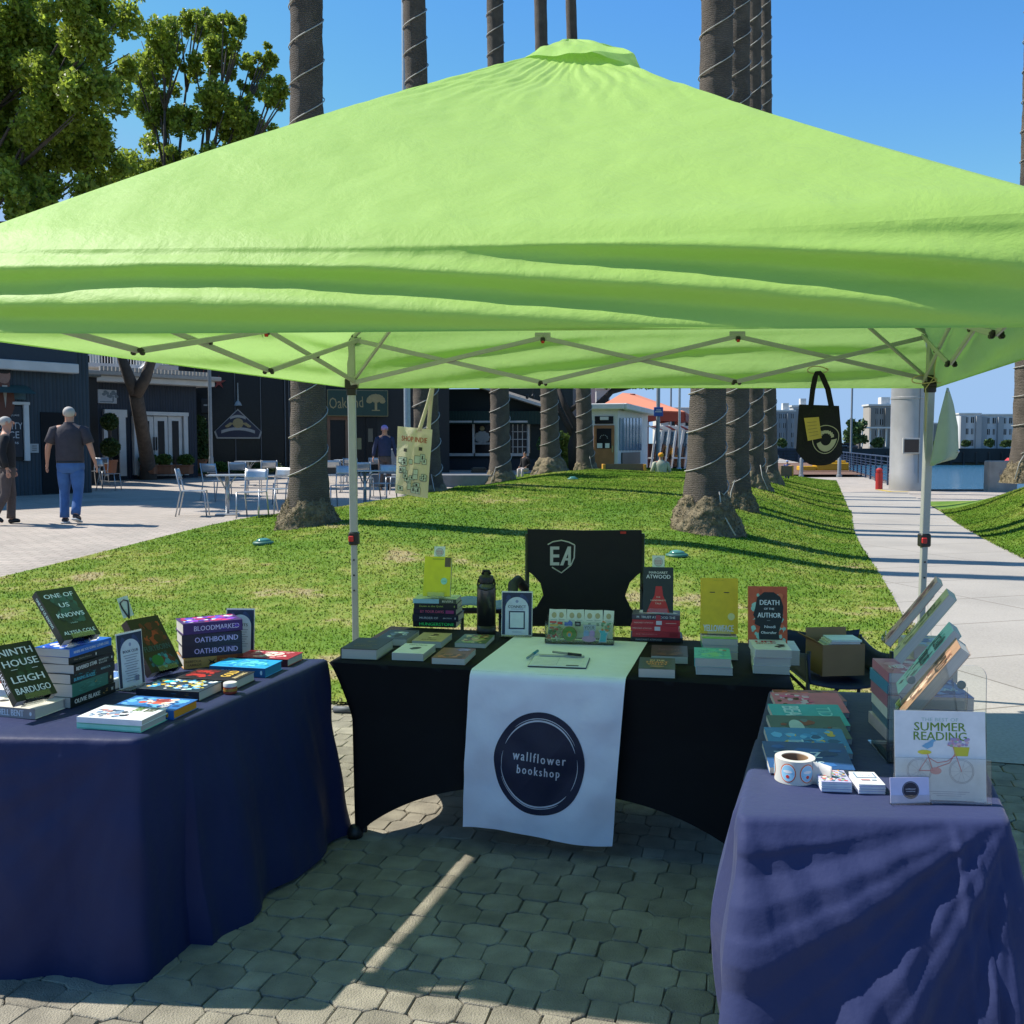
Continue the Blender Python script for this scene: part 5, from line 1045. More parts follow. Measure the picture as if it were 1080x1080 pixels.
# banner runner
cdx = (CFR-CFL).normalized(); cdy = Vector((-cdx.y, cdx.x, 0)); fr0 = P2(497.5, 707); fr1 = P2(660.5, 716)
u0 = (fr0-CFL).dot(cdx); u1 = (fr1-CFL).dot(cdx); drop0 = W(488, 872, 3.98); drop1 = W(645.5, 894, 3.83); TD = (CRL-CFL).dot(cdy)
Lt = .72; Ld = .60
def run(u, v):
    """u across 0..1, v 0..1 along: rear -> edge -> hem"""
    s = v*(Lt+Ld); x = lerp(u0, u1, u)
    if s < Lt-.015:
        p = CFL+cdx*x+cdy*((Lt-s)-.0); p.z = TZ+.0065+.0012*noise.noise(Vector((u*5, v*7, 1))); return p
    k = s-(Lt-.015); r_ = .015
    if k < r_*pi/2: an = k/r_; p = CFL+cdx*x+cdy*(.015-r_*sin(an)-.0); p.z = TZ+.0065-r_*(1-cos(an)); return p-cdy*.008*an
    k -= r_*pi/2; t = min(1, k/(Ld-.01)); top = CFL+cdx*x-cdy*.0165; top.z = TZ-.0085; hz0 = W(488, 872, 3.98); hz1 = W(645.5, 894, 3.83)
    bot = hz0.lerp(hz1, u); bot = Vector((bot.x, bot.y, bot.z+.008*sin(u*pi*2.1))); p = top.lerp(bot, t)
    p -= cdy*(.015*sin(pi*t)+.007*sin(u*14+3*t)*t+.013*noise.noise(Vector((u*5, t*5, 3)))*min(1, t*5)+.008*(abs(((u*2.1+t*1.7) % 1)*2-1)-.5)*min(1, t*5)+.004*sin((u*7+t*9))*min(1, t*4)*(1-t)); return p
M_ban = pm('white_banner', (.84, .86, .96), .6, var=.03, bump=.4, bs=7, spec=.3)
b = MB(); NVr = 90; b.grid(run, 60, NVr, M_ban); bo = b
rn = thing('banner_runner', 'white fabric banner with round navy bookshop logo draped over the middle table', 'banner', ((fr0+fr1)/2).to_2d().to_3d()+Vector((0, 0, TZ))); rO = Vector(rn.location)
b.v = [v-rO for v in b.v]; b.build('fabric', rn, smooth=True, thick=.0)
b = MB(); wdt = u1-u0; vc = (Lt+.322)/(Lt+Ld); 
def onr(x, y, k=.002):
    p = run(.492+x/wdt*1.0, vc-y/(Lt+Ld)); return p-cdy*k-rO
R = .182; nvk = pm('logo_navy', (.010, .016, .050), .6, var=.04)
b.grid(lambda u, v: onr(R*v*cos(2*pi*u)*(1+.006*sin(7*u*2*pi)), R*1.05*v*sin(2*pi*u), .002), 90, 16, nvk)
wh = pm('logo_white', (.62, .64, .72), .6)
for a0, a1, r0, w2 in ((.35, 2.75, .152, .006), (.5, 2.3, .160, .003), (3.25, 5.6, .152, .006), (3.5, 5.3, .1585, .003), (2.9, 3.3, .150, .002), (5.75, 6.5, .154, .0025)):
    b.grid(lambda u, v: onr((r0+w2*(v-.5)*sin(pi*u)**.5)*cos(a0+(a1-a0)*u), (r0+w2*(v-.5)*sin(pi*u)**.5)*1.05*sin(a0+(a1-a0)*u), .0035), 60, 1, wh)
for st, cy, wd_, ht_ in (('wallflower', .026, .212, .034), ('bookshop', -.028, .168, .042)): b.text(st, 0, cy, wd_, wh, ht=ht_, bold=-.35, fn=lambda x, y: onr(x, y, .0036)); b.text(st, .0016, cy, wd_, wh, ht=ht_, bold=-.35, fn=lambda x, y: onr(x, y, .0037))
b.build('logo', rn)
# ================================================================== BOOKS
PAGE = pm('book_pages', (.60, .57, .50), .85, var=.06, vs=60)
def pages_mat():
    m = bpy.data.materials.new('page_block'); m.use_nodes = True; N = m.node_tree.nodes; L = m.node_tree.links; b = N['Principled BSDF']; b.inputs['Roughness'].default_value = .85
    tc = N.new('ShaderNodeTexCoord'); mp = N.new('ShaderNodeMapping'); mp.inputs['Scale'].default_value = (3, 3, 900); L.new(tc.outputs['Object'], mp.inputs[0]); no = N.new('ShaderNodeTexNoise'); no.inputs['Scale'].default_value = 1; L.new(mp.outputs[0], no.inputs[0])
    cr = N.new('ShaderNodeValToRGB'); cr.color_ramp.elements[0].color = (.42, .39, .33, 1); cr.color_ramp.elements[1].color = (.70, .67, .60, 1); L.new(no.outputs[0], cr.inputs[0]); L.new(cr.outputs[0], b.inputs['Base Color']); return m
PAGE = pages_mat(); ACR = acrylic()
def decorate(b, els, w, h, z, seed=1):
    r = random.Random(seed)
    for i, e in enumerate(els):
        zz = z+.0006+.0003*i; k = e[0]
        if k == 't': b.text(e[1], (e[2]-.5)*w, e[3]*h, e[4]*w, col(e[5]), ht=(e[6]*h if len(e) > 6 else None), z=zz, bold=(e[7] if len(e) > 7 else .015))
        elif k == 'r': b.poly([((e[1]-.5)*w, e[2]*h), ((e[3]-.5)*w, e[2]*h), ((e[3]-.5)*w, e[4]*h), ((e[1]-.5)*w, e[4]*h)], col(e[5]), 0, Matrix.Translation((0, 0, zz)))
        elif k == 'e': b.poly([((e[1]-.5+e[3]*cos(2*pi*q/20))*w, (e[2]+e[4]*sin(2*pi*q/20))*h) for q in range(20)], col(e[5]), 0, Matrix.Translation((0, 0, zz)))
        elif k == 'p': b.poly([((x-.5)*w, y*h) for x, y in e[1]], col(e[2]), 0, Matrix.Translation((0, 0, zz)))
        elif k == 'm':   # mottled illustration: e=(m,x0,y0,x1,y1,[colours],count,size)
            for q in range(e[6]):
                s = e[7]*r.uniform(.5, 1.3); cx = r.uniform(e[1]+s*.7, e[3]-s*.7) if e[3]-e[1] > 1.5*s else (e[1]+e[3])/2; cy = r.uniform(e[2]+s*.5, e[4]-s*.5) if e[4]-e[2] > s else (e[2]+e[4])/2; a0 = r.uniform(0, 6); n = r.choice((5, 6, 8)); c = r.choice(e[5])
                b.poly([((min(.99, max(.01, cx+s*.55*r.uniform(.6, 1)*cos(a0+2*pi*t/n)))-.5)*w, min(.99, max(.01, cy+s*.42*r.uniform(.6, 1)*sin(a0+2*pi*t/n)))*h) for t in range(n)], col(c), 0, Matrix.Translation((0, 0, zz+.0000025*q)))
def book(label, w, h, t, cov, M, front=(), spine=(), hard=False, spc=None, pages=None, group=None, seed=1):
    a = thing('book', label, 'book', M=M, group=group); c = col(cov, .4); sc = col(spc, .4) if spc else c; pg = pages or PAGE; e = .003 if hard else 0; ct = .0022 if hard else .0006
    b = MB(); b.box((-.001 if hard else 0, h/2, t/2), (w-2*e-.003, h-2*e-.0012, t-2*ct), pg); b.build('pages', a)
    b = MB(); b.box((0, h/2, t-ct/2), (w, h, ct), c, .0008 if hard else 0); b.box((0, h/2, ct/2), (w, h, ct), c, .0008 if hard else 0); b.box((-w/2+.0007, h/2, t/2), (.0016, h, t-.0004), sc)
    if not hard: pass
    decorate(b, front, w, h, t, seed)
    SM = basis(Vector((0, -1, 0)), Vector((0, 0, 1)), Vector((-1, 0, 0)), Vector((-w/2-.0001, h/2, 0)))
    old = b.M; b.M = SM; decorate(b, [tuple(s) for s in spine], h, t, 0, seed); b.M = old
    b.build('cover', a, recalc=True); return a
def az(d): return radians(d)
def flatb(px, py, a, mode, label, w, h, t, cov, front=(), spine=(), z0=.7425, **k):
    p = Z(px, py, z0+t*.5); ang = (pi/2+az(a)) if mode == 's' else (az(a) if mode == 'b' else -pi/2+az(a) if mode == 'f' else pi+az(a)); M = flatM(p, ang, z0) @ Matrix.Translation((0, -h/2, 0)); return book(label, w, h, t, cov, M, front, spine, **k)
def stackb(px, py, a, mode, specs, z0=.7425, group=None):
    p = Z(px, py, z0); z = z0; r = random.Random(int(px)); out = []
    for sp in specs:
        label, w, h, t, cov, front, spine, kw = sp; aa = a+r.uniform(-2.5, 2.5); ang = (pi/2+az(aa)) if mode == 's' else (az(aa) if mode == 'b' else pi+az(aa))
        q = Vector((p.x+r.uniform(-.004, .004), p.y+r.uniform(-.004, .004), z)); M = flatM(q, ang, z+.0004) @ Matrix.Translation((0, -h/2, 0)); kw = dict(kw); kw['group'] = group; book(label, w, h, t, cov, M, front, spine, **kw); z += t+.0008
    return p, z
def standb(px, py, z, a, lean, label, w, h, t, cov, front=(), spine=(), easel=True, p=None, elabel=None, **k):
    p = Vector(p) if p is not None else Z(px, py, z); M = standM(p, az(a), az(lean)); M2 = M @ Matrix.Translation((0, .004, 0)); o = book(label, w, h, t, cov, M2, front, spine, **k)
    if easel:
        e = thing('book_easel', elabel or ('clear acrylic easel holding '+label[:60]), 'book stand', M=M); b = MB(); b.box((0, h*.42, -.004), (w*.5, h*.84, .003), ACR, .001); b.box((0, .0005, t/2+.001), (w*.62, .0025, t+.016), ACR, .0008); b.box((0, .012, t+.011), (w*.62, .022, .0025), ACR, .0008); b.build('back_plate', e)
        b = MB(); Mi = M.inverted(); q = Mi @ Vector((p.x, p.y, z if z else p.z)); top = Vector((0, h*.7, -.006)); foot = Mi @ (M @ top+Vector((0, 0, -(M @ top).z+p.z))+Vector((-sin(az(a))*.02, cos(az(a))*.02, 0))); b.bar(top, foot, w*.3, ACR, up=(0, 0, 1), ht=.003); b.build('prop', e)
    return o, M
WH = 'd8d8d2'
# ---------- left table
L1 = [('dark book with bold white author lettering, lowest of the tall left stack', .145, .235, .036, '11181a', (), (('t', 'OLIVIE BLAKE', .36, .5, .56, 'e4e4e0', .42, .03), ('m', .68, .2, .84, .8, ['b08a4a', 'c9a866'], 10, .05), ('t', 'W', .92, .5, .05, 'e4e4e0', .35)), {}),
      ('thick teal green book, second from the bottom of the tall left stack', .145, .235, .044, '2f6b60', (), (('m', .1, .15, .6, .85, ['3f8075', '285a50'], 20, .12), ('m', .5, .2, .75, .8, ['a58f4a', '4f8f80'], 8, .06), ('r', .86, .0, 1, 1, '101818'), ('e', .92, .5, .02, .15, 'c9a866')), {}),
      ('black and teal book, third from the bottom of the tall left stack', .145, .235, .033, '0d1c20', (), (('m', .02, .1, .6, .9, ['1e7480', '123c44', '2d8c90'], 24, .08), ('t', 'BURNING BLADES', .3, .35, .46, '4fa8c0', .35), ('t', 'REBECCA', .78, .6, .22, '8fb8c0', .2)), {}),
      ('black book titled REVERED STAR in the tall left stack', .145, .23, .031, '101010', (), (('t', 'REVERED STAR', .3, .5, .5, 'f0f0ec', .42, .03), ('t', 'BRANSON', .72, .6, .24, 'c0c0bc', .2), ('t', 'ELLIS', .7, .3, .2, 'c0c0bc', .2), ('e', .93, .5, .015, .15, 'f0f0ec')), {}),
      ('thin black book, second from the top of the tall left stack', .142, .225, .024, '15191c', (), (('t', 'The Quiet Hours', .3, .5, .4, '8f8a78', .3), ('e', .6, .5, .012, .25, 'c8c8c0')), {}),
      ('bright blue book on top of the tall left stack', .142, .225, .028, '1f5fb4', (('m', 0, 0, 1, 1, ['e8e8f0', '2a50c8', 'f0f0e8', '1f3fa0', 'd0d8f0'], 60, .22),), (('t', 'WHERE ARE YOU GOING  LUTHER COLE', .5, .5, .84, 'cfe0f4', .32),), {})]
p, z = stackb(80, 737, 76, 's', L1, group='books in the tall left stack')
standb(0, 0, 0, 60, 43, 'dark green book reading ONE OF US KNOWS propped up on top of the tall stack', .145, .215, .03, '10201e', (('m', .1, .25, .95, .9, ['173c38', '122b2b', '1e4c46'], 30, .25), ('t', 'ONE OF', .5, .86, .78, 'b8d8cc', .085), ('t', 'US', .5, .66, .26, 'b8d8cc', .085), ('t', 'KNOWS', .52, .46, .72, 'b8d8cc', .085), ('t', 'a thriller', .5, .3, .2, '7fa098', .03), ('t', 'ALYSSA COLE', .5, .12, .84, 'b8d8cc', .065)), (('t', 'ONE OF US KNOWS', .4, .5, .6, 'a8c8c0', .4),), p=(p.x+.04, p.y-.05, z+.006), elabel='clear acrylic easel standing on the tall left book stack')
flatb(22, 745, -15, 's', 'cream book with HELL BENT on its grey spine, at the left table corner', .145, .235, .034, 'cfc8b8', (('m', .2, .3, .9, .9, ['3a332c', '57504a', '6b6258'], 26, .16), ('t', 'LEIGH', .5, .4, .5, '2b2622', .1)), (('t', 'HELL BENT', .60, .5, .42, 'f2f2ee', .6, .03), ('e', .93, .5, .02, .2, 'd8d8d8')), hard=True, spc='8c8480')
standb(0, 0, 0, 58, 41, 'black book reading NINTH HOUSE with green snake swirls, leftmost propped book', .142, .215, .03, '0e1a12', (('m', .25, .3, .8, .85, ['18301e', '1c3a24', '15291a'], 26, .16), ('t', 'NINTH', .5, .85, .82, 'c9d2c4', .12), ('t', 'HOUSE', .5, .65, .86, 'c9d2c4', .12), ('t', 'LEIGH', .5, .36, .78, 'c9d2c4', .12), ('t', 'BARDUGO', .5, .16, .84, 'c9d2c4', .11), ('r', .2, .53, .36, .538, 'c9d2c4'), ('r', .7, .51, .84, .518, 'c9d2c4')), (('t', 'NINTH HOUSE', .45, .5, .7, 'd8d0e8', .6, .03),), p=Z(36, 742, .79)+Vector((0, 0, .0)), elabel='clear acrylic easel at the left table corner')
flatb(4, 726, -15, 's', 'white book half hidden behind the propped black book', .14, .21, .03, 'd4d2cc', (('r', .1, .6, .9, .9, '8c3a30'),), (), hard=True)
stackb(130, 764, -13, 's', [('thin book with pale mint cover, lower of the front pair', .15, .225, .021, '7fc4a8', (), (('r', .0, .1, 1, .2, '5aa888'), ('r', 0, .8, 1, .9, '5aa888')), dict(hard=True, spc='8fd0b4')),
      ('white illustrated book with green lettering, upper of the front pair', .15, .225, .018, 'dcdce0', (('m', .05, .3, .75, .95, ['6f86a0', '3c4c60', 'a8b8d0', 'b07a70', '202830'], 38, .14), ('t', 'FAKE', .8, .35, .32, '5a7a20', .14, .04), ('t', 'TELL', .78, .16, .36, '3f4c10', .14, .04)), (), dict(hard=True))])
flatb(163, 746, -13, 's', 'thick book with blue painted cover and bright orange page edges', .15, .235, .03, '2a62a0', (('m', 0, .0, 1, 1, ['3a7ab0', '1c3f70', '60a0c8'], 30, .3), ('m', .3, .2, .95, .8, ['d8b0a0', 'c05038', 'e0d0c8', '8c3028'], 26, .2), ('t', 'HEIR', .3, .25, .3, 'ece8dc', .1)), (('r', 0, 0, 1, 1, '1f5a98'), ('t', 'A DAWN OF ONYX', .4, .5, .5, '90b8e0', .3), ('e', .9, .5, .02, .3, 'e0a020')), hard=True, pages=pm('orange_page', (.75, .30, .015), .8))
flatb(190, 727, -13, 's', 'book with blue and yellow patterned cover in the left-table front row', .165, .245, .034, '22303c', (('m', .02, .02, .98, .98, ['4fa0d8', 'd8a830', '9cc8e8', 'e0c050', '2c70b0', 'd0dce8'], 90, .13), ('e', .7, .75, .1, .08, '2fb0d8')), (('m', 0, 0, 1, 1, ['2c4c60', '806028', '305870'], 14, .1),), hard=True, spc='182028')
flatb(228, 716, -13, 's', 'dark book with red and gold lettering beside the small candle', .155, .24, .034, '1c1614', (('m', .05, .5, .95, .98, ['8c1f18', 'a8281c', '601410'], 34, .18), ('t', 'GOLD', .6, .3, .6, 'd8a848', .16, .03), ('t', 'ANA HUANG', .5, .1, .6, 'd8b888', .08)), (('t', 'RED GOLD', .4, .5, .5, 'b08038', .4),), hard=True, spc='141010')
flatb(260, 704, -13, 's', 'thick bright blue book near the events sign', .15, .235, .036, '1f8cc8', (('m', 0, 0, 1, 1, ['30a0dc', '1878b8', '60c0e8', '2088a0'], 40, .22), ('t', 'EMILY', .5, .5, .7, '58b8e8', .25)), (('t', 'CAPTIVE', .4, .5, .4, '60b0d8', .4), ('e', .93, .5, .02, .25, 'b0e0f0')), hard=True, pages=pm('blue_page', (.03, .25, .45), .8), spc='17547c')
flatb(284, 694, -13, 's', 'dark red floral book farthest back in the left-table row', .15, .235, .03, '8c2028', (('m', .05, .1, .95, .95, ['c87880', 'd8a0a0', 'a83038', 'e0c8c0'], 50, .16), ('t', 'QUEEN', .5, .5, .6, 'e8d0c8', .16)), (('t', 'BRUTAL QUEEN', .5, .5, .5, '50181c', .4),), hard=True, spc='48141c')
b = MB(); p = Z(243, 731, .7425); b.lathe([(.022, 0), (.024, .004), (.024, .034), (.022, .037), (.022, .03), (0, .03)], pm('candle_red', (.3, .05, .03), .3), 20); b.lathe([(.0246, .026), (.0246, .038), (.023, .04), (0, .04)], M_white, 20); b.lathe([(.0247, .01), (.0247, .02)], pm('candle_gold', (.4, .2, .03), .4), 20)
tag(b.build('candle_jar', loc=p, smooth=True, auto=40), 'tiny red candle jar with white lid on the edge of the left table', 'candle')
# purple stack
L2 = [('gold and brown book at the bottom of the purple stack', .155, .235, .042, 'b08040', (), (('r', .55, 0, 1, 1, '8c4418'), ('r', .9, 0, 1, 1, '6a3010'), ('t', 'REBECCA', .16, .68, .26, '4a3010', .22), ('t', 'YARROS', .17, .32, .24, '4a3010', .22), ('p', [(.4, .2), (.44, .5), (.4, .8), (.47, .55), (.54, .8), (.5, .5), (.54, .2), (.47, .4)], '201408'), ('t', 'IRON', .76, .5, .3, 'e09040', .4)), dict(hard=True)),
      ('dark purple book reading OATHBOUND, second from the bottom of the purple stack', .155, .235, .046, '20182c', (), (('m', .4, .1, .95, .9, ['4a2c60', '2c2040'], 16, .12), ('t', 'OATHBOUND', .56, .5, .72, 'c8a8d0', .46)), dict(hard=True)),
      ('dark purple book reading OATHBOUND, third from the bottom of the purple stack', .155, .235, .046, '1c182c', (), (('m', .4, .1, .95, .9, ['402c58', '282040'], 16, .12), ('t', 'OATHBOUND', .57, .5, .72, 'c0a8d8', .46)), dict(hard=True)),
      ('violet book reading BLOODMARKED on top of the purple stack', .155, .235, .045, '3c1c58', (('m', 0, 0, 1, 1, ['8038b8', '3858c8', 'c83878', '6028a0', 'e8e0f0', 'b03058'], 60, .22),), (('t', 'BLOODMARKED', .56, .5, .76, 'd0b0e8', .44), ('m', .6, .1, 1, .9, ['6030a0', '482080'], 8, .1)), dict(hard=True))]
stackb(222, 699, 27, 's', L2, group='books in the purple stack')
standb(0, 0, 0, 60, 36, 'dark red and teal illustrated book leaning beside the book club sign', .15, .235, .036, '1c1414', (('m', .1, .4, .98, .98, ['5c1c14', '3c1410', '8c2c1c', '301010'], 30, .22), ('m', .02, .02, .98, .4, ['18505c', '103040', '2c7880', '501c1c'], 30, .2), ('e', .35, .2, .17, .1, '0c5c28'), ('t', 'FURYBORN', .5, .42, .8, '2c4c50', .1)), (('t', 'FURYBORN', .5, .5, .6, '704030', .4),), p=Z(172, 712, .745), elabel='clear acrylic easel behind the book club sign')
def arch(w, h, x0, x1, y0, y1, n=16):
    cx = (x0+x1)/2; r = (x1-x0)/2; pts = [(x0, y0), (x1, y0)]; yc = y1-r*w/h
    return pts+[(cx+r*cos(pi*i/n), yc+r*w/h*sin(pi*i/n)) for i in range(n+1)]
def sign(px, py, z, a, lean, w, h, label, els, name='table_sign', seed=1):
    p = Z(px, py, z); M = standM(p, az(a), az(lean)); t = thing(name, label, 'sign', M=M)
    b = MB(); b.box((0, h/2+.003, 0), (w, h, .004), ACR, .001); b.box((0, .002, .02-.03*0), (w, .003, .07), ACR, .001); b.build('acrylic_holder', t)
    b = MB(); b.box((0, h/2+.003, .0025), (w-.004, h-.004, .0012), col('d0d4dc'), 0); b.M = Matrix.Translation((0, .003, 0)); decorate(b, els, w-.004, h-.004, .0031, seed); b.build('printed_sheet', t); return M
SG = lambda w, h: [('r', .02, .02, .98, .98, '1c2844'), ('m', .02, .6, .98, .98, ['24345c', '1a2440', '2c3c64'], 10, .3), ('p', arch(w, h, .12, .88, .02, .88), 'b9c0dc'), ('e', .5, .78, .05, .035, '8088a8')]
def lines(y0, y1, n, c='707890', x0=.22, x1=.78): return [('r', x0+.04*(k % 3), lerp(y1, y0, k/max(1, n-1)), x1-.05*((k*7) % 3), lerp(y1, y0, k/max(1, n-1))+.012, c) for k in range(n)]
sign(139.5, 725, .744, 64, 4, .125, .205, 'book club sign in an acrylic holder left of the leaning dark red book', SG(.125, .205)+[('t', 'BOOK CLUB', .5, .66, .58, '181c30', .05)]+lines(.12, .58, 11)+[('r', .6, .1, .74, .2, '606a88')])
sign(253.5, 692, .744, -4, 5, .125, .2, 'events sign in an acrylic holder right of the purple stack', SG(.125, .2)+[('t', 'EVENTS', .5, .66, .52, '181c30', .06)]+lines(.2, .55, 8)+[('r', .44, .36, .56, .375, 'a04040')])
b = MB(); p = Z(136, 700, .742)+Vector((0, 0, .205)); M = standM(p, az(30), az(12)) @ Matrix.Rotation(.25, 4, 'Z'); b.box((0, .03, 0), (.042, .085, .0015), col('b8c8b0')); b.tube([(.0, -.02, .004), (-.014, .03, .004), (-.016, .05, .004), (0, .06, .004), (.016, .05, .004), (.012, .03, .004), (0, -.02, .004)], .003, M_joint, 6); o = b.build('bookmark_card'); o.matrix_world = M; tag(o, 'pale bookmark card with a black cord loop above the book club sign', 'bookmark')
b = MB(); p = Z(118, 724, .743); b.box((0, 0, .02), (.1, .14, .04), col('c4d4ec'), .003); 
M = flatM(p, az(-20)); 
for k in range(6): b.box((-.03+.012*k, -.0, .0405), (.006, .12-.012*k, .0012), col('3c78c8'))
o = b.build('card_box'); o.matrix_world = M; tag(o, 'light blue and white patterned box between the tall stack and book club sign', 'box')
# ---------- centre table
cz = .7435
flatb(437, 687.5, -10, 'b', 'white book with a dark bird-like blot in the middle-table front row', .135, .205, .03, 'd8dccc', (('m', .3, .35, .75, .7, ['2c3038', '3c4048'], 14, .22), ('t', 'MEMORIAL', .5, .84, .6, '50584c', .07)), (), z0=cz)
flatb(388, 684, -10, 'b', 'thick black book with gold lettering at the left corner of the middle table', .16, .24, .045, '22242a', (('m', .35, .6, .7, .8, ['4a4438', '605844'], 8, .14), ('t', 'THE LAST HOUR', .5, .4, .62, '7c6c48', .05), ('t', 'BARKER', .5, .25, .5, '7c6c48', .06)), (), z0=cz, hard=True)
flatb(420, 672.5, -10, 'b', 'dark blue and white illustrated book behind the thick black book', .14, .215, .03, '303848', (('m', .1, .1, .9, .9, ['c8d0d8', '4c5c80', '202430', '8090b0'], 26, .25),), (), z0=cz)
flatb(456, 675, -10, 'b', 'tan book with a brown figure in the middle-table second row', .135, .205, .028, 'a08c68', (('m', .3, .3, .7, .9, ['604430', '403028', 'c8b088'], 14, .22), ('t', 'JAMES', .5, .18, .5, '403020', .1)), (), z0=cz)
flatb(479, 692, -10, 'b', 'brown and violet book nearest the white banner on the middle table', .14, .21, .026, '70402c', (('m', 0, .0, 1, .5, ['8c5038', 'a86040', '503028'], 26, .25), ('m', .4, .6, 1, 1, ['7868a0', '9080b8', '60508c'], 10, .25)), (), z0=cz)
flatb(501, 676, -10, 'b', 'green and tan collage book behind the brown book by the water bottle', .14, .21, .02, '506048', (('m', 0, 0, 1, 1, ['a89068', '384830', 'c0b088', '703c28', '80904c'], 60, .2),), (), z0=cz)
C1 = [('black book with green lettering at the bottom of the stack left of the bottle', .14, .215, .03, '10141a', (), (('t', 'HUNGERSTONE', .55, .5, .8, '38d060', .5, .03),), {}),
      ('black book with white lettering, second from the bottom of the stack left of the bottle', .15, .23, .032, '161a2a', (), (('t', 'MURDER OF', .36, .5, .4, 'a8a8b4', .32), ('t', 'BROWN', .76, .5, .18, 'a8a8b4', .2), ('e', .93, .5, .012, .18, 'a8a8b4')), dict(hard=True)),
      ('dark book with pink and red lettering in the stack left of the bottle', .14, .215, .026, '18142a', (), (('t', 'BY YOUR DAYS', .44, .5, .55, 'c05070', .5), ('r', .76, .2, .95, .8, '8c3068')), {}),
      ('black book with olive lettering, second from the top of the stack left of the bottle', .14, .215, .026, '14181a', (), (('t', 'Down in the Quiet', .4, .5, .55, '90a048', .4), ('e', .93, .5, .012, .2, '90a048')), {}),
      ('pale blue and yellow book on top of the stack left of the bottle', .145, .215, .022, 'b8c080', (('m', 0, 0, 1, 1, ['c8d080', 'a0b890', 'd8dca0'], 12, .3),), (('r', 0, 0, .6, 1, '88b0c0'), ('r', .6, 0, 1, 1, '404838'), ('t', 'RIVERS', .8, .5, .25, 'c8c8b0', .5)), {})]
p, z = stackb(462, 659, -8, 's', C1, z0=cz, group='books in the stack left of the bottle')
_, Mx = standb(0, 0, 0, -9, 14, 'bright yellow book with a small photo in its corner, standing on the dark stack', .135, .195, .022, 'd8c80c', (('r', .76, .74, .98, .98, '5c4c34'), ('r', .3, .92, .72, .95, '98a020'), ('e', .76, .38, .12, .085, '8ccab4'), ('t', 'AWARD', .76, .38, .16, '40806c', .02)), (), p=(p.x-.0, p.y-.045, z+.004), elabel='clear acrylic easel behind the bright yellow book')
def talker(M, h, label, w_=.055, hh=.058):
    t = thing('shelf_card', label, 'card', M=M @ Matrix.Translation((.0, h, -.003))); b = MB(); b.box((0, hh/2, 0), (w_, hh, .0015), col('c8d0c4')); b.M = Matrix.Translation((0, hh/2, .0008))
    b.poly([(.021*cos(q*.3), .021*sin(q*.3)) for q in range(21)], col('7c8888'), 0, Matrix.Translation((0, 0, .0003))); b.poly([(.019*cos(q*.3), .019*sin(q*.3)) for q in range(21)], col('b0aca8'), 0, Matrix.Translation((0, 0, .0005))); b.text('BOOK', 0, .004, .03, col('a04840'), ht=.007, z=.0008); b.text('CLUB', 0, -.006, .028, col('a04840'), ht=.007, z=.0008); b.build('card', t)
talker(Mx, .195, 'small white card with round grey badge above the bright yellow book')
# bottle
p = Z(513, 669, cz); a = thing('water_bottle', 'tall dark grey metal water bottle with black loop lid on the middle table', 'bottle', p); mb_ = pm('smoke_steel', (.10, .10, .10), .28, metal=.75, var=.3, vs=9)
b = MB(); b.lathe([(.040, .0), (.045, .004), (.045, .045)], M_joint, 32); b.build('rubber_base', a, smooth=True)
b = MB(); b.lathe([(.0445, .045), (.0445, .215), (.042, .232), (.030, .242), (.030, .248)], mb_, 32); b.build('flask', a, smooth=True)
b = MB(); b.lathe([(.034, .243), (.035, .246), (.035, .272), (.031, .278), (.015, .282), (.013, .296), (.0, .298)], M_joint, 28); b.tube([(-.036, 0, .262), (-.041, -.014, .235), (-.03, -.034, .222), (0, -.046, .216), (.03, -.034, .222), (.041, -.014, .235), (.036, 0, .262)], .0045, M_joint, 8); b.tube([(-.02, 0, .284), (-.012, 0, .302), (.012, 0, .302), (.02, 0, .284)], .006, M_joint, 8); b.build('lid', a, smooth=True)
sign(545, 671, cz, -6, 6, .148, .208, 'connect sign in an acrylic holder just right of the water bottle', SG(.148, .208)+[('t', 'CONNECT', .5, .66, .58, '181c30', .06), ('r', .3, .6, .7, .61, '60688c'), ('r', .24, .15, .76, .56, '1c2844'), ('r', .28, .18, .72, .53, 'c0c8dc'), ('r', .35, .08, .65, .09, '8088a0')])
# sticker rack
p = Z(611, 679, TZ+.009); M = standM(p, az(-9), 0); a = thing('sticker_rack', 'clear acrylic rack holding stickers and postcards on the banner', 'display rack', M=M); b = MB()
for c, d in (((0, .002, -.03), (.305, .003, .09)), ((0, .045, .014), (.305, .085, .003)), ((0, .06, -.072), (.305, .115, .003)), ((-.152, .05, -.03), (.003, .095, .09)), ((.152, .05, -.03), (.003, .095, .09)), ((0, .05, -.02), (.3, .09, .0025))): b.box(c, d, ACR, .0008)
b.build('tray', a)
for k in range(7):
    x = -.125+k*.041; b = MB(); b.M = Matrix.Translation((x, .02, -.042-.003*(k % 2))) @ Matrix.Rotation(-.2, 4, 'X') @ Matrix.Rotation(radians((-3, 2, -2, 3, -1, 2, -3)[k]), 4, 'Z'); b.box((0, .062, 0), (.046, .125, .0015), col('cdd8bc')); b.M = b.M @ Matrix.Translation((0, 0, .0012))
    b.ball((0, .098, 0), (.012, .014, .0004), col('a89c70'), 10); b.box((0, .077, 0), (.028, .002, .0005), col('8c9080')); b.box((.0, .06, 0), (.012, .013, .0005), col('8c9080')); o = b.build('postcard'); tag(o, '%s upright cream postcard in the clear sticker rack' % ('first', 'second', 'third', 'fourth', 'fifth', 'sixth', 'last')[k]+' counted from the left', 'postcard', 'postcards in the sticker rack'); o.matrix_world = M
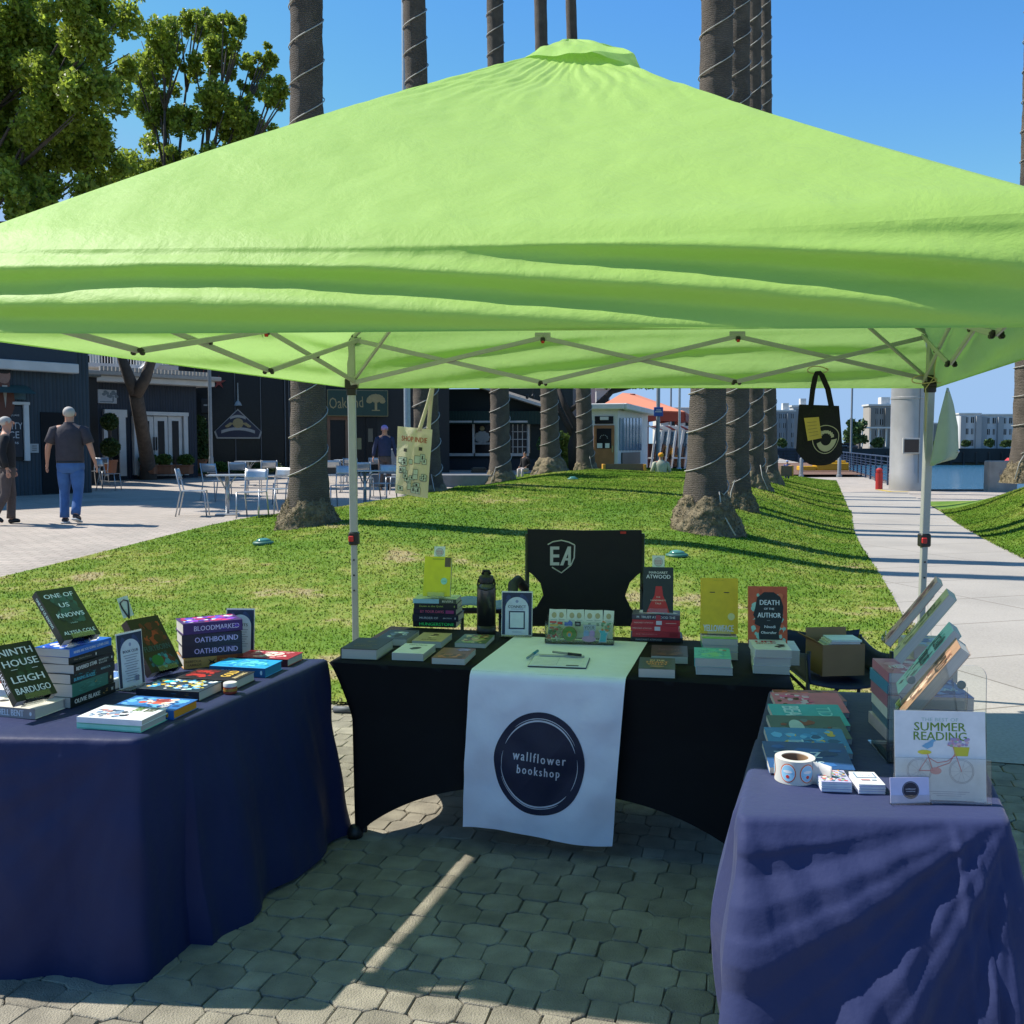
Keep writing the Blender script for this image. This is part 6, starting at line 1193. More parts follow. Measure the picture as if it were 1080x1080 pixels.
STK = [('round green sticker with an orange arch and brown rim', lambda b: (b.lathe([(.034, 0), (.034, .001), (0, .001)], col('8a6c40'), 28), b.lathe([(.031, .001), (.031, .0018), (0, .0018)], col('5c8c3c'), 28), b.ball((0, -.001, .002), (.013, .014, .0006), col('d8983c'), 12), b.ball((0, -.004, .0024), (.007, .009, .0006), col('5c9cc0'), 10)), -.045, .042),
       ('pink and blue sticker with stacked books shape', lambda b: (b.ball((-.012, .01, 0), (.014, .022, .001), col('8ca8dc'), 10), b.ball((.014, .012, 0), (.013, .02, .001), col('c898d0'), 10), b.ball((0, -.012, .001), (.032, .014, .001), col('d898b8'), 12)), .042, .034),
       ('turquoise measuring-cup-shaped sticker', lambda b: (b.poly([(-.019, -.028), (.015, -.028), (.016, 0), (.026, .022), (.014, .018), (.008, .03), (-.022, .028), (-.012, .01)], col('d0e8e4'), .0008), b.poly([(-.016, -.025), (.012, -.025), (.013, 0), (.02, .015), (.012, .014), (.006, .026), (-.017, .024), (-.01, .008)], col('3cb4bc'), .0004, Matrix.Translation((0, 0, .0008)))), .105, .036),
       ('small black square sticker with white lettering', lambda b: (b.box((0, 0, 0), (.026, .022, .001), M_joint), b.text('100', 0, 0, .016, col(WH), ht=.009, z=.0008)), -.008, .088),
       ('red and olive plant sticker cluster', lambda b: [b.ball((random.uniform(-.03, .03), random.uniform(-.03, .03), .0004*q), (random.uniform(.005, .012), random.uniform(.004, .008), .0006), col(random.choice(['8c9c60', 'b05840', '5c7c48', 'd0c8a0', 'c84030'])), 8) for q in range(34)], -.108, .042),
       ('small red and yellow banner-shaped sticker', lambda b: (b.box((0, 0, 0), (.03, .009, .001), col('c05048')), b.box((.03, -.004, 0), (.022, .01, .001), col('b84028')), b.box((.004, -.014, 0), (.036, .008, .001), col('c8a848'))), -.118, .094),
       ('small sticker with orange flowers on green stems', lambda b: [b.ball((random.uniform(-.02, .02), random.uniform(-.02, .03), .0004*q), (.006, .005, .0006), col('c87838' if q % 3 == 0 else '6c9470'), 8) for q in range(20)], .118, .08),
       ('white sticker with dark curly lettering', lambda b: (b.box((0, 0, 0), (.055, .028, .001), col('a8b0b8')), b.text('YOUR', 0, 0, .045, col('202428'), ht=.016, z=.0008)), .045, .072),
       ('blue house-shaped small sticker', lambda b: (b.poly([(-.018, -.012), (.018, -.012), (.018, .004), (.006, .014), (-.004, .004), (-.018, .006)], col('5068a8'), .001)), -.05, .09)]
for lb, f, x, y in STK:
    b = MB(); f(b); o = b.build('sticker'); o.matrix_world = M @ Matrix.Translation((x, y, -.006)); tag(o, lb+' in the clear rack', 'sticker', 'stickers in the clear rack')
# clipboard, pens
p = Z(590, 698, TZ+.012); M = flatM(p, az(-9), TZ+.0105); a = thing('clipboard', 'white clipboard with sign-up sheet on the banner', 'clipboard', M=M); b = MB(); b.box((0, 0, 0), (.235, .315*.62, .004), col('20263c'), .002); b.box((0, 0, .0025), (.23, .19, .002), col('c8ccd4'), .001); b.build('board', a)
b = MB(); b.box((-.005, -.008, .0044), (.2, .158, .0008), col('d4d8dc')); b.box((-.005, -.0, .0052), (.001, .14, .0003), col('808890')); 
for k in range(6): b.box((-.005, -.07+.025*k, .0052), (.19, .0008, .0003), col('a0a8b0'))
b.box((.06, -.078, .0055), (.05, .014, .0006), col('2c3430')); b.build('sheet', a)
b = MB(); b.box((0, .088, .008), (.19, .012, .008), M_alu, .002); b.build('clip', a)
def pen(p0, p1, label, c1, c2):
    a = thing('pen', label, 'pen', p0); b = MB(); v = p1-p0; b.tube([Vector(), v*.55], [.005, .0052], c1, 10); b.build('barrel', a, smooth=True); b = MB(); b.tube([v*.55, v], [.0062, .006], c2, 10); b.build('cap', a, smooth=True)
pen(Z(583, 687.5, TZ+.03), Z(613, 691, TZ+.03), 'silver and black pen lying across the clipboard clip', pm('pen_silver', (.3, .3, .25), .4), M_joint)
pen(Z(556, 694, TZ+.016), Z(567, 686.5, TZ+.018), 'teal-capped pen lying left of the clipboard', pm('pen_clear', (.25, .35, .35), .3), pm('pen_teal', (.01, .22, .35), .35))
# red stack
RS = [('dark book under the red stack', .15, .235, .02, '1c2028', (), (('t', 'MARGARET ATWOOD', .35, .5, .5, '9098a0', .4),), {}),
      ('red book, lowest red one in the stack beneath the black Atwood book', .14, .215, .026, 'a82c38', (), (('t', 'THE TESTAMENTS', .3, .5, .45, 'd07078', .2), ('r', .78, .2, .95, .8, '8c2028')), {}),
      ('red book with a small white panel, middle of the red stack', .14, .215, .026, 'b4303c', (), (('r', .5, .15, .62, .85, 'c8c0d0'), ('t', 'MARGARET ATWOOD', .24, .5, .4, 'e8a0a0', .25)), {}),
      ('red book with a small white panel, second from the top of the red stack', .14, .215, .026, 'ac2c38', (), (('r', .5, .15, .62, .85, 'c8c0d0'), ('t', 'MARGARET ATWOOD', .24, .5, .4, 'e8a0a0', .25), ('r', .7, .4, .92, .5, 'e8a0a0')), {}),
      ('book with lilac cover on top of the red stack', .14, .215, .022, '443c4c', (('m', 0, 0, 1, 1, ['b0a0c8', 'c898a8', '8c88b0', 'd0c0d8'], 30, .3),), (('t', 'M  TRUST ATWOOD THE', .5, .5, .8, 'c8c8d0', .5), ('r', .5, 0, .6, 1, 'b03848')), {})]
p, z = stackb(692, 674, -9, 's', RS, z0=cz, group='books in the red stack')
_, Mx = standb(0, 0, 0, -8, 9, 'black book reading MARGARET ATWOOD with a red shape, standing on the red stack', .135, .205, .026, '20281f', (('p', [(.12, .0), (.88, .0), (.78, .2), (.66, .38), (.62, .58), (.42, .58), (.38, .38), (.24, .2)], 'b42c24'), ('t', 'MARGARET', .5, .88, .62, 'd0d4c4', .05), ('t', 'ATWOOD', .5, .79, .8, 'e0e4d4', .085), ('t', 'THE', .5, .34, .14, 'e8b8a8', .03), ('t', "HANDMAID'S", .5, .27, .5, 'e8b8a8', .035), ('t', 'TALE', .5, .2, .2, 'e8b8a8', .035)), (), p=(p.x+.0, p.y-.05, z+.003), elabel='clear acrylic easel on the red stack')
talker(Mx, .205, 'small white card with round grey badge above the black Atwood book')
flatb(706, 690, -9, 'b', 'dark brown book with purple lettering beneath the red stack edge', .15, .225, .03, '3c2c34', (('t', 'NIGHT', .5, .6, .6, '6c4858', .16), ('m', 0, 0, 1, .5, ['4c3030', '5c3838', '382838'], 16, .3)), (), z0=cz)
flatb(693, 704, -9, 'b', 'black book with orange lettering in front of the red stack', .14, .21, .034, '3a4448', (('t', 'IN THE', .5, .75, .4, 'c8a888', .1, .03), ('t', 'HEART', .5, .58, .6, 'd88858', .13, .03), ('t', 'VALLEY', .5, .4, .55, 'd88858', .12, .03), ('e', .5, .2, .2, .08, '8c6c58')), (), z0=cz)
p, z = stackb(752, 706, -9, 'b', [('pale spined paperback at the bottom of the teal pile', .14, .21, .03, 'c8d8d0', (), (), {}), ('teal seaside book on top of its pile below the yellow book', .14, .21, .034, '48a8a4', (('m', 0, .0, 1, 1, ['58b8a8', '3c98a0', '70b890', '58b0b8'], 34, .3), ('e', .75, .8, .06, .05, 'd0c8b8'), ('r', .8, .72, .9, .78, 'a05048'), ('t', 'SUMMER', .4, .6, .5, '7cc8c0', .1)), (), {})], z0=cz)
p, z = stackb(758, 690, -9, 'b', [('lilac paperback under the pastel book', .145, .22, .032, 'a8a0c8', (), (), {}), ('green paperback under the pastel book', .145, .22, .026, '5c9c88', (), (), {}), ('pastel striped book on top of the pile behind the teal one', .145, .22, .026, 'c8b8b8', (('r', 0, 0, 1, .2, '78b060'), ('t', 'MIRACLE', .5, .3, .85, 'e8f0e8', .14, .04), ('r', 0, .42, 1, .5, 'c89098'), ('t', 'SOUND', .5, .6, .8, '9cd8b8', .14, .04), ('t', 'ONE', .5, .8, .6, 'b8e8c8', .14, .04)), (), {})], z0=cz, group='books in the pastel pile')
standb(0, 0, 0, -8, 8, 'yellow book reading YELLOWFACE standing on the pastel pile', .155, .235, .03, 'dcb008', (('r', .24, .735, .38, .75, '2c2410'), ('r', .62, .735, .76, .75, '2c2410'), ('t', 'NOVEL', .5, .955, .3, '9c8c10', .012), ('e', .82, .31, .095, .065, 'd8d890'), ('t', 'YELLOWFACE', .47, .1, .8, 'ecead0', .115, .03)), (), p=(p.x-.0, p.y+.005, z-.002), elabel='clear acrylic easel behind the yellow book')
p, z = stackb(812, 705, -9, 'b', [('white paperback at the bottom of the pile below the orange patterned book', .14, .205, .032, 'd8d8d0', (), (), {}), ('white paperback, second of the pile below the orange patterned book', .14, .205, .032, 'd0d0cc', (), (), {}), ('white book with red LIFE lettering on top of its pile', .14, .205, .03, 'd8d8d0', (('t', 'LIFE', .42, .8, .55, 'a82030', .17, .04), ('t', 'BESTIARY', .42, .6, .55, 'a82030', .08), ('m', .55, .2, .95, .6, ['202020', '402028'], 14, .14)), (), {})], z0=cz, group='white books in the right pile')
flatb(822, 688, -9, 'b', 'grey paperback lying behind the white pile', .14, .21, .06, 'a8b0c8', (), (), z0=cz)
standb(0, 0, 0, -7, 8, 'orange and teal patterned book reading DEATH OF THE AUTHOR', .155, .235, .03, 'b0502c', (('m', 0, 0, 1, 1, ['80b0a0', '90b8a8', 'a04424', 'c06840'], 70, .15), ('p', [(.28, .06), (.8, .06), (.78, .2), (.88, .45), (.9, .65), (.82, .82), (.65, .9), (.4, .9), (.22, .8), (.17, .62), (.12, .5), (.17, .44), (.16, .34), (.3, .3), (.26, .18)], '141c18'), ('t', 'DEATH', .54, .72, .5, 'c8d4d0', .085, .02), ('t', 'OF THE', .53, .61, .26, 'c8d4d0', .035), ('t', 'AUTHOR', .53, .5, .6, 'c8d4d0', .085, .02), ('r', .47, .405, .56, .41, '80908c'), ('t', 'Nnedi', .55, .3, .28, 'c8d4d0', .045), ('t', 'Okorafor', .52, .2, .4, 'c8d4d0', .045)), (), p=(p.x+.02, p.y+.13, cz+.07), elabel='clear acrylic easel behind the orange patterned book')
# ---------- right table
rz = .7435
FAN = [('dark red illustrated book, farthest back of the shingled row', '7c2c20', (('m', 0, 0, 1, 1, ['c05038', '2c2c28', '803c30', '484038'], 34, .22), ('t', 'MERCY', .5, .3, .7, 'a8602c', .16))),
       ('pink book with magenta lettering, second in the shingled row', 'c0607c', (('m', 0, 0, 1, .6, ['d05080', 'e0a8b8', '401c28', 'd87898'], 40, .16),)),
       ('turquoise book with white lettering, third in the shingled row', '2c9ca4', (('t', 'BEACH', .5, .3, .8, 'b0e0dc', .24, .04), ('t', 'TIDES', .5, .75, .7, '80c8c4', .2))),
       ('grey-teal book with a pale feather shape, fourth in the shingled row', '405860', (('m', .0, .0, 1, 1, ['586c74', '30444c', '803c40'], 22, .25), ('e', .5, .35, .3, .1, 'a8b8b0'))),
       ('sea-blue book with figures, fifth in the shingled row', '2c74a0', (('m', 0, 0, 1, 1, ['3888b4', '1c5078', '60a8c8', 'c8a850'], 34, .2), ('t', 'The SEA', .7, .35, .4, 'b8d8e0', .2))),
       ('dark blue book with white lettering upside down, nearest of the shingled row', '244878', (('m', 0, 0, 1, 1, ['2c5c94', '1c3c68'], 12, .3), ('t', 'ZOOZ', .6, .5, .55, 'c8d8e8', .22, .04), ('t', 'SIMPLE', .58, .82, .5, 'b0c8e0', .16, .03)))]
for i, (lb, c, fr) in enumerate(FAN):
    y0 = (731, 743, 756, 769, 783, 799)[i]; px_ = (853, 853, 852, 852, 851, 851)[i]; p = Z(px_, y0, .77); w_, h_, t_ = (.225, .15, .018) if i == 5 else (.15, .225, .018)
    tl = radians(0 if i == 0 else 11); z_ = rz+.001+.0*i; M = Matrix.Translation((p.x, p.y, z_+(.0 if i == 0 else .016))) @ Matrix.Rotation(az(-4+random.uniform(-2, 2)), 4, 'Z') @ Matrix.Rotation(tl, 4, 'X') @ Matrix.Rotation(-pi/2 if i != 5 else pi, 4, 'Z') @ Matrix.Translation((0, -h_/2, 0))
    # covers read from behind the table for the nearest one
    book(lb, w_, h_, t_, c, M, [tuple(e) for e in fr] if i == 5 else fr, (), group='books in the shingled row', seed=i+3)
# sticker roll
p = Z(838, 822, rz); a = thing('sticker_roll', 'roll of white oval-label stickers with orange rims on the right table', 'sticker roll', p); b = MB(); R, hh = .052, .062
b.lathe([(R, 0), (R, hh), (.035, hh), (.035, 0), (R, 0)], pm('roll_paper', (.62, .60, .54), .7, var=.03), 48); b.build('roll', a, smooth=True, auto=40); b = MB(); b.lathe([(.035, .001), (.035, hh-.002), (.033, hh-.002), (.033, .001)], pm('cardboard_core', (.28, .17, .09), .9), 32); b.build('core', a, smooth=True, auto=40)
b = MB()
def oval(a0, rx, ry, c, k, cx=0, cy=0): b.grid(lambda u, v: ((R+k)*cos(a0+(cx+rx*v*cos(2*pi*u))/R), (R+k)*sin(a0+(cx+rx*v*cos(2*pi*u))/R), hh/2+cy+ry*v*sin(2*pi*u)), 24, 4, col(c))
for k in range(6): a0 = -pi/2-.62+k*1.0; oval(a0, .021, .025, 'c05828', .0006); oval(a0, .0185, .0225, 'd8dcd8', .0009); oval(a0, .017, .021, '88b8d8', .0012); oval(a0, .012, .004, 'e8ecf0', .0015, 0, .004); oval(a0, .0045, .0045, 'b82820', .0016, 0, -.009)
b.build('label', a, smooth=True, recalc=False)
b = MB(); b.grid(lambda u, v: (lerp(.035, .077, u)+.0, -.038-.03*u+.008*sin(pi*u), .001+v*(hh-.003)-.004*u), 12, 3, pm('roll_paper', (.62, .60, .54))); b.build('tail', a, smooth=True, thick=.0008)
def cards(px, py, a_, n, w_, d_, label, topdec, c='d4d0e4'):
    p = Z(px, py, rz); t = thing('card_stack', label, 'stack of cards', M=flatM(p, az(a_), rz+.0005)); b = MB(); r = random.Random(px)
    for k in range(n): b.box((r.uniform(-.001, .001), r.uniform(-.0015, .0015), .0016*k+.0008), (w_, d_, .0014), col(c) if k % 4 else col('a8a4c0'))
    b.build('cards', t); b = MB(); b.M = Matrix.Translation((0, -d_/2, 0)); decorate(b, topdec, w_, d_, .0016*n, 5); b.build('top_print', t)
cards(878, 829, -6, 17, .076, .096, 'stack of cards with a floral book-pattern top, beside the sticker roll', [('m', 0, 0, 1, 1, ['605c58', 'b04848', '88a078', 'c8c0b0', '486880', 'c89858'], 110, .14)])
cards(914, 831, -4, 16, .066, .1, 'stack of white bookmark cards left of the clear acrylic display', [('r', .1, .5, .9, .92, '6c8098'), ('r', .16, .55, .84, .88, 'd0dce4'), ('t', 'SAVE', .5, .7, .4, '486078', .06), ('r', .2, .3, .55, .36, 'b06868'), ('r', .6, .3, .8, .36, '90a0b0'), ('r', .2, .16, .8, .18, '90a0b0')])
# stacks in the acrylic display
def pstack(px, py, a_, mode, n, label_, cols_, top, ts, grp, w_=.14, h_=.21, z0=rz):
    specs = []
    for k in range(n):
        lb = '%s, %s' % (label_, ('lowest', 'second from below', 'third from below', 'fourth from below', 'fifth from below', 'sixth from below', 'seventh from below')[k] if k < n-1 else 'on top')
        specs.append((lb, w_, h_, ts[k % len(ts)], cols_[k % len(cols_)], top if k == n-1 else (), (), {}))
    return stackb(px, py, a_, mode, specs, z0=z0, group=grp)
pB, zB = pstack(951, 772, -6, 'b', 6, 'paperback in the left pile of the clear display', ['b8a0a0', '4c6878', 'c8c4b8', '986070', '3c7c98', 'b06878'], (('m', 0, 0, 1, 1, ['b06878', 'c890a0', '985068', 'd0b8c0'], 30, .3), ('t', 'HONEY', .5, .4, .7, 'e8d0d0', .15)), [.036, .03, .034, .038], 'books in the left display pile')
pC, zC = pstack(984, 792, -6, 'b', 5, 'paperback in the right pile of the clear display', ['c8c0b0', '3c5c8c', '88a0b0', '2c4878', '3c64a0'], (('m', 0, 0, 1, 1, ['3c64a0', '5080b8', '90a8c8', '2c4c80'], 30, .25), ('t', 'ATLAS', .5, .4, .7, 'b8cce0', .15)), [.04, .036, .03], 'books in the right display pile', .15, .22)
pD, zD = pstack(975, 748, -6, 'b', 6, 'paperback in the rear pile of the clear display', ['c8c0b8', 'a8a0a0'], (('m', 0, 0, 1, 1, ['6878b8', '98a8d0', '5060a0'], 20, .3),), [.036, .04], 'books in the rear display pile', .13, .2)
standb(0, 0, 0, -111, 36, 'pink-edged book leaning at the back of the clear display', .14, .255, .02, 'c8a0a4', (('m', 0, 0, 1, 1, ['a05060', 'c8a090', '704050'], 30, .25),), (), p=Z(944, 686, .985)+Vector((.02, .10, 0)), easel=True, elabel='clear acrylic easel behind the rear leaning books')
standb(0, 0, 0, -111, 36, 'olive and cream book leaning in front of the pink-edged one', .14, .25, .028, 'b8b48c', (('m', 0, 0, 1, 1, ['a8a060', '706c40', 'c8c090', '50583c'], 40, .2), ('t', 'FIELD', .5, .7, .7, '303820', .14)), (), p=Z(950, 697, .97), easel=False)
standb(0, 0, 0, -109, 36, 'teal green book with dark lettering leaning on the right display pile', .145, .235, .026, '8cc4bc', (('m', 0, 0, 1, 1, ['58a89c', '2c6c68', '88c0b0', '204c4c'], 40, .2), ('t', 'OCEAN', .5, .75, .8, '183838', .16, .04), ('t', 'TALES', .5, .5, .8, '183838', .16, .04)), (), p=Z(962, 742, .915)+Vector((.012, .09, 0)), easel=False)
standb(0, 0, 0, -109, 36, 'brown and cream book leaning in front of the teal one', .14, .235, .03, '907058', (('m', 0, 0, 1, 1, ['a07860', '503c30', 'c0a890', '704838'], 40, .2), ('t', 'WILD', .5, .7, .8, '201810', .2, .04)), (), p=Z(958, 757, .905), easel=True, elabel='clear acrylic easel behind the nearer leaning books')
M = standM(Z(989, 834, rz), az(-6), az(3)); a = thing('clear_display_sheet', 'tall clear rounded acrylic panel with two round magnets behind the summer reading sign', 'acrylic panel', M=M); b = MB()
gm = ACR; w_, h_ = .235, .325; rr = .03; P = []
for cx, cy, a0 in ((w_/2-rr, h_-rr, 0), (-w_/2+rr, h_-rr, pi/2), (-w_/2+.004, .004, pi), (w_/2-.004, .004, 3*pi/2)):
    r2 = rr if cy > .1 else .004
    P += [(cx+r2*cos(a0+pi/2*k/6), cy+r2*sin(a0+pi/2*k/6)) for k in range(7)]
b.poly(P, gm, .004); b.build('panel', a); b = MB()
for x, y in ((-.07, .285), (.055, .275)): b.lathe([(.011, 0), (.011, .003), (.008, .004), (.008, .003), (0, .003)], pm('magnet', (.2, .24, .21), .3), 24, Matrix.Translation((x, y, .001)))
b.build('magnet', a, smooth=True, auto=40)
M = standM(Z(992, 846, rz), az(-5), az(7)); a = thing('summer_reading_sign', 'white sign reading SUMMER READING with a bicycle drawing on the right table', 'sign', M=M); w_, h_ = .222, .222
b = MB(); b.box((0, h_/2+.004, -.002), (w_+.004, h_+.004, .0025), ACR); b.box((.004, .055, .010), (w_+.01, .11, .0022), ACR, .0006); b.box((.0, .002, -.006), (w_+.01, .003, .05), ACR, .0006); b.build('acrylic_holder', a)
b = MB(); b.box((0, h_/2+.004, .0006), (w_-.002, h_-.002, .001), col('cfd0dc'), 0); b.M = Matrix.Translation((0, .004, .0013)); gcol = '5c7c20'
def tl(pts, r_, c): b.tube([((x-.5)*w_, y*h_, .0004) for x, y in pts], r_, col(c), 4)
b.text('THE BEST OF', .0, .9*h_, .09, col('98b0a8'), ht=.0085, z=.0003, bold=.0); b.text('SUMMER', 0, .82*h_, .125, col(gcol), ht=.021, z=.0003, bold=.012); b.text('READING', 0, .715*h_, .128, col(gcol), ht=.021, z=.0003, bold=.012)
for cx in (.27, .73):
    for rr in (.135, .122): tl([(cx+rr*cos(q*.2618), .33+rr*sin(q*.2618)) for q in range(25)], .0004, '8c8c94')
    for q in range(10): tl([(cx, .33), (cx+.122*cos(q*.628), .33+.122*sin(q*.628))], .00025, 'a0a0a8')
pk = 'c87878'; tl([(.27, .33), (.42, .33), (.47, .37), (.60, .42), (.66, .52)], .0011, pk); tl([(.42, .33), (.36, .52)], .0011, pk); tl([(.38, .47), (.47, .42), (.58, .44), (.66, .5)], .0011, pk); tl([(.73, .33), (.64, .6), (.58, .62)], .001, pk); tl([(.27, .33), (.36, .47)], .0009, pk)
b.ball(((.45-.5)*w_, .33*h_, .0005), (.014, .009, .0006), col('d89090'), 12); b.ball(((.33-.5)*w_, .535*h_, .0008), (.018, .006, .0006), col('c8b838'), 10); b.poly([((x-.5)*w_, y*h_) for x, y in ((.66, .5), (.8, .5), (.82, .6), (.64, .6))], col('b8b030'), 0, Matrix.Translation((0, 0, .0009)))
r = random.Random(4)
for q in range(26): b.ball(((.73+r.uniform(-.13, .1)-.5)*w_, (.64+r.uniform(-.03, .05))*h_, .0009), (.0045, .004, .0005), col(r.choice(['b08090', '88a088', '9c88a8', 'c0a0a8'])), 6)
b.poly([((x-.5)*w_, y*h_) for x, y in ((.3, .6), (.36, .57), (.42, .6), (.43, .65), (.46, .665), (.42, .68), (.38, .65), (.34, .63))], col('6c9cb8'), 0, Matrix.Translation((0, 0, .0009)))
for q in range(3): b.box((0.02, (.1-.022*q)*h_, .0002), (.1-.02*q, .0016, .0004), col('a8a8b0'))
b.build('printed_sheet', a)
M = standM(Z(960, 848, rz), az(2), az(9)); a = thing('business_card', 'small white card with round navy logo in front of the summer reading sign', 'card', M=M); b = MB(); b.box((0, .034, 0), (.098, .062, .0015), col('b8b4dc')); 
for rr, c, k in ((.0215, '10142c', 0), (.0195, 'b0b0cc', 1), (.019, '10142c', 2)): b.poly([(rr*cos(q*.2618)+.002, .034+rr*sin(q*.2618)) for q in range(24)], col(c), 0, Matrix.Translation((0, 0, .001+.0002*k)))
b.text('wallflower', .002, .037, .026, col('c0c0dc'), ht=.0035, z=.0018); b.text('bookshop', .002, .031, .022, col('c0c0dc'), ht=.0035, z=.0018); b.build('card', a); b = MB(); b.box((0, .002, .003), (.1, .003, .02), ACR); b.box((0, .012, .0022), (.1, .02, .0015), ACR); b.build('holder', a)
M = standM(Z(975, 805, rz), az(-6), 0); a = thing('acrylic_box', 'clear acrylic display front before the book piles on the right table', 'display box', M=M); b = MB()
b.box((0, .10, .012), (.21, .2, .003), ACR, .0008); b.box((0, .002, -.10), (.21, .003, .22), ACR, .0008)
for x in (-.104, .104): b.box((x, .11, .010), (.005, .22, .005), ACR, .001)
b.build('walls', a)
# ---------- chairs behind the tables
def camp_chair():
    d = 5.25; p = W(617, 760, d); p.z = 0; a = thing('camp_chair', 'black folding camp chair with white shield emblem behind the middle table', 'chair', p); O2 = Vector(a.location); bl = pm('black_nylon', (.006, .006, .008), .7, bump=.35, bs=7, var=.1)
    out = [(556.5, 558), (617, 559.5), (676.5, 559), (676.5, 603), (672, 606), (664, 614), (659, 628), (665, 641), (676, 652), (676, 660), (556, 660), (556, 646), (566, 640), (573, 628), (570, 615), (562, 606), (556.5, 602)]
    b = MB(); P = [W(x, y, d)-O2 for x, y in out]; b.add([(q.x, -.012, q.z) for q in P]+[(q.x, .012, q.z) for q in P], [tuple(range(len(P))), tuple(range(2*len(P)-1, len(P)-1, -1))]+[(i, (i+1) % len(P), len(P)+(i+1) % len(P), len(P)+i) for i in range(len(P))], bl); o = b.build('backrest', a)
    b = MB(); c = W(591, 588, d)-O2; wm = pm('emblem_white', (.55, .57, .55), .6); s_ = d/F
    def q(x, y): return ((x-591)*s_, -(y-588)*s_)
    E = basis(Vector((1, 0, 0)), Vector((0, 0, 1)), Vector((0, -1, 0)), Vector((c.x, -.014, c.z))); b.M = E
    sh = [(577.5, 574), (583, 571), (592, 569.5), (600, 571.5), (606, 574.5)]; b.tube([(*q(*t), .0005) for t in sh], .0035, wm, 4); b.tube([(*q(*t), .0005) for t in ((606, 574.5), (605.5, 588), (602, 596), (592, 604), (582, 598))], .0035, wm, 4)
    x0, x1 = q(580, 0)[0], q(590.5, 0)[0]; yb, yt = q(0, 596)[1], q(0, 576)[1]; w2 = .016; sk = .012
    for yy in (yb, (yb+yt)/2-w2/2, yt-w2): b.add([(x0, yy, .001), (x1-.004, yy, .001), (x1-.004, yy+w2, .001), (x0, yy+w2, .001)], [(0, 1, 2, 3)], wm)
    b.add([(x0, yb, .0012), (x0+w2, yb, .0012), (x0+w2, yt, .0012), (x0, yt, .0012)], [(0, 1, 2, 3)], wm)
    xa, xb = q(590.5, 0)[0], q(602, 0)[0]; b.add([(xa, yb, .001), (xa+.017, yb, .001), (xb, yt, .001), (xb-.017, yt, .001)], [(0, 1, 2, 3)], wm); b.add([(xb-.015, yb, .0012), (xb, yb, .0012), (xb, yt, .0012), (xb-.015, yt-.02, .0012)], [(0, 1, 2, 3)], wm); b.add([(xa+.015, yb+.026, .0014), (xb-.002, yb+.026, .0014), (xb-.002, yb+.038, .0014), (xa+.02, yb+.038, .0014)], [(0, 1, 2, 3)], wm); b.build('emblem', o)
    b = MB(); p1 = W(657, 561.5, d)-O2; b.box((p1.x, -.014, p1.z), (.03, .003, .012), pm('red_label', (.5, .03, .02), .6)); b.build('label', o)
    fr = pm('chair_frame', (.03, .03, .035), .4, metal=.4)
    b = MB(); s0 = W(556, 660, d)-O2; s1 = W(677, 660, d)-O2; zs_ = .47
    b.grid(lambda u, v: (lerp(s0.x, s1.x, u), lerp(.0, -.42, v), zs_-.03*sin(pi*u)*sin(pi*v)), 10, 8, bl); b.build('seat', a, smooth=True, thick=.01)
    for sx, xx in ((-1, s0.x), (1, s1.x)):
        b = MB(); b.tube([(xx, .03, .02), (xx, .0, 1.17)], .011, fr, 10); b.build('back_post', a, smooth=True)
        b = MB(); b.tube([(xx+sx*.01, .0, .88), (xx+sx*.05, -.04, .93), (xx+sx*.075, -.14, .92), (xx+sx*.075, -.3, .89), (xx+sx*.07, -.42, .87)], .026, bl, 12); b.tube([(xx+sx*.07, -.42, .87), (xx, -.42, .02)], .011, fr, 8); b.build('armrest', a, smooth=True)
    for y_ in (-.42, .0):
        for s2 in (0, 1): b = MB(); b.tube([((s0.x, s1.x)[s2], y_, .03), ((s1.x, s0.x)[s2], y_+.01*(s2), zs_-.01)], .010, fr, 8); b.build('cross_leg', a, smooth=True)
camp_chair()
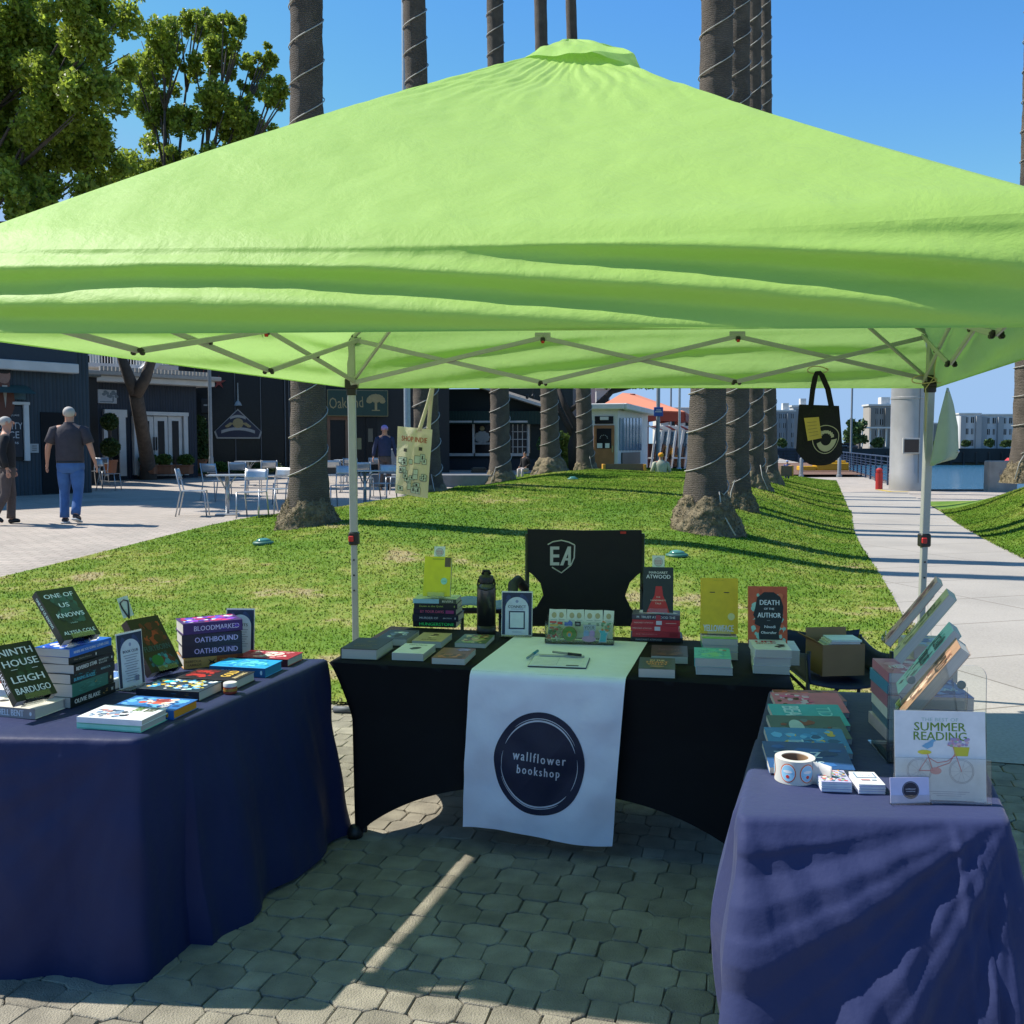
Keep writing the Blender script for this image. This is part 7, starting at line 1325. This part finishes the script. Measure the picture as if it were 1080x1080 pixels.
def blue_chair():
    d = 5.0; p = W(880, 760, d); p.z = .06; a = thing('camp_chair', 'low navy folding camp chair carrying a cardboard box', 'chair', p); nb = pm('navy_nylon', (.012, .022, .065), .65, bump=.3, bs=8); fr = pm('chair_frame', (.03, .03, .035))
    X0, X1 = -.2, .2; b = MB(); b.grid(lambda u, v: (lerp(X0, X1, u), lerp(.22, -.2, v), .43-.03*sin(pi*u)), 10, 6, nb); b.build('seat', a, smooth=True, thick=.01)
    b = MB(); b.grid(lambda u, v: (lerp(X0, X1, u)+.01*sin(8*v), .22+.05*v, .43+.17*v-.03*(1-abs(2*u-1))*v), 12, 6, nb); b.build('backrest', a, smooth=True, thick=.01)
    for sx in (-1, 1):
        b = MB(); b.grid(lambda u, v: (sx*(.2+.012*v), lerp(.24, -.22, u), .43+.14*v-.03*sin(pi*u)*v), 8, 4, nb); b.build('armrest', a, smooth=True, thick=.012)
        for y_ in (-.21, .23): b = MB(); b.tube([(sx*.2, y_, -.06), (sx*.2, y_, .58)], .010, fr, 8); b.build('leg', a, smooth=True)
    for y_ in (-.2, .22): b = MB(); b.tube([(-.2, y_, .02), (.2, y_, .4)], .009, fr, 8); b.tube([(.2, y_+.015, .02), (-.2, y_+.015, .4)], .009, fr, 8); b.build('cross_leg', a, smooth=True)
    q = Vector((p.x-.012, p.y-.02, .50)); c = thing('cardboard_box', 'open brown cardboard box with papers standing on the navy camp chair', 'box', q, .12); kb = pm('cardboard', (.30, .185, .10), .85, var=.1, vs=8)
    b = MB(); w_, dd, h_ = .215, .2, .155
    for cc, sz in (((0, -dd/2, h_/2), (w_, .004, h_)), ((0, dd/2, h_/2), (w_, .004, h_)), ((-w_/2, 0, h_/2), (.004, dd, h_)), ((w_/2, 0, h_/2), (.004, dd, h_)), ((0, 0, .003), (w_, dd, .004))): b.box(cc, sz, kb)
    b.build('box_body', c)
    for pts in (((-w_/2, -dd/2, h_), (-w_/2, dd/2, h_), (-w_/2-.045, dd/2, h_+.03), (-w_/2-.045, -dd/2, h_+.03)), ((-w_/2, dd/2, h_), (w_/2, dd/2, h_), (w_/2, dd/2+.01, h_+.05), (-w_/2, dd/2+.01, h_+.05))): b = MB(); b.add(pts, [(0, 1, 2, 3)], kb); b.build('flap', c, thick=.003)
    b = MB(); 
    for k in range(4): b.box((.01+.006*k, .0-.008*k, h_-.02+.012*k), (.15, .14, .01), col(('c8d0dc', 'a8b8d0', 'd8dce0', 'b8c8dc')[k]))
    tag(b.build('papers', loc=q), 'white and pale blue papers sticking out of the cardboard box', 'papers')
blue_chair()
b = MB(); p = W(507, 640, 5.15); b.grid(lambda u, v: ((u-.5)*.25, .1*v, .03*v+.012*sin(6*u)), 10, 4, pm('pale_blue_nylon', (.16, .24, .5), .6)); b.box((.0, .06, -.03), (.26, .02, .03), M_joint, .006); b.tube([(-.1, .08, -.03), (-.1, .08, -p.z)], .01, M_joint, 8); b.tube([(.1, .08, -.03), (.1, .08, -p.z)], .01, M_joint, 8)
tag(b.build('folding_stool', loc=p, smooth=True, thick=.003), 'pale blue folding stool partly hidden behind the water bottle', 'stool')
b = MB(); b.tube([Z(352, 748, .02), Z(364, 750, .02)+Vector((.08, .02, 0))], .02, pm('foot_grey', (.10, .11, .12), .6), 10); tag(b.build('frame_foot', smooth=True), 'grey tube end lying on the paving by the left table', 'tube')
# ================================================================== CAFE
def cafe_chair():
    a = thing('cafe_chair', 'x', 'chair', (0, 0, 0), 0, 'metal cafe chairs on the plaza'); m = M_alu
    b = MB(); b.grid(lambda u, v: ((u-.5)*.42, (v-.5)*.42, .45-.012*sin(pi*u)*sin(pi*v)), 6, 6, m); b.build('seat', a, thick=-.012)
    b = MB(); b.grid(lambda u, v: ((u-.5)*.40, -.23-.05*v-.03*sin(pi*u), .66+.19*v), 8, 3, m); b.build('backrest', a, smooth=True, thick=.010)
    for sx in (-1, 1):
        b = MB(); b.tube([(sx*.2, -.30, 0), (sx*.2, -.2, .45), (sx*.2, -.29, .86)], .013, m, 8); b.build('leg', a, smooth=True)
        b = MB(); b.tube([(sx*.2, .24, 0), (sx*.2, .2, .45)], .013, m, 8); b.build('leg', a, smooth=True)
    return a
def cafe_table():
    a = thing('cafe_table', 'x', 'table', (0, 0, 0), 0, 'metal cafe tables on the plaza'); b = MB(); b.box((0, 0, .73), (.66, .66, .025), pm('table_metal', (.55, .58, .6), .3, metal=.5), .006); b.build('table_top', a)
    b = MB(); b.tube([(0, 0, .03), (0, 0, .72)], .035, M_alu, 12); b.build('pedestal', a, smooth=True); b = MB(); b.box((0, 0, .015), (.42, .42, .02), M_alu, .006); b.build('base', a)
    b = MB()
    for an in range(4): c, s_ = cos(an*pi/2+.785), sin(an*pi/2+.785); b.tube([(c*.03, s_*.03, .45), (c*.12, s_*.12, .6), (c*.24, s_*.24, .715)], .009, M_alu, 6)
    b.build('brace', a, smooth=True); return a
ch0 = cafe_chair(); tb0 = cafe_table()
CH = [(205, 544, -80, 'metal chair facing right at the far left of the sunlit cafe group'), (266, 546, 175, 'metal chair with its back to the camera at the first sunlit cafe table'), (290, 541, 150, 'metal chair tilted away, right behind the first sunlit cafe table'), (228, 528, -20, 'metal chair on the far side of the first sunlit table'), (252, 524, 10, 'metal chair in the second row left of the thick palm'), (283, 520, 20, 'metal chair in the back row just left of the thick palm'), (303, 532, 60, 'metal chair half hidden by the thick palm'), (362, 535, 175, 'metal chair just right of the thick palm'), (404, 532, 160, 'metal chair at the right end of the cafe group beside the cream bag'), (384, 524, 0, 'metal chair behind the table right of the canopy pole'), (418, 522, 80, 'metal chair behind the cream tote bag'), (352, 519, 5, 'metal chair in the back row right of the thick palm'), (372, 514, -5, 'metal chair in the back row behind the canopy pole'), (398, 513, 0, 'metal chair at the back beneath the green sign'), (320, 515, 0, 'metal chair far back behind the thick palm'),
      (20, 514, 10, 'shaded metal chair beside the man in black'), (34, 519, 170, 'shaded metal chair in front of the teal storefront'), (49, 518, -60, 'shaded metal chair left of the walking man'), (104, 513, 180, 'shaded metal chair right of the walking man'), (116, 517, -90, 'shaded metal chair nearest the forked tree trunk'), (60, 510, 30, 'shaded metal chair behind the walking man'), (8, 510, 0, 'shaded metal chair at the left edge')]
for i, (px_, py_, r_, lb) in enumerate(CH):
    o = ch0 if i == 0 else copy_tree(ch0); p = GP(px_, py_); o.location = p; o.rotation_euler = (0, 0, radians(r_)); o['label'] = lb
TB = [(240, 543, 12, 'metal cafe table in front of the crest sign, nearest of the sunlit ones'), (385, 533, 5, 'metal cafe table crossed by the left canopy pole'), (320, 527, 0, 'metal cafe table mostly hidden by the thick palm'), (262, 512, 0, 'metal cafe table in the back row under the crest sign'), (365, 509, 0, 'metal cafe table in the back row under the green sign'), (28, 508, 10, 'shaded metal cafe table by the teal storefront'), (105, 508, 0, 'shaded metal cafe table right of the walking man'), (430, 516, 0, 'metal cafe table behind the pale grey post')]
for i, (px_, py_, r_, lb) in enumerate(TB):
    o = tb0 if i == 0 else copy_tree(tb0); o.location = GP(px_, py_); o.rotation_euler = (0, 0, radians(r_)); o['label'] = lb
b = MB(); p = GP(412, 510); b.box((0, 0, .55), (.62, .5, 1.1), pm('grey_podium', (.22, .24, .26), .6), .03); tag(b.build('host_stand', loc=p), 'grey host stand just left of the cream tote bag', 'stand')
# ================================================================== PEOPLE
SKIN = pm('skin', (.48, .25, .17), .55, var=.08, vs=12, spec=.35)
def skin_mesh(chains, sub=2):
    """chains: list of [(pos, radius)...]; first point equal to an existing point joins to it"""
    V = []; R = []; E = []
    def idx(p):
        for i, q in enumerate(V):
            if (Vector(q)-Vector(p)).length < 1e-4: return i
        V.append(p); R.append(None); return len(V)-1
    for c in chains:
        pr = None
        for p, r in c:
            i = idx(p); R[i] = R[i] or (r if isinstance(r, tuple) else (r, r))
            if pr is not None: E.append((pr, i))
            pr = i
    me = bpy.data.meshes.new('s'); me.from_pydata(V, E, []); o = bpy.data.objects.new('s', me); COL.objects.link(o); md = o.modifiers.new('sk', 'SKIN'); md.use_smooth_shade = True; md.branch_smoothing = .6; s2 = o.modifiers.new('ss', 'SUBSURF'); s2.levels = sub; s2.render_levels = sub
    for i, r in enumerate(R): me.skin_vertices[0].data[i].radius = r
    me.skin_vertices[0].data[0].use_root = True
    dg = bpy.context.evaluated_depsgraph_get(); m2 = bpy.data.meshes.new_from_object(o.evaluated_get(dg)); bpy.data.objects.remove(o); return m2
def addmesh(name, me, mat, parent, extra=None):
    if extra:
        bm = bmesh.new(); bm.from_mesh(me); 
        for c, r in extra:
            M = Matrix.Translation(c) @ Matrix.Diagonal((*r, 1)); bmesh.ops.create_uvsphere(bm, u_segments=12, v_segments=8, radius=1, matrix=M)
        bm.to_mesh(me); bm.free()
    me.materials.clear(); me.materials.append(mat); me.polygons.foreach_set('use_smooth', [True]*len(me.polygons)); o = bpy.data.objects.new(name, me); COL.objects.link(o); o.parent = parent; return o
def person(label, loc, rz, sc, shirt, trousers, hair, shoes, sleeves='short', pose='walk', bulk=1.0, hat=None, sole=None, bald=False, group=None):
    a = thing('person', label, 'person', loc, rz, group); a.scale = (sc, sc, sc); K = bulk
    pel = (0, 0, .95); sp = (0, .0, 1.12); ch = (0, .01, 1.33); up = (0, .0, 1.45); nk = (0, .01, 1.55); hd = (0, .03, 1.66); ht = (0, .025, 1.75)
    sit = pose == 'sit'
    def hand(w, d, s):
        w, d = Vector(w), Vector(d).normalized(); side = Vector((0, 1, 0)); side = (side-d*side.dot(d)).normalized(); out = []; palm = w+d*.07
        out.append([(tuple(w), (.026, .022)), (tuple(palm), (.028, .02))])
        for k, (o_, L_) in enumerate(((-.028, .055), (-.010, .068), (.010, .066), (.027, .05))):
            b0 = palm+side*o_; out.append([(tuple(palm), (.028, .02)), (tuple(b0+d*.02), .0095), (tuple(b0+d*(.02+L_*.55)+Vector((-s*.006, 0, 0))), .0085), (tuple(b0+d*(.02+L_)+Vector((-s*.02, 0, 0))), .0075)])
        t0 = w+d*.02+side*.026; out.append([(tuple(w), (.026, .022)), (tuple(t0+side*.012), .011), (tuple(t0+side*.022+d*.04), .009)]); return out
    legs = []
    for s in (-1, 1):
        hip = (s*.10, 0, .90)
        if sit: kn = (s*.12, .42, .88); an = (s*.12, .42, .47); toe = (s*.13, .56, .43)
        elif pose == 'walk': kn = (s*.11, .05 if s < 0 else -.02, .50); an = (s*.115, .03 if s < 0 else -.20, .08 if s < 0 else .15); toe = (s*.13, .17 if s < 0 else -.06, .035 if s < 0 else .045)
        else: kn = (s*.11, .02, .5); an = (s*.11, -.02, .08); toe = (s*.13, .13, .035)
        legs.append((hip, kn, an, toe))
    arms = []
    for s in (-1, 1):
        sh = (s*.185*K, 0, 1.44); el = (s*.275*K, -.03, 1.16); wr = (s*.30*K+s*.02, .06 if s < 0 else .03, .92)
        if sit: wr = (s*.2, .22, 1.0)
        arms.append((sh, el, wr))
    body = [[(pel, (.15*K, .11*K)), (sp, (.145*K, .11*K)), (ch, (.16*K, .115*K)), (up, (.12*K, .085)), (nk, (.062, .062)), (hd, (.078, .095)), (ht, (.06, .075))]]
    for hip, kn, an, toe in legs: body.append([(pel, .1), (hip, .085), (kn, .052), (an, .036), (toe, .03)])
    for i, (sh, el, wr) in enumerate(arms):
        s = (-1, 1)[i]; body.append([(up, .1), (sh, .062), (el, .045), (wr, .028)]); body += hand(wr, Vector(wr)-Vector(el), s)
    face = [((0, .125, 1.665), (.014, .02, .022)), ((-.085, .03, 1.665), (.012, .022, .032)), ((.085, .03, 1.665), (.012, .022, .032)), ((0, .112, 1.62), (.026, .01, .007)), ((-.03, .108, 1.69), (.012, .01, .008)), ((.03, .108, 1.69), (.012, .01, .008))]
    addmesh('body', skin_mesh(body), SKIN, a, face)
    def loft(b, rings, m_, n=20):
        b.grid(lambda u, v: (lambda r: (r[0][0]+r[1][0]*cos(2*pi*u)*(1+.02*sin(5*2*pi*u+9*r[0][2])), r[0][1]+r[1][1]*sin(2*pi*u), r[0][2]))(rings[round(v*(len(rings)-1))]), n, len(rings)-1, m_)
    b = MB(); R_ = [((0, 0, zz), (rx*K, ry*K**.7)) for zz, rx, ry in ((.93, .172, .132), (.95, .18, .14), (1.02, .182, .142), (1.10, .178, .142), (1.2, .185, .142), (1.3, .198, .14), (1.38, .20, .128), (1.43, .185, .112), (1.465, .15, .095), (1.49, .11, .085), (1.515, .075, .07), (1.54, .068, .064))]
    if sit: R_ = [((0, 0, .86), (.17*K, .14*K))]+R_
    loft(b, R_, shirt, 28)
    for sh, el, wr in arms:
        sh, el, wr = Vector(sh), Vector(el), Vector(wr); s0 = sh+Vector((-.045 if sh.x > 0 else .045, 0, -.02))
        if sleeves == 'long': b.tube([s0, sh.lerp(el, .12), sh.lerp(el, .5), el, el.lerp(wr, .5), el.lerp(wr, .93)], [.075, .080, .064, .056, .05, .042], shirt, 14)
        else: b.tube([s0, sh.lerp(el, .12), sh.lerp(el, .45), sh.lerp(el, .78), sh.lerp(el, .80)], [.078, .084, .078, .080, .06], shirt, 14)
    b.build('shirt' if sleeves == 'short' else 'jacket', a, smooth=True)
    b = MB(); loft(b, [((0, 0, zz), (rx*K, ry*K**.7)) for zz, rx, ry in ((.97, .165, .128), (.93, .176, .136), (.88, .182, .142), (.82, .175, .135), (.77, .14, .11))], trousers, 28)
    for hip, kn, an, toe in legs:
        hip, kn, an = Vector(hip), Vector(kn), Vector(an); h0 = hip+Vector((-.012*(1 if hip.x > 0 else -1), 0, -.02 if not sit else 0)); b.tube([h0, h0.lerp(kn, .35), h0.lerp(kn, .7), kn, kn.lerp(an, .35), kn.lerp(an, .75), kn.lerp(an, .98)], [.093*K, .094*K, .082*K, .073, .070, .068, .070], trousers, 16)
    b.build('trousers', a, smooth=True)
    for hip, kn, an, toe in legs:
        an, toe = Vector(an), Vector(toe); heel = an+(Vector((0, -.05, -.045)) if not (pose == 'walk' and an.z > .12) else Vector((0, -.06, -.03))); hb = [[(tuple(heel), .042), (tuple(an+Vector((0, .01, -.03))), (.05, .045)), (tuple((an+toe)/2+Vector((0, .02, -.0))), (.048, .04)), (tuple(toe), (.042, .03))]]
        o = addmesh('shoe', skin_mesh(hb), shoes, a)
        if sole:
            b = MB(); d = (toe-heel); d.z = 0; b.bar(Vector((heel.x, heel.y-.03, max(.014, heel.z-.03))), Vector((toe.x, toe.y+.03, max(.014, toe.z-.022))), .085, sole, ht=.024, bev=.008); b.build('sole', o)
    b = MB()
    if hat: b.ball((0, .015, 1.715), (.098, .112, .085), hat, 18)
    else: b.ball((0, .002, 1.69), (.086, .098, .086), hair, 18)
    b.build('hat' if hat else 'hair', a, smooth=True)
    if not sit: b = MB(); b.lathe([(.180*K, 0), (.180*K, .03)], M_black, 28, Matrix.Translation((0, 0, .925)) @ Matrix.Diagonal((1, .77, 1, 1))); b.build('belt', a, smooth=True)
    return a
M_tee = pm('charcoal_tee', (.045, .040, .050), .85, var=.12, bump=.5, bs=9); M_jean = pm('blue_jeans', (.05, .13, .32), .85, var=.2, vs=9, bump=.4, bs=14); M_whair = pm('grey_hair', (.45, .42, .38), .8); M_bj = pm('black_jacket', (.012, .012, .014), .85, bump=.4, bs=10); M_bt = pm('brown_trousers', (.085, .065, .06), .85, bump=.4, bs=12)
p = GP(76, 552); person('bald man in charcoal t-shirt and blue jeans walking away', p, .12, 1.09, M_tee, M_jean, M_whair, pm('dark_shoe', (.03, .03, .04), .6), bulk=1.12, sole=M_white)
p = GP(9, 553); person('man in black jacket and brown trousers cut by the left edge', p, -1.2, 1.0, M_bj, M_bt, M_whair, M_black, sleeves='long', bulk=.98)
p = GP(406, 517); person('person with a lilac cap behind the grey host stand', p, pi+.3, 1.0, pm('dark_blue_top', (.02, .03, .08), .8), M_bt, M_black, M_black, sleeves='long', pose='stand', hat=pm('lilac_cap', (.35, .25, .55), .7))
p = W(697, 494, 35.2); person('person with orange beanie seated on the brown bench', (p.x, p.y, p.z-1.24), 0, 1.0, pm('pale_olive_top', (.42, .43, .32), .8), M_bt, M_black, M_black, sleeves='long', pose='sit', hat=pm('orange_beanie', (.75, .32, .01), .8), bulk=1.15)
p = GP(554, 505); person('small dark-haired figure crouching between the palms in pale trousers', (p.x, p.y, p.z-.3), 2.5, .72, M_bj, pm('pale_trousers', (.5, .45, .42), .8), M_black, M_black, sleeves='long', pose='sit')
p = W(830, 502, 41); p.z = .1; person('child in blue standing on the paving behind the right palm row', p, 2.9, .52, pm('blue_child_top', (.03, .07, .25), .8), pm('blue_child_trousers', (.02, .03, .12), .8), M_black, M_bj, sleeves='long', pose='stand', hat=pm('blue_child_hat', (.2, .3, .6), .7))
